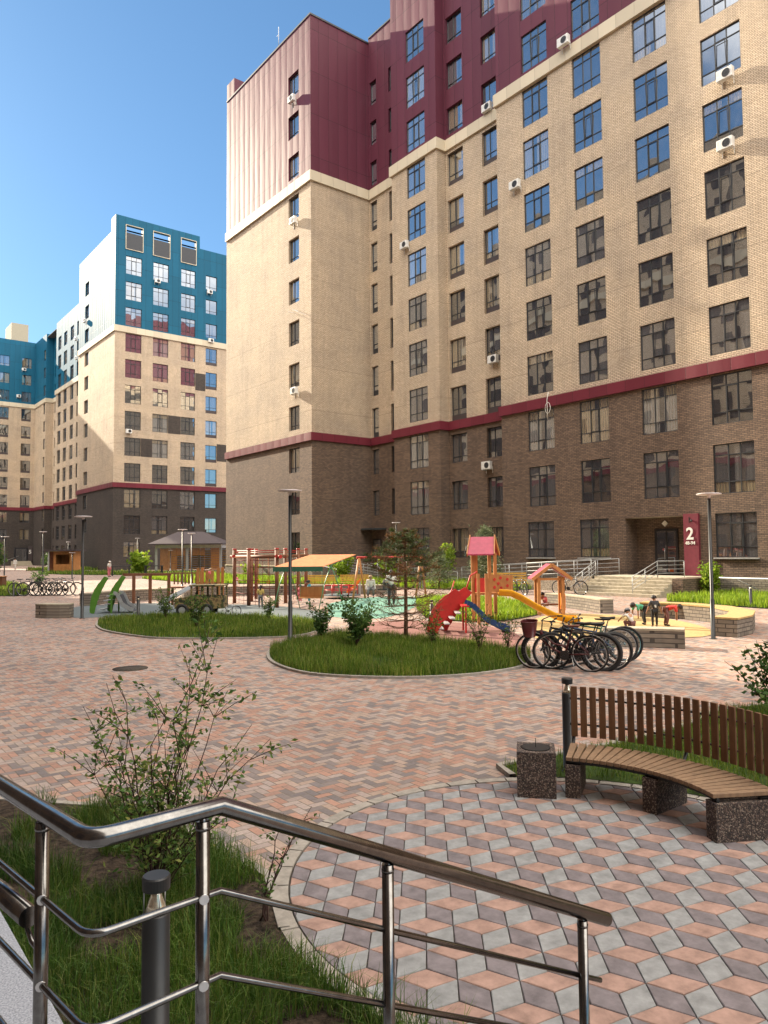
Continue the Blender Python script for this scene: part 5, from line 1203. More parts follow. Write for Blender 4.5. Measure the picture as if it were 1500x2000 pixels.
# rope climbing frame
o = thing('rope_climbing_frame', 'large climbing frame of brown log posts with red caps, beams and rope nets', 'climbing frame', (16.5, 29.8, 0.012))
PP = [(15.49, 30.82), (15.2, 28.9), (15.49, 27.0), (17.16, 29.13), (17.6, 32.7), (16.53, 29.77+1.4), (20.46, 32.67), (18.9, 30.9)]
for p in PP:
    l = MB(); l.cyl((*p, 0), (*p, 2.4), 0.082, 12); l = l.build('post', 'wood_brown', o, True); MB().cyl((*p, 2.402), (*p, 2.46), 0.088, 12).build('cap', 'red_paint', l, True)
def logbeam(a, b, z, r_=0.075, ext=0.25):
    A_, B_ = Vector((*a, z)), Vector((*b, z)); d = (B_-A_).normalized(); MB().cyl(A_-d*ext, B_+d*ext, r_, 12).build('beam', 'wood_brown', o, True)
    MB().cyl(A_-d*(ext+0.05), A_-d*ext, r_+0.008, 12).cyl(B_+d*ext, B_+d*(ext+0.05), r_+0.008, 12).build('beam_end', 'red_paint', o, True)
logbeam(PP[0], PP[2], 2.1); logbeam(PP[3], PP[6], 2.1); logbeam(PP[2], PP[3], 2.12, 0.06, 0.1); logbeam(PP[0], PP[4], 2.12, 0.06, 0.1)
rb = MB()
for z in (2.28, 2.36):
    for a, b in ((PP[0], PP[2]), (PP[3], PP[6]), (PP[4], PP[3])): rb.cyl((*a, z), (*b, z), 0.018, 6)
rb.build('red_bars', 'red_paint', o, True)
for a, b, nx in ((PP[0], PP[1], 3), (PP[1], PP[2], 4), (PP[3], PP[7], 5), (PP[7], PP[6], 4), (PP[4], PP[5], 3)):
    nt_ = MB(); A_, B_ = Vector((*a, 0)), Vector((*b, 0))
    for k in range(7): z = 0.22+k*0.29; nt_.tube([A_+Vector((0, 0, z)), (A_+B_)/2+Vector((0, 0, z-0.03)), B_+Vector((0, 0, z))], 0.014, 4)
    for k in range(1, nx): q = A_.lerp(B_, k/nx); nt_.tube([q+Vector((0, 0, 0.05)), q+Vector((0, 0, 2.05))], 0.009, 4)
    nt_.build('rope_net', 'rope', o, True)
rg = MB()
for i in range(2): c = Vector(PP[1]).lerp(Vector(PP[2]), 0.35+0.35*i); rg.tube([(c.x, c.y, 2.05), (c.x, c.y, 1.15)], 0.008, 4); rg.tube([(c.x+0.0, c.y+0.09*math.cos(a*0.7), 1.05+0.09*math.sin(a*0.7)) for a in range(9)], 0.014, 5, closed=True)
rg.build('hanging_rings', 'orange_plastic', o, True)
# canopy swing
o = play('canopy_swing', 'swing seat under a sloping orange canopy with a green scalloped edge', 'swing', 16.2, 24.6)
MB().add([(-1.92, -0.35, 1.70), (0.0, -0.35, 1.70), (1.25, 1.0, 2.16), (-0.62, 1.0, 2.16), (-1.92, -0.35, 1.67), (0.0, -0.35, 1.67), (1.25, 1.0, 2.13), (-0.62, 1.0, 2.13)], [(0, 1, 2, 3), (4, 7, 6, 5), (1, 5, 6, 2), (0, 3, 7, 4), (2, 6, 7, 3)]).build('canopy', 'orange_fabric', o)
V = []; F = []; n_ = 28
for i in range(n_+1):
    x = -1.93+1.94*i/n_; V += [(x, -0.36, 1.71), (x, -0.37, 1.50+0.03*abs(math.sin(i*math.pi/2)))]
for i in range(n_): F.append((2*i, 2*i+1, 2*i+3, 2*i+2))
V2 = []; 
for i in range(13): f = i/12; V2 += [(0.01+1.25*f, -0.35+1.36*f, 1.70+0.46*f), (0.01+1.25*f, -0.35+1.36*f, 1.50+0.46*f+0.02*(i % 2))]
mb = MB(); mb.add(V, F); mb.build('valance', 'green_dark', o)
mb = MB()
for x in (-1.75, 0.0):
    mb.tube([(x-0.15, -0.45, 0), (x+0.05, -0.2, 1.0), (x+0.3, 0.05, 1.75)], 0.018, 6); mb.tube([(x+0.75, 0.75, 0), (x+0.55, 0.4, 1.0), (x+0.3, 0.05, 1.75)], 0.018, 6); mb.tube([(x+0.3, 0.05, 1.75), (x+1.1, 0.9, 2.12)], 0.014, 6)
mb.tube([(-1.4, 0.05, 1.76), (0.3, 0.05, 1.76)], 0.018, 6)
for x in (-0.9, -0.05): mb.tube([(x, 0.05, 1.75), (x, 0.0, 0.5)], 0.008, 5)
mb.build('tube_frame', 'pole_green', o); MB().box(-0.95, 0.0, -0.2, 0.2, 0.46, 0.5).box(-0.95, 0.0, 0.2, 0.24, 0.5, 0.9).build('swing_seat', 'wood_orange', o)
# A-frame swing
o = play('swing_set', 'wooden A-frame swing set with a red crossbar behind the lawn shrubs', 'swing', 21.0, 28.8)
for x, yy in ((0.0, 0.0), (3.0, 1.0)):
    MB().tube([(x-0.28, yy-0.5, 0), (x, yy, 2.0)], 0.05, 8).build('leg', 'wood_orange', o); MB().tube([(x+0.28, yy+0.5, 0), (x+0.02, yy, 2.0)], 0.05, 8).build('leg', 'wood_orange', o)
MB().cyl((-0.1, -0.03, 1.98), (3.1, 1.03, 1.98), 0.06, 10).build('crossbar', 'red_paint', o)
mb = MB()
for x in (0.9, 1.3, 1.9, 2.3): mb.tube([(x, x/3, 1.95), (x, x/3, 0.45)], 0.008, 4)
mb.build('chain', 'galv', o)
for x in (1.1, 2.1): MB().box(x-0.22, x+0.22, x/3-0.09, x/3+0.09, 0.42, 0.46).build('seat', 'tyre', o)
# merry-go-round
o = play('merry_go_round', 'low round merry-go-round with red rails beside the swing set', 'merry-go-round', 21.0, 30.3)
MB().lathe([(0.0, 0.06), (0.12, 0.06), (0.95, 0.12), (0.95, 0.16), (0, 0.16)], 24).build('platform', 'rubber_grey', o)
mb = MB()
for a in range(6): x, y = 0.8*math.cos(a*1.047), 0.8*math.sin(a*1.047); mb.tube([(x, y, 0.15), (x, y, 0.62), (0, 0, 0.62)], 0.02, 6)
mb.tube([(0.8*math.cos(a*0.5236), 0.8*math.sin(a*0.5236), 0.4) for a in range(12)], 0.02, 6, closed=True); mb.cyl((0, 0, 0.1), (0, 0, 0.66), 0.06, 10).build('rails', 'red_paint', o)
o = play('spring_slide', 'small orange plastic slide between the swing legs', 'slide', 22.4, 31.2)
mb = MB(); prof = [(0.35, 0.75), (0.15, 0.6), (-0.1, 0.32), (-0.35, 0.2)]
for i in range(3):
    (xa, za), (xb, zb) = prof[i], prof[i+1]; mb.add([(xa, -0.2, za), (xb, -0.2, zb), (xb, 0.2, zb), (xa, 0.2, za), (xa, -0.2, za+0.12), (xb, -0.2, zb+0.12), (xb, 0.2, zb+0.12), (xa, 0.2, za+0.12), (xa, -0.2, za-0.05), (xb, -0.2, zb-0.05), (xa, 0.2, za-0.05), (xb, 0.2, zb-0.05)], [(0, 1, 2, 3), (0, 4, 5, 1), (3, 2, 6, 7), (8, 9, 1, 0), (10, 3, 2, 11)])
mb.build('chute', 'orange_plastic', o); MB().box(0.3, 0.36, -0.2, -0.15, 0, 0.75).box(0.3, 0.36, 0.15, 0.2, 0, 0.75).box(0.3, 0.36, -0.149, 0.149, 0.3, 0.34).build('ladder', 'galv', o)
# park benches with yellow slats
def slat_bench(lab, x, y, rz, s_=1.0):
    o = thing('park_bench', lab, 'bench', (x, y, 0.02), rz, scale=s_)
    m_ = MB(); [m_.box(-0.9, 0.9, -0.2+k*0.1, -0.12+k*0.1, 0.42, 0.45) for k in range(4)]; m_.build('seat', 'wood_yellow', o)
    m_ = MB(); [m_.box(-0.9, 0.9, 0.22+k*0.02, 0.25+k*0.02, 0.52+k*0.11, 0.60+k*0.11) for k in range(4)]; m_.build('backrest', 'wood_yellow', o)
    for sx in (-0.75, 0.75): MB().tube([(sx, -0.2, 0), (sx, -0.17, 0.415), (sx, 0.2, 0.415), (sx, 0.24, 0.0)], 0.022, 6).build('leg', 'frame', o); MB().bar((sx, 0.26, 0.40), (sx, 0.33, 0.98), 0.04, 0.04).build('back_support', 'frame', o)
slat_bench('left of two yellow slatted benches before the building corner, behind the swing canopy', 24.3, 37.1, RZ, 0.95)
slat_bench('right of two yellow slatted benches before the building corner, beside the wooden swing frame', 25.9, 36.0, RZ, 0.95)
slat_bench('yellow slatted bench behind the red-roofed play tower', 29.4, 26.9, RZ+0.1, 1.15)
# red-roofed play tower with climbing wall and slides
o = play('play_tower', 'wooden play tower with a raspberry gable roof, round-holed panels and a yellow slide', 'play tower', 17.45, 17.0); o.scale = (0.87, 0.87, 1)
for x, y, b in ((-0.5, -0.35, 0), (0.1, -0.45, 0), (-0.28, 0.5, 0), (0.42, 0.35, 0)):
    MB().box(x-0.06, x+0.06, y-0.06, y+0.06, 0, 2.2).build('post', 'wood_orange', o)
MB().add([(-0.72, -0.65, 2.16), (0.22, -0.75, 2.16), (0.35, 0.0, 2.72), (-0.52, 0.1, 2.72), (-0.4, 0.8, 2.16), (0.62, 0.65, 2.16), (-0.72, -0.65, 2.12), (0.22, -0.75, 2.12), (0.35, 0, 2.68), (-0.52, 0.1, 2.68), (-0.4, 0.8, 2.12), (0.62, 0.65, 2.12)], [(0, 1, 2, 3), (3, 2, 5, 4), (6, 9, 8, 7), (9, 10, 11, 8), (0, 6, 7, 1), (4, 5, 11, 10)]).build('roof', 'roof_red', o)
mb = MB()
for a, b in (((-0.74, -0.66, 2.13), (-0.53, 0.1, 2.74)), ((-0.53, 0.1, 2.74), (-0.42, 0.82, 2.13)), ((0.24, -0.76, 2.13), (0.37, 0.0, 2.74)), ((0.37, 0.0, 2.74), (0.65, 0.66, 2.13))): mb.bar(a, b, 0.04, 0.12)
mb.build('barge_board', 'wood_orange', o)
MB().box(-0.5, 0.4, -0.4, 0.45, 0.86, 0.92).build('deck', 'wood_orange', o)
def holed(mb, x0, x1, y, z0, z1, holes_):
    vs = [(x0, y, z0), (x1, y, z0), (x1, y, z1), (x0, y, z1)]; mb.box(x0, x1, y-0.02, y+0.02, z0, z1)
mb = MB(); holed(mb, 0.17, 0.62, -0.42, 0.95, 1.50, 0); mb.prism([(0.62, -0.44), (0.95, -0.44), (0.95, -0.40), (0.62, -0.40)], 1.0, 1.48)
mb.build('panel', 'wood_orange', o)
mb = MB()
for x, z in ((0.28, 1.1), (0.28, 1.35), (0.42, 1.22), (0.5, 1.4), (0.52, 1.08), (0.75, 1.35), (0.75, 1.15)): mb.cyl((x, -0.455, z), (x, -0.442, z), 0.05, 12)
mb.build('red_dots', 'red_paint', o)
mb = MB(); mb.box(-0.44, 0.04, -0.47, -0.43, 0.95, 1.4); mb.build('red_panel', 'red_paint', o)
mb = MB(); P = [(0.42, 0.86), (0.85, 0.84), (1.15, 0.72), (1.75, 0.40), (2.4, 0.12), (2.8, 0.03), (3.15, 0.03)]
n_ = 10; V = []
for (x, z) in P:
    for j in range(n_+1): a = math.pi+math.pi*j/n_; V.append((x, -0.2-0.9*(x/3.1)+0.26*math.cos(a), z+0.19+0.2*math.sin(a)))
for (x, z) in P:
    for j in range(n_+1): a = math.pi+math.pi*j/n_; V.append((x, -0.2-0.9*(x/3.1)+0.285*math.cos(a), z+0.19+0.225*math.sin(a)))
m1 = len(P)*(n_+1); F = [(i*(n_+1)+j, i*(n_+1)+j+1, (i+1)*(n_+1)+j+1, (i+1)*(n_+1)+j) for i in range(len(P)-1) for j in range(n_)]; F += [tuple(m1+q for q in f[::-1]) for f in F]
F += [(i*(n_+1)+e, (i+1)*(n_+1)+e, m1+(i+1)*(n_+1)+e, m1+i*(n_+1)+e) for i in range(len(P)-1) for e in (0, n_)]
mb.add(V, F, 0, True); mb.build('slide', 'yellow_plastic', o)
# low climbing arch with blue slide
def leaf_panel(mb, p0, p1, bow, w, y, t=0.045, n=12):
    p0, p1 = Vector(p0), Vector(p1); d = (p1-p0); nr = Vector((-d.y, d.x)).normalized(); A_ = []; B_ = []
    for i in range(n+1):
        f = i/n; c = p0+d*f+nr*bow*math.sin(math.pi*f); ww = w*(0.65+0.35*math.sin(math.pi*min(1, f*1.1)))*(1+0.10*(i % 2)); A_.append(c-nr*ww/2); B_.append(c+nr*ww*0.5)
    V = [(p.x, y-t/2, p.y) for p in A_+B_]+[(p.x, y+t/2, p.y) for p in A_+B_]; m_ = n+1
    F = []
    for i in range(n):
        F += [(i, i+1, m_+i+1, m_+i), (2*m_+i, 3*m_+i, 3*m_+i+1, 2*m_+i+1), (i, 2*m_+i, 2*m_+i+1, i+1), (m_+i, m_+i+1, 3*m_+i+1, 3*m_+i)]
    F += [(0, m_, 3*m_, 2*m_), (n, 2*m_+n, 3*m_+n, m_+n)]
    mb.add(V, F)
def mini_slide(o, col, slidecol, w, h, run, yo=0.35, sx=0.35, pw=0.26, zf=0.52):
    for y, dx in ((-yo, 0.0), (yo, sx)):
        mb = MB(); leaf_panel(mb, (-w+dx, 0.0), (dx, h), 0.12, pw, y); mb.build('side_panel', col, o)
    mb = MB()
    for k in range(4): f = (k+0.7)/5; x = -w*(1-f)+sx/2; mb.box(x-0.06, x+0.08, -yo+0.03, yo-0.03, h*f*0.62, h*f*0.62+0.03)
    mb.build('steps', 'galv', o)
    zt = h*zf; mb = MB(); pr = [(0.05+sx/2, zt), (0.2+sx/2, zt-0.04), (run*0.55, zt*0.42), (run*0.85, 0.10), (run, 0.07)]
    for i in range(len(pr)-1):
        (xa, za), (xb, zb) = pr[i], pr[i+1]; y0, y1 = -yo*0.75, yo*0.75
        mb.add([(xa, y0, za), (xb, y0, zb), (xb, y1, zb), (xa, y1, za), (xa, y0, za-0.05), (xb, y0, zb-0.05), (xb, y1, zb-0.05), (xa, y1, za-0.05)], [(0, 1, 2, 3), (4, 7, 6, 5), (0, 4, 5, 1), (3, 2, 6, 7)])
    mb.build('chute', slidecol, o); mb = MB()
    for y in (-yo*0.78, yo*0.78):
        for i in range(len(pr)-1): (xa, za), (xb, zb) = pr[i], pr[i+1]; mb.bar((xa, y, za+0.05), (xb, y, zb+0.05), 0.02, 0.14)
    mb.bar((run-0.02, -yo*0.7, 0.03), (run-0.02, yo*0.7, 0.03), 0.04, 0.06); mb.build('chute_edge', slidecol if col == 'red_paint' else 'galv', o)
    mb = MB(); mb.box(0.0+sx/2-0.1, 0.1+sx/2, -yo+0.03, yo-0.03, zt-0.04, zt-0.002); mb.bar((sx/2, -yo+0.05, 0), (sx/2, -yo+0.05, zt-0.05), 0.05, 0.05); mb.bar((sx/2, yo-0.05, 0), (sx/2, yo-0.05, zt-0.05), 0.05, 0.05); mb.build('platform', col, o)
o = play('crocodile_slide', 'small steel slide between two tall green scalloped side panels, far left of the playground', 'slide', 9.5, 29.4); mini_slide(o, 'green_paint', 'charcoal_steel', 0.55, 1.38, 1.0, 0.45)
o = play('toddler_slide', 'low dark blue slide with broad red climbing side panels in front of the play tower', 'slide', 14.6, 15.3); mini_slide(o, 'red_paint', 'blue_plastic', 0.8, 1.15, 1.4, 0.42, 0.35, 0.42, 0.66)
# the ladder tower that joins it
o = play('climbing_post', 'pair of short wooden posts with slanted red bars in front of the play tower', 'climbing post', 16.6, 16.4)
for x in (-0.05, 0.2): MB().box(x-0.045, x+0.045, -0.045, 0.045, 0, 1.55).build('post', 'wood_orange', o)
MB().tube([(-0.55, -0.1, 0.75), (-0.3, -0.05, 1.5), (-0.1, -0.05, 1.62)], 0.025, 6).tube([(-1.05, -0.1, 0.55), (-0.8, -0.05, 1.35)], 0.02, 6).build('red_bar', 'red_paint', o)
# play house
o = play('play_house', 'open wooden play house with a dark red gable roof, right of the yellow slide', 'play house', 20.95, 17.3)
for x, y in ((-0.42, -0.35), (0.42, -0.35), (-0.36, 0.45), (0.5, 0.45)): MB().box(x-0.055, x+0.055, y-0.055, y+0.055, 0, 1.32).build('post', 'wood_orange', o)
MB().add([(-0.66, -0.5, 1.28), (0.02, -0.5, 1.78), (0.70, -0.5, 1.28), (-0.62, 0.62, 1.28), (0.06, 0.62, 1.78), (0.76, 0.62, 1.28), (-0.66, -0.5, 1.24), (0.02, -0.5, 1.74), (0.70, -0.5, 1.24), (-0.62, 0.62, 1.24), (0.06, 0.62, 1.74), (0.76, 0.62, 1.24)], [(0, 1, 4, 3), (1, 2, 5, 4), (6, 9, 10, 7), (7, 10, 11, 8), (2, 8, 11, 5), (0, 3, 9, 6)]).build('roof', 'roof_red', o)
MB().bar((-0.68, -0.53, 1.24), (0.02, -0.53, 1.76), 0.04, 0.11).bar((0.02, -0.53, 1.76), (0.72, -0.53, 1.24), 0.04, 0.11).bar((-0.5, -0.35, 1.25), (0.5, -0.35, 1.25), 0.05, 0.08).build('barge_board', 'wood_orange', o)
MB().box(0.48, 0.52, -0.29, 0.39, 0.15, 0.72).build('side_panel', 'orange_plastic', o); MB().box(-0.36, 0.36, 0.1, 0.4, 0.30, 0.34).build('seat', 'wood_brown', o)
# timber balance beam
o = play('balance_beam', 'raised brown timber beam on posts behind the crocodile slide', 'climbing beam', 12.4, 33.5)
MB().box(-1.05, 1.15, -0.06, 0.06, 1.25, 1.37).build('beam', 'wood_brown', o)
for x in (-0.55, 0.2, 1.05): MB().box(x-0.06, x+0.06, -0.058, 0.058, 0, 1.248).build('post', 'wood_brown', o)
# second tower
o = play('play_tower', 'wooden play tower with balusters and a steel slide behind the camouflage jeep', 'play tower', 14.2, 30.6)
for x, y in ((-0.45, -0.35), (0.45, -0.35), (-0.45, 0.45), (0.45, 0.45)): MB().box(x-0.055, x+0.055, y-0.055, y+0.055, 0, 1.62).build('post', 'wood_orange', o)
MB().box(-0.5, 0.5, -0.4, 0.5, 0.78, 0.84).build('deck', 'wood_brown', o)
m_ = MB(); [m_.box(-0.36+k*0.24, -0.24+k*0.24, -0.37, -0.33, 0.85, 1.5) for k in range(4)]; m_.box(-0.4, 0.4, -0.33, -0.30, 0.95, 1.0); m_.cyl((0.05, -0.4, 1.25), (0.05, -0.38, 1.25), 0.12, 14); m_.build('baluster', 'wood_orange', o)
m_ = MB(); [m_.box(-1.6+k*0.16, -1.54+k*0.16, -0.03, 0.0, 0.9, 1.35) for k in range(7)]; m_.box(-1.7, -0.52, -0.035, 0.005, 1.36, 1.42); m_.box(-1.7, -0.52, -0.3, 0.3, 0.74, 0.8); m_.box(-1.7, -1.6, -0.05, 0.05, 0, 0.739); m_.build('bridge', 'wood_brown', o)
MB().add([(-0.5, -0.5, 0.84), (-0.5, -0.9, 0.84), (-1.75, -1.6, 0.12), (-1.75, -1.2, 0.12), (-0.5, -0.5, 0.80), (-0.5, -0.9, 0.80), (-1.75, -1.6, 0.08), (-1.75, -1.2, 0.08)], [(0, 1, 2, 3), (4, 7, 6, 5), (0, 4, 5, 1)]).bar((-0.5, -0.92, 0.9), (-1.75, -1.62, 0.18), 0.03, 0.16).bar((-0.5, -0.48, 0.9), (-1.75, -1.18, 0.18), 0.03, 0.16).build('slide', 'steel_dull', o)
# camouflage jeep
o = play('play_jeep', 'wooden play jeep painted in camouflage with big black wheels', 'play vehicle', 11.65, 25.75)
m_ = MB()
for y in (-0.42, 0.42):
    m_.prism([(-0.9, 0.28), (0.82, 0.28), (0.82, 0.72), (0.0, 0.72), (-0.35, 0.70), (-0.9, 0.64)], 0, 0.001) if False else None
    V = [(-0.9, 0.26), (0.84, 0.26), (0.84, 0.70), (-0.32, 0.70), (-0.88, 0.62)]; a = [(x, y-0.02, z) for x, z in V]+[(x, y+0.02, z) for x, z in V]
    m_.add(a, [(0, 1, 2, 3, 4), (9, 8, 7, 6, 5)]+[(i, (i+1) % 5, 5+(i+1) % 5, 5+i) for i in range(5)])
    for x in (-0.3, 0.1, 0.46, 0.80): m_.box(x-0.035, x+0.035, y-0.018, y+0.018, 0.70, 1.06)
m_.box(-0.38, 0.86, -0.46, 0.46, 1.06, 1.11); m_.box(-0.9, -0.35, -0.4, 0.4, 0.60, 0.63); m_.box(-0.92, -0.88, -0.4, 0.4, 0.26, 0.6); m_.box(0.82, 0.858, -0.4, 0.4, 0.26, 0.7); m_.box(-0.85, 0.8, -0.4, 0.4, 0.26, 0.29)
m_.build('body', 'camo', o)
for x in (-0.62, 0.26):
    for y in (-0.47, 0.47):
        w_ = MB(); w_.tube([(x+0.17*math.cos(a*0.3927), y, 0.22+0.17*math.sin(a*0.3927)) for a in range(16)], 0.055, 8, closed=True); w_ = w_.build('wheel', 'tyre', o)
        MB().cyl((x, y-0.03, 0.22), (x, y+0.03, 0.22), 0.12, 14).build('hub', 'galv', w_)
MB().tube([(-0.1+0.12*math.cos(a*0.6283), -0.12, 0.78+0.12*math.sin(a*0.6283)) for a in range(10)], 0.012, 5, closed=True).build('steering_wheel', 'tyre', o)

# ------------------------------------------------------------------ gazebo and kiosk
o = play('gazebo', 'large gazebo with a dark hipped roof and orange slatted wooden screens', 'gazebo', 35.5, 82.5)
G0, G1, D0, D1 = -3.8, 3.9, 0.0, 5.5
MB().add([(G0-0.7, D0-0.7, 3.35), (G1+0.3, D0-0.7, 3.35), (G1+0.3, D1+0.7, 3.35), (G0-0.7, D1+0.7, 3.35), (-1.9, 2.6, 4.8), (1.1, 2.6, 4.8), (G0-0.7, D0-0.7, 3.22), (G1+0.3, D0-0.7, 3.22), (G1+0.3, D1+0.7, 3.22), (G0-0.7, D1+0.7, 3.22)], [(0, 1, 5, 4), (1, 2, 5), (2, 3, 4, 5), (3, 0, 4), (0, 6, 7, 1), (1, 7, 8, 2), (2, 8, 9, 3), (3, 9, 6, 0), (6, 9, 8, 7)]).build('roof', 'gazebo_roof', o)
MB().box(G0, G1, D0, D0+0.15, 2.85, 3.21).box(G0, G0+0.15, D0+0.151, D1, 2.85, 3.21).box(G1-0.15, G1, D0+0.151, D1, 2.85, 3.21).build('fascia', 'white', o)
for x, y in ((G0+0.1, 0.1), (-0.1, 0.1), (G1-0.1, 0.1), (G0+0.1, D1-0.1), (G1-0.1, D1-0.1), (0, D1-0.1)): MB().box(x-0.13, x+0.13, y-0.13, y+0.13, 0, 2.845).build('post', 'galv', o)
for x0, x1 in ((G0+0.6, G0+2.4), (G0+2.5, G0+3.4), (0.3, 1.9), (2.7, G1-0.3)):
    m_ = MB(); top = 0 if x1-x0 > 1.0 and x0 < 0 or x0 > 2 else 1
    for k in range(19): 
        z = 0.25+k*0.135
        if top and z < 2.0: continue
        m_.box(x0, x1, 0.06, 0.09, z, z+0.09)
    m_.box(x0-0.04, x0, 0.04, 0.12, 0.0, 2.84); m_.box(x1, x1+0.04, 0.04, 0.12, 0, 2.84); m_.build('slat_screen', 'wood_orange', o)
m_ = MB(); [m_.box(G0+0.4, G1-0.4, D1-0.1, D1-0.06, 0.25+k*0.27, 0.37+k*0.27) for k in range(9)]; m_.build('back_screen', 'wood_yellow', o)
MB().box(G0-0.1, G1+0.1, D0-0.1, D1+0.1, 0, 0.1).build('floor', 'concrete', o)
o = play('wooden_kiosk', 'small flat-roofed timber kiosk with a wide dark opening, far left', 'kiosk', 25.4, 97.2)
m_ = MB(); m_.box(-1.1, 0.0, 0, 0.1, 0, 2.55, 0) if False else None
m_.box(-1.05, 1.5, 0, 0.1, 0.0, 1.0); m_.box(-1.05, 1.5, 0, 0.1, 2.2, 2.6); m_.box(-1.05, -0.75, 0, 0.1, 1.0, 2.2); m_.box(0.95, 1.5, 0, 0.1, 1.0, 2.2); m_.box(-1.05, -0.95, 0.101, 2.0, 0, 2.6); m_.box(1.4, 1.5, 0.101, 2.0, 0, 2.6); m_.box(-0.949, 1.399, 1.9, 2.0, 0, 2.6); m_.build('timber_wall', 'wood_orange', o)
MB().box(-2.4, 2.0, -0.6, 2.4, 2.62, 2.82).build('roof', 'gazebo_roof', o)
for x in (-2.2, -1.5): MB().box(x-0.08, x+0.08, -0.4, -0.24, 0, 2.615).build('post', 'galv', o)
MB().box(-2.3, -1.06, 1.5, 1.6, 0, 2.6).build('side_wall', 'wood_brown', o)

# ------------------------------------------------------------------ bicycles
MT['black_metal'] = M_plain('black_bicycle_paint', (0.012, 0.012, 0.014), 0.3)
MT['grey_metal'] = M_plain('dark_grey_bicycle_paint', (0.05, 0.055, 0.065), 0.35)
MT['maroon'] = M_plain('maroon_paint', (0.10, 0.018, 0.02), 0.35)
MT['rim'] = M_plain('aluminium_rim', (0.55, 0.55, 0.54), 0.3, 0.9)
MT['saddle_brown'] = M_plain('brown_saddle_leather', (0.16, 0.055, 0.035), 0.5)
MT['blue_bike'] = M_plain('blue_bicycle_paint', (0.03, 0.07, 0.16), 0.35)
MT['green_bike'] = M_plain('dark_green_bicycle_paint', (0.05, 0.12, 0.06), 0.35)
MT['teal_paint'] = M_plain('teal_rim_paint', (0.10, 0.28, 0.34), 0.4)
MT['spokes'] = M_plain('spokes_steel', (0.35, 0.35, 0.35), 0.4, 0.6)
def wheel(o, x, r, tr, tyre='tyre', rim='rim', nsp=18):
    w = MB(); w.tube([(x+r*math.cos(a*math.pi/18), 0, r+tr*0+r*math.sin(a*math.pi/18)*1.0) for a in range(36)], tr, 6, closed=True)
    w = w.build('wheel', tyre, o)
    m_ = MB(); m_.tube([(x+(r-tr*1.15)*math.cos(a*math.pi/18), 0, r+(r-tr*1.15)*math.sin(a*math.pi/18)) for a in range(36)], 0.010, 5, closed=True); m_.cyl((x, -0.04, r), (x, 0.04, r), 0.02, 8); m_.build('rim', rim, w)
    m_ = MB()
    for k in range(nsp): a = 6.283*k/nsp; m_.tube([(x, 0.03*(1 if k % 2 else -1), r), (x+(r-tr*1.2)*math.cos(a), 0, r+(r-tr*1.2)*math.sin(a))], 0.0016, 3, cap=False)
    m_.build('spokes', 'spokes', w)
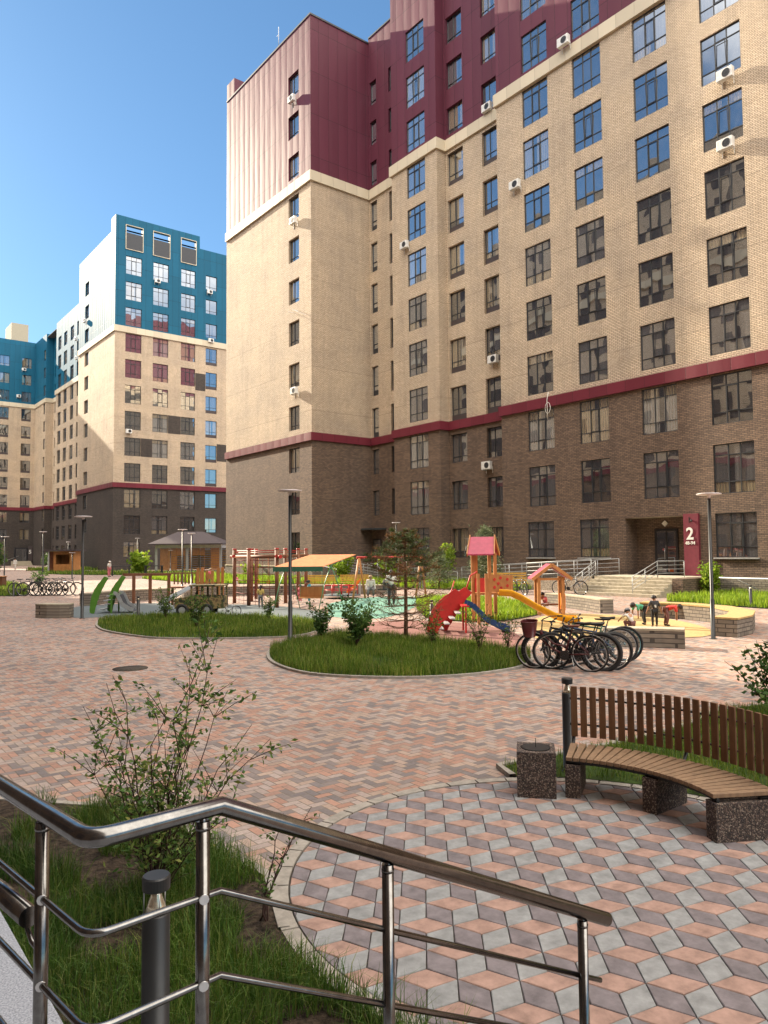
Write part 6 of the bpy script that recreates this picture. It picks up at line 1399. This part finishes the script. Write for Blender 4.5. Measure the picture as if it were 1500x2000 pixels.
def bike(kind, lab, loc, ang, lean=0.08, frame='black_metal', s_=1.0, rim='rim', grp='bicycles parked by the middle lawn'):
    o = thing('bicycle', lab, 'bicycle', loc, group=grp); o.rotation_euler = (lean, 0, R(ang)); o.scale = (s_,)*3
    r = 0.335; wb = 0.53; tr = {'city': 0.018, 'mtb': 0.025, 'fat': 0.042}[kind]
    wheel(o, -wb, r, tr, rim=rim); wheel(o, wb+0.02, r, tr, rim=rim)
    bb = (-0.06, 0, 0.29); st = (-0.2, 0, 0.72); hd = (0.36, 0, 0.76); hb_ = (0.40, 0, 0.60); m_ = MB(); t = 0.017
    if kind == 'city': m_.tube([hb_, (0.2, 0, 0.42), bb], t*1.1, 8); m_.tube([(0.37, 0, 0.70), (0.15, 0, 0.50), (-0.12, 0, 0.45)], t, 8)
    else: m_.tube([bb, hb_], t*1.25, 8); m_.tube([(-0.185, 0, 0.67), hd], t*1.1, 8)
    m_.tube([bb, st], t, 8); m_.tube([hb_, hd], t*1.3, 8)
    for y in (-0.045, 0.045): m_.tube([(-0.09, y*0.5, 0.3), (-wb, y, r)], 0.009, 6); m_.tube([(-0.175, y*0.4, 0.64), (-wb, y, r)], 0.008, 6)
    m_.build('frame', frame, o)
    m_ = MB()
    for y in (-0.05, 0.05): m_.tube([(0.40, y*0.9, 0.62), (0.47, y, 0.48), (wb+0.02, y, r)], 0.012, 6)
    m_.cyl((0.40, -0.06, 0.62), (0.40, 0.06, 0.62), 0.016, 6); m_.build('fork', frame, o)
    hz_ = 0.86 if kind != 'city' else 0.95; m_ = MB(); m_.tube([hd, (0.34, 0, hz_)], 0.012, 6)
    if kind == 'city': m_.tube([(0.14, -0.28, hz_+0.03), (0.25, -0.24, hz_+0.03), (0.34, -0.1, hz_), (0.34, 0.1, hz_), (0.25, 0.24, hz_+0.03), (0.14, 0.28, hz_+0.03)], 0.011, 6)
    else: m_.tube([(0.30, -0.32, hz_+0.02), (0.36, 0, hz_), (0.30, 0.32, hz_+0.02)], 0.012, 6)
    m_ = m_.build('handlebar', 'black_metal', o)
    g = MB()
    for y in (-1, 1):
        if kind == 'city': g.tube([(0.13, 0.285*y, hz_+0.03), (0.02, 0.30*y, hz_+0.03)], 0.016, 7)
        else: g.tube([(0.31, 0.25*y, hz_+0.02), (0.295, 0.35*y, hz_+0.02)], 0.017, 7)
    g.build('grip', 'tyre', m_)
    m_ = MB(); m_.tube([st, (-0.235, 0, 0.84)], 0.011, 6); m_.add([(-0.36, -0.075, 0.875), (-0.36, 0.075, 0.875), (-0.2, -0.045, 0.865), (-0.2, 0.045, 0.865), (-0.06, -0.018, 0.87), (-0.06, 0.018, 0.87), (-0.35, -0.06, 0.835), (-0.35, 0.06, 0.835), (-0.2, -0.035, 0.83), (-0.2, 0.035, 0.83), (-0.07, -0.014, 0.845), (-0.07, 0.014, 0.845)], [(0, 2, 3, 1), (2, 4, 5, 3), (6, 7, 9, 8), (8, 9, 11, 10), (0, 1, 7, 6), (0, 6, 8, 2), (2, 8, 10, 4), (1, 3, 9, 7), (3, 5, 11, 9), (4, 10, 11, 5)])
    m_.build('saddle', 'saddle_brown' if kind == 'city' else 'tyre', o)
    m_ = MB(); m_.cyl((-0.06, 0.03, 0.29), (-0.06, 0.04, 0.29), 0.09, 16); m_.bar((-0.06, 0.05, 0.29), (0.08, 0.05, 0.21), 0.015, 0.02); m_.bar((-0.06, -0.05, 0.29), (-0.20, -0.05, 0.37), 0.015, 0.02); m_.box(0.03, 0.13, 0.055, 0.13, 0.2, 0.22); m_.box(-0.25, -0.15, -0.13, -0.055, 0.36, 0.38)
    for z in (0.075, -0.075): m_.tube([(-0.06, 0.035, 0.29+z), (-wb, 0.035, r+z*0.5)], 0.004, 4)
    m_.build('crankset', 'black_metal', o)
    if kind == 'city':
        for x in (-wb, wb+0.02):
            V = []; F = []; n_ = 16
            for k in range(n_+1): a = R(15 if x > 0 else -10)+R(150)*k/n_; V += [(x+(r+0.035)*math.cos(a), -0.028, r+(r+0.035)*math.sin(a)), (x+(r+0.035)*math.cos(a), 0.028, r+(r+0.035)*math.sin(a))]
            F = [(2*k, 2*k+1, 2*k+3, 2*k+2) for k in range(n_)]; m_ = MB(); m_.add(V, F, 0, True); m_.build('mudguard', 'rim', o)
        bk_ = MB(); V = []; n_ = 20
        for z, sx, sy in ((0.62, 0.11, 0.12), (0.92, 0.15, 0.17)):
            for k in range(n_): a = 6.283*k/n_; c_, s2 = math.cos(a), math.sin(a); V.append((0.60+sx*math.copysign(abs(c_)**0.6, c_), sy*math.copysign(abs(s2)**0.6, s2), z))
        F = [(k, (k+1) % n_, n_+(k+1) % n_, n_+k) for k in range(n_)]+[tuple(range(n_))]; bk_.add(V, F, 0, True); bk_.tube(V[n_:], 0.008, 5, closed=True); bk_.build('basket', 'maroon', o)
        MB().tube([(-0.2, 0.05, 0.3), (-0.28, 0.2, 0.02)], 0.008, 5).build('kickstand', 'rim', o)
        MB().bar((-wb, 0, 0.735), (-0.22, 0, 0.735), 0.12, 0.015).tube([(-wb, 0.05, r), (-wb-0.08, 0.05, 0.73)], 0.006, 5).tube([(-wb, -0.05, r), (-wb-0.08, -0.05, 0.73)], 0.006, 5).build('rear_rack', 'black_metal', o)
    return o
# front wheel towards the lawn (left in the picture)
def bpos(xr, yr, ang): c, s_ = math.cos(R(ang)), math.sin(R(ang)); return (xr+0.53*c, yr+0.53*s_, 0.004)
bike('city', 'city bicycle with a maroon front basket, brown saddle and silver mudguards, nearest of the row', bpos(11.72, 8.72, 116), 116, -0.10, 'maroon', 1.0)
bike('fat', 'black fat-tyred mountain bicycle right behind the basket bicycle', bpos(11.95, 8.66, 122), 122, -0.08, 'black_metal', 1.04)
bike('mtb', 'black mountain bicycle third in the row, its rear tyre largest at the right', bpos(12.2, 8.6, 133), 133, -0.16, 'black_metal', 1.04)
bike('mtb', 'dark grey mountain bicycle fourth in the row, with raised handlebar', bpos(12.62, 8.8, 121), 121, -0.08, 'blue_bike', 0.98)
bike('mtb', 'black mountain bicycle fifth in the row with a yellow-lit down tube', bpos(12.98, 8.95, 137), 137, 0.05, 'green_bike', 1.03)
bike('mtb', 'farthest bicycle of the row, with pale teal wheel rims', bpos(13.35, 9.1, 130), 130, -0.04, 'grey_metal', 1.03, 'teal_paint')
o = thing('bicycle_rack', 'low dark steel bicycle rack beneath the row of bicycles', 'bicycle rack', (12.6, 9.3, 0))
m_ = MB()
for k in range(6): x, y = 11.55+k*0.42, 9.25+k*0.06; m_.tube([(x, y, 0), (x, y, 0.42), (x-0.17, y+0.27, 0.42), (x-0.17, y+0.27, 0)], 0.014, 6)
m_.tube([(11.45, 9.24, 0.03), (13.8, 9.58, 0.03)], 0.02, 6).build('frame', 'lamp_black', o, True)
g2 = 'bicycles parked at the far left lawn'
for i, (x, y, a, lab) in enumerate(((9.75, 44.6, -40, 'first bicycle from the left in the far row, its wheels on the lawn edge'), (10.15, 44.3, -30, 'second bicycle from the left in the far row'), (10.5, 44.1, -48, 'third bicycle from the left in the far row'), (10.85, 43.7, -35, 'fourth bicycle from the left in the far row'), (11.2, 43.5, -42, 'fifth bicycle from the left in the far row'), (11.55, 43.2, -38, 'rightmost bicycle in the far row, against the sunlit paving'))):
    bike('mtb' if i % 3 else 'city', lab, (x, y, 0.004), a, 0.1*(1 if i % 2 else -1), 'black_metal', 1.08, grp=g2) if i % 3 else bike('mtb', lab, (x, y, 0.004), a, 0.1, 'grey_metal', 1.08, grp=g2)
g3 = 'single bicycles around the playground'
bike('mtb', 'bicycle leaning by the entrance stairs at the end of the ramp', (30.7, 24.0, 0.004), -70, 0.1, 'grey_metal', 1.05, grp=g3)
bike('mtb', 'bicycle behind the play house, before the pebble ramp', (29.2, 26.0, 0.004), -110, 0.1, 'grey_metal', 1.05, grp=g3)
bike('mtb', 'small pale pink child bicycle behind the camouflage jeep', (12.35, 25.0, 0.008), -40, 0.05, 'rim', 0.5, grp=g3)

# ------------------------------------------------------------------ people
MT['skin'] = M_plain('skin', (0.50, 0.27, 0.17), 0.55, 0, 0.08)
MT['skin_tan'] = M_plain('tanned_skin', (0.34, 0.16, 0.09), 0.55, 0, 0.08)
MT['hair'] = M_plain('dark_hair', (0.014, 0.010, 0.009), 0.6)
MT['hair_fair'] = M_plain('fair_hair', (0.35, 0.24, 0.13), 0.6)
MT['eye'] = M_plain('eye', (0.02, 0.015, 0.012), 0.3)
for k, c in dict(teal_cloth=(0.03, 0.27, 0.36), white_cloth=(0.68, 0.66, 0.62), black_cloth=(0.02, 0.02, 0.022), grey_cloth=(0.16, 0.16, 0.17), pink_cloth=(0.62, 0.17, 0.22), yellow_cloth=(0.60, 0.45, 0.14), green_cloth=(0.10, 0.42, 0.26), red_cloth=(0.62, 0.05, 0.04), brown_cloth=(0.17, 0.075, 0.07), dark_trousers=(0.035, 0.035, 0.045), charcoal_cloth=(0.05, 0.05, 0.055)).items(): MT[k] = M_plain(k, c, 0.85, 0, 0.12, 14)
def skin_mesh(verts, edges, radii, name, mats, sub=1):
    me = bpy.data.meshes.new(name); me.from_pydata([tuple(v) for v in verts], edges, [])
    o = bpy.data.objects.new(name, me); COL.objects.link(o)
    sk = o.modifiers.new('s', 'SKIN'); 
    if not me.skin_vertices: 
        import bmesh
        b = bmesh.new(); b.from_mesh(me); b.verts.layers.skin.verify(); b.to_mesh(me); b.free()
    for sv, r in zip(me.skin_vertices[0].data, radii): sv.radius = (r, r) if not isinstance(r, tuple) else r
    me.skin_vertices[0].data[0].use_root = True
    ss = o.modifiers.new('u', 'SUBSURF'); ss.levels = sub; ss.render_levels = sub
    dg = bpy.context.evaluated_depsgraph_get(); dg.update(); ev = o.evaluated_get(dg)
    m2 = bpy.data.meshes.new_from_object(ev, depsgraph=dg); bpy.data.objects.remove(o); bpy.data.meshes.remove(me)
    m2.materials.clear()
    for m in mats: m2.materials.append(MT[m])
    m2.polygons.foreach_set('use_smooth', [True]*len(m2.polygons)); m2.name = name; return m2
def rotx(v, a): c, s_ = math.cos(a), math.sin(a); return Vector((v.x, v.y*c-v.z*s_, v.y*s_+v.z*c))
def person(lab, loc, face, h, top, bottom, shoes='black_cloth', lean=0.0, head=None, aL=None, aR=None, lL=None, lR=None, hair='hair', cap=None, skin='skin', sleeves='short', child=False, shorts=False, print_=False, seat=0.0, long_hair=False):
    """face = angle of the direction the person looks at (0 = along local -y turned by face)"""
    t = thing('person', lab, 'person', loc, face)
    hs = 1.18 if child else 1.0     # heads of children are larger
    U, Fm, Th, Sh = 0.165*h, 0.15*h, (0.235 if not child else 0.215)*h, (0.235 if not child else 0.21)*h
    W_ = 0.105*h; dn = Vector((0, 0, -1))
    def nv(v, d): return Vector(v).normalized() if v is not None else d
    lL = lL or [(0.04, 0, -1), (0.0, 0.03, -1)]; lR = lR or [(-0.04, 0, -1), (0.0, 0.03, -1)]; aL = aL or [(0.15, 0.03, -1), (0.08, -0.15, -1)]; aR = aR or [(-0.15, 0.03, -1), (-0.08, -0.15, -1)]
    pel = Vector((0, 0, 0)); hipL, hipR = Vector((0.052*h, 0, -0.01*h)), Vector((-0.052*h, 0, -0.01*h))
    def leg(hip, L_): k = hip+nv(L_[0], dn)*Th; a = k+nv(L_[1], dn)*Sh; fd = Vector(L_[2]) if len(L_) > 2 else Vector((0, -1, -0.12)); return k, a, a+fd.normalized()*0.085*h+Vector((0, 0, -0.018*h))
    kL, anL, toL = leg(hipL, lL); kR, anR, toR = leg(hipR, lR)
    zmin = min(anL.z, anR.z)-0.045*h; up = Vector((0, 0, -zmin+seat))
    T = lambda x, y, z: pel+rotx(Vector((x, y, z)), lean)      # positive lean bends forward (-y)
    sp = T(0, 0.008*h, 0.10*h); ch = T(0, 0.012*h, 0.20*h); nk = T(0, 0.006*h, 0.285*h); hl = lean+(head or 0.0)
    hb = nk+rotx(Vector((0, -0.012*h, 0.045*h)), hl); ht = hb+rotx(Vector((0, 0, 0.075*h*hs)), hl)
    shL, shR = T(W_, 0.005*h, 0.262*h), T(-W_, 0.005*h, 0.262*h)
    def arm(s_, A_): e = s_+nv(A_[0], dn)*U; w = e+nv(A_[1], dn)*Fm; hd_ = w+nv(A_[1], dn)*0.035*h; return e, w, hd_
    eL, wL, hL = arm(shL, aL); eR, wR, hR = arm(shR, aR)
    q = 0.01*h
    J = [pel, sp, ch, nk, hb, ht, shL, eL, wL, hL, shR, eR, wR, hR, hipL, kL, anL, toL, hipR, kR, anR, toR]
    E_ = [(0, 1), (1, 2), (2, 3), (3, 4), (4, 5), (2, 6), (6, 7), (7, 8), (8, 9), (2, 10), (10, 11), (11, 12), (12, 13), (0, 14), (14, 15), (15, 16), (16, 17), (0, 18), (18, 19), (19, 20), (20, 21)]
    Rr = [7.0, 6.4, 7.2, 3.2, 5.2*hs, 4.6*hs, 3.6, 2.7, 1.8, 1.7, 3.6, 2.7, 1.8, 1.7, 5.0, 3.6, 2.3, 1.9, 5.0, 3.6, 2.3, 1.9]; Rr = [r*q for r in Rr]
    for w, hd_, base in ((wL, hL, 9), (wR, hR, 13)):
        d = (hd_-w).normalized(); sdv = d.orthogonal().normalized(); n3 = d.cross(sdv)
        for k in range(4):
            o_ = sdv*(k-1.5)*0.0095*h; L_ = (0.036, 0.042, 0.040, 0.031)[k]*h; i0 = len(J)
            J += [hd_+o_+d*L_*0.5, hd_+o_+d*L_*0.9+n3*L_*0.35]; E_ += [(base, i0), (i0, i0+1)]; Rr += [0.0048*h, 0.0036*h]
        i0 = len(J); J += [w+d*0.02*h-sdv*0.022*h, w+d*0.04*h-sdv*0.03*h]; E_ += [(base, i0), (i0, i0+1)]; Rr += [0.0055*h, 0.004*h]
    J = [p+up for p in J]
    me = skin_mesh(J, E_, Rr, 'body', [skin, 'eye'])
    import bmesh
    b = bmesh.new(); b.from_mesh(me)
    hc = (J[4]+J[5])/2; Rh = 0.062*h*hs
    H3 = lambda x, y, z: hc+rotx(Vector((x, y, z)), hl)
    def sph(c, r, mi, sc=(1, 1, 1)):
        g = bmesh.ops.create_icosphere(b, subdivisions=1, radius=r, matrix=Matrix.Translation(c) @ Matrix.Diagonal((*sc, 1)))
        for f in {f for v in g['verts'] for f in v.link_faces}: f.material_index = mi
    for s_ in (-1, 1): sph(H3(0.022*h*hs*s_, -0.053*h*hs, 0.004*h), 0.0075*h, 1); sph(H3(0.058*h*hs*s_, 0.004*h, 0), 0.014*h, 0, (0.5, 0.8, 1.2))
    sph(H3(0, -0.062*h*hs, -0.010*h), 0.010*h, 0); sph(H3(0, -0.054*h*hs, -0.030*h), 0.010*h, 1, (1.3, 0.4, 0.3))
    b.to_mesh(me); b.free()
    bo = bpy.data.objects.new('body', me); COL.objects.link(bo); bo.parent = t
    # clothes
    def cloth(name, idx, ed, rad, mat): o_ = bpy.data.objects.new(name, skin_mesh([J[i] for i in idx], ed, [r*q for r in rad], name, [mat])); COL.objects.link(o_); o_.parent = t; return o_
    if sleeves == 'long': sh = cloth('shirt', [0, 1, 2, 3, 6, 7, 8, 10, 11, 12], [(0, 1), (1, 2), (2, 3), (2, 4), (4, 5), (5, 6), (2, 7), (7, 8), (8, 9)], [8.2, 7.8, 8.4, 3.9, 4.6, 3.7, 2.9, 4.6, 3.7, 2.9], top)
    else: sh = cloth('shirt', [0, 1, 2, 3, 6, 7, 10, 11], [(0, 1), (1, 2), (2, 3), (2, 4), (4, 5), (2, 6), (6, 7)], [8.2, 7.8, 8.4, 3.9, 4.6, 4.0, 4.6, 4.0], top)
    if shorts: cloth('shorts', [0, 14, 15, 18, 19], [(0, 1), (1, 2), (0, 3), (3, 4)], [8.0, 6.0, 5.0, 6.0, 5.0], bottom)
    else: cloth('trousers', [0, 14, 15, 16, 18, 19, 20], [(0, 1), (1, 2), (2, 3), (0, 4), (4, 5), (5, 6)], [7.9, 5.9, 4.5, 3.4, 5.9, 4.5, 3.4], bottom)
    s2 = MB()
    for a, tt in ((J[16], J[17]), (J[20], J[21])):
        d = (tt-a); d.z = 0; d = d.normalized() if d.length > 1e-4 else Vector((0, -1, 0)); c = Vector((a.x, a.y, a.z-0.02*h))+d*0.035*h
        s2.ball(c, (0.028*h, 0.060*h, 0.026*h), 10) if abs(d.y) > 0.5 else s2.ball(c, (0.060*h, 0.028*h, 0.026*h), 10)
    s2.build('shoes', shoes, t)
    hm = MB(); n_ = 14; V = []; F = []
    rings = 7
    for i in range(rings+1):
        th = math.pi*0.62*i/rings
        for j in range(n_):
            ph = 2*math.pi*j/n_; front = max(0, -math.sin(ph)); th2 = th*(1-0.42*front*(i/rings))
            V.append(H3(Rh*1.10*math.sin(th2)*math.cos(ph), Rh*1.16*math.sin(th2)*math.sin(ph)+0.004*h, Rh*1.18*math.cos(th2)+0.006*h))
    F = [(i*n_+j, (i+1)*n_+j, (i+1)*n_+(j+1) % n_, i*n_+(j+1) % n_) for i in range(rings) for j in range(n_)]
    hm.add(V, F, 0, True)
    if long_hair: hm.tube([H3(0, 0.05*h, 0.0), H3(0, 0.08*h, -0.05*h), H3(0, 0.075*h, -0.13*h)], [0.035*h, 0.03*h, 0.012*h], 8)
    hm.build('hair', cap if cap and cap.endswith('cloth') and False else hair, t)
    if cap:
        cm = MB(); V = []
        for i in range(5):
            th = math.pi*0.46*i/4
            for j in range(n_): ph = 2*math.pi*j/n_; V.append(H3(Rh*1.17*math.sin(th)*math.cos(ph), Rh*1.22*math.sin(th)*math.sin(ph)+0.004*h, Rh*1.26*math.cos(th)+0.008*h))
        cm.add(V, [(i*n_+j, (i+1)*n_+j, (i+1)*n_+(j+1) % n_, i*n_+(j+1) % n_) for i in range(4) for j in range(n_)], 0, True)
        cm.add([H3(-Rh*0.8, -Rh*0.9, 0.02*h), H3(Rh*0.8, -Rh*0.9, 0.02*h), H3(Rh*0.5, -Rh*2.0, 0.010*h), H3(-Rh*0.5, -Rh*2.0, 0.010*h)], [(0, 1, 2, 3)]); cm.build('cap', cap, t)
    if print_: 
        c = [T(x, 0.094*h, z)+up for x, z in ((-0.03*h, 0.10*h), (0.02*h, 0.10*h), (0.035*h, 0.17*h), (-0.02*h, 0.18*h))]; pm = MB(); pm.add(c, [(0, 1, 2, 3)]); pm.build('shirt_print', 'white_cloth', sh)
    return t
away = R(-38)            # facing the viewer;  +180 faces away
back = away+math.pi
person('child in a black cap and teal jacket standing under the orange canopy', (18.0, 28.5, 0.02), away-1.2, 1.07, 'teal_cloth', 'teal_cloth', 'white_cloth', cap='black_cloth', child=True, sleeves='long', head=0.35, aL=[(0.1, -0.1, -1), (0, -0.3, -1)])
person('adult in a white shirt and dark trousers standing behind the pine trunk', (19.3, 24.2, 0.02), back, 1.55, 'white_cloth', 'dark_trousers', 'white_cloth', long_hair=True, aL=[(0.2, 0.05, -1), (-0.2, -0.8, 0.1)], aR=[(-0.2, 0.05, -1), (0.2, -0.8, 0.1)])
person('person in a pale top sitting beside the swing set', (22.0, 29.2, 0.02), away, 1.5, 'white_cloth', 'grey_cloth', 'black_cloth', lL=[(0.15, -1, -0.1), (0, 0.1, -1)], lR=[(-0.15, -1, -0.1), (0, 0.1, -1)], hair='hair_fair', lean=0.25, sleeves='long')
person('fair-haired person in a dark blue jacket standing behind the pine branches', (28.6, 33.0, 0.03), back, 1.6, 'dark_trousers', 'grey_cloth', 'white_cloth', hair='hair_fair', sleeves='long')
person('child with black hair and pale pink top crouching inside the play house', (21.15, 17.6, 0.02), away-0.9, 1.0, 'pink_cloth', 'white_cloth', 'black_cloth', child=True, lean=0.5, lL=[(0.15, -1, -0.05), (0, 0.45, -1)], lR=[(-0.15, -1, -0.05), (0, 0.45, -1)], aL=[(0.1, -0.8, -0.5), (0, -0.9, 0.2)], aR=[(-0.1, -0.8, -0.5), (0, -0.9, 0.2)], seat=0.08)
person('boy in a black T-shirt with a white print standing with his back to the viewer', (19.6, 12.3, 0.02), back, 0.99, 'charcoal_cloth', 'black_cloth', 'black_cloth', child=True, skin='skin_tan', head=0.25, aL=[(0.4, -0.05, -1), (0.3, -0.2, -0.9)], aR=[(-0.4, -0.05, -1), (-0.3, -0.2, -0.9)], print_=True)
person('boy in a green shirt bending forward, left of the boy in black', (20.0, 12.9, 0.02), away-1.3, 1.05, 'green_cloth', 'black_cloth', 'black_cloth', child=True, skin='skin_tan', lean=1.25, head=0.3, lL=[(0.1, -0.25, -1), (0.0, 0.2, -1)], lR=[(-0.1, 0.05, -1), (0.0, 0.25, -1)], aL=[(0.1, -0.2, -1), (0, 0.0, -1)], aR=[(-0.1, -0.3, -1), (0, 0.0, -1)])
person('boy in a red shirt bending forward, arms hanging, right of the boy in black', (20.1, 12.25, 0.02), away+1.3, 1.05, 'red_cloth', 'brown_cloth', 'black_cloth', child=True, skin='skin_tan', lean=1.3, head=0.35, lL=[(0.1, -0.1, -1), (0.0, 0.25, -1)], lR=[(-0.1, -0.3, -1), (0.0, 0.2, -1)], aL=[(0.1, -0.25, -1), (0, 0.0, -1)], aR=[(-0.1, -0.2, -1), (0, 0.0, -1)])
person('child in a white shirt and grey cap squatting at the edge of the yellow surface', (18.6, 12.4, 0.02), back+0.4, 0.98, 'white_cloth', 'brown_cloth', 'black_cloth', child=True, cap='grey_cloth', lean=0.45, lL=[(0.25, -1, 0.25), (0.0, 0.7, -1)], lR=[(-0.25, -1, 0.25), (0, 0.7, -1)], aL=[(0.2, -0.9, -0.5), (0, -0.7, -0.6)], aR=[(-0.2, -0.9, -0.5), (0, -0.7, -0.6)])
person('child in a pale yellow top with black hair by the rope climbing frame', (14.9, 27.3, 0.02), back, 0.98, 'yellow_cloth', 'grey_cloth', child=True, long_hair=True)
person('child in a pink top and pale shorts behind the left post of the rope frame', (20.7, 41.0, 0.02), back, 1.0, 'pink_cloth', 'white_cloth', 'white_cloth', child=True, shorts=True)
person('small child in a pink jacket standing just left of the child in teal', (17.75, 28.85, 0.02), away-0.6, 0.85, 'pink_cloth', 'pink_cloth', 'white_cloth', child=True, sleeves='long')
person('person in a white cap and pale top standing far behind the crocodile slide', (23.6, 73.6, 0.02), away+1.2, 1.6, 'white_cloth', 'pink_cloth', 'black_cloth', cap='white_cloth', lean=0.1)
person('person all in white walking on the far path at the left', (24.0, 116.0, 0.02), away, 1.78, 'white_cloth', 'white_cloth', 'white_cloth', sleeves='long', lL=[(0.05, -0.25, -1), (0, 0.1, -1)], lR=[(-0.05, 0.2, -1), (0, 0.4, -1)])
person('small child on top of the wooden tower deck behind the camouflage jeep', (14.25, 30.65, 0.86), away+0.5, 0.8, 'pink_cloth', 'grey_cloth', 'white_cloth', child=True, hair='hair_fair')
# pram beside the seated person
o = play('pushchair', 'dark pushchair standing beside the seated person near the swing set', 'pushchair', 22.6, 28.7)
MB().prism([(-0.2, -0.3), (0.25, -0.3), (0.25, 0.15), (-0.2, 0.15)], 0.38, 0.62).ball((0.02, 0.0, 0.72), (0.24, 0.3, 0.22), 12).build('hood', 'charcoal_cloth', o)
m_ = MB(); m_.tube([(0.25, 0, 0.55), (0.45, 0, 1.0)], 0.014, 6); m_.tube([(-0.25, -0.2, 0.12), (0.3, 0.0, 0.5)], 0.012, 6); m_.tube([(0.3, -0.2, 0.12), (-0.2, 0, 0.5)], 0.012, 6); m_.build('handle', 'galv', o)
for x in (-0.25, 0.3):
    for y in (-0.25, 0.2): MB().tube([(x+0.09*math.cos(a*0.6283), y, 0.11+0.09*math.sin(a*0.6283)) for a in range(10)], 0.018, 6, closed=True).build('wheel', 'tyre', o)
for i, (x, y, rz, lab) in enumerate(((25.4, 75.6, 0.4, 'dark open-air table on legs far behind the crocodile slide'), (28.0, 73.5, 0.1, 'dark table on legs right of the person in the white cap'))):
    o = thing('outdoor_table', lab, 'table', (x, y, 0.02), RZ+rz, group='tables on the far paving')
    MB().box(-0.9, 0.9, -0.4, 0.4, 0.95, 1.02).build('tabletop', 'lamp_black', o)
    for sx in (-0.8, 0.8):
        for sy in (-0.3, 0.3): MB().box(sx-0.05, sx+0.05, sy-0.05, sy+0.05, 0, 0.949).build('leg', 'lamp_black', o)
o = play('planter_bench', 'brown wooden planter box on the grass at the left edge', 'planter', 10.3, 57.0)
MB().box(-1.3, 0.9, -0.3, 0.3, 0.05, 0.75).build('box', 'wood_brown', o); MB().box(-1.35, 0.95, -0.35, 0.35, 0.752, 0.80).build('rim', 'wood_orange', o)
o = play('stone_block', 'pale brown stone block cut by the left edge of the photo', 'block', 7.2, 41.6)
MB().box(-0.9, 0.15, -0.3, 0.3, 0.0, 0.62).build('block', 'concrete', o, bevel=0.02)
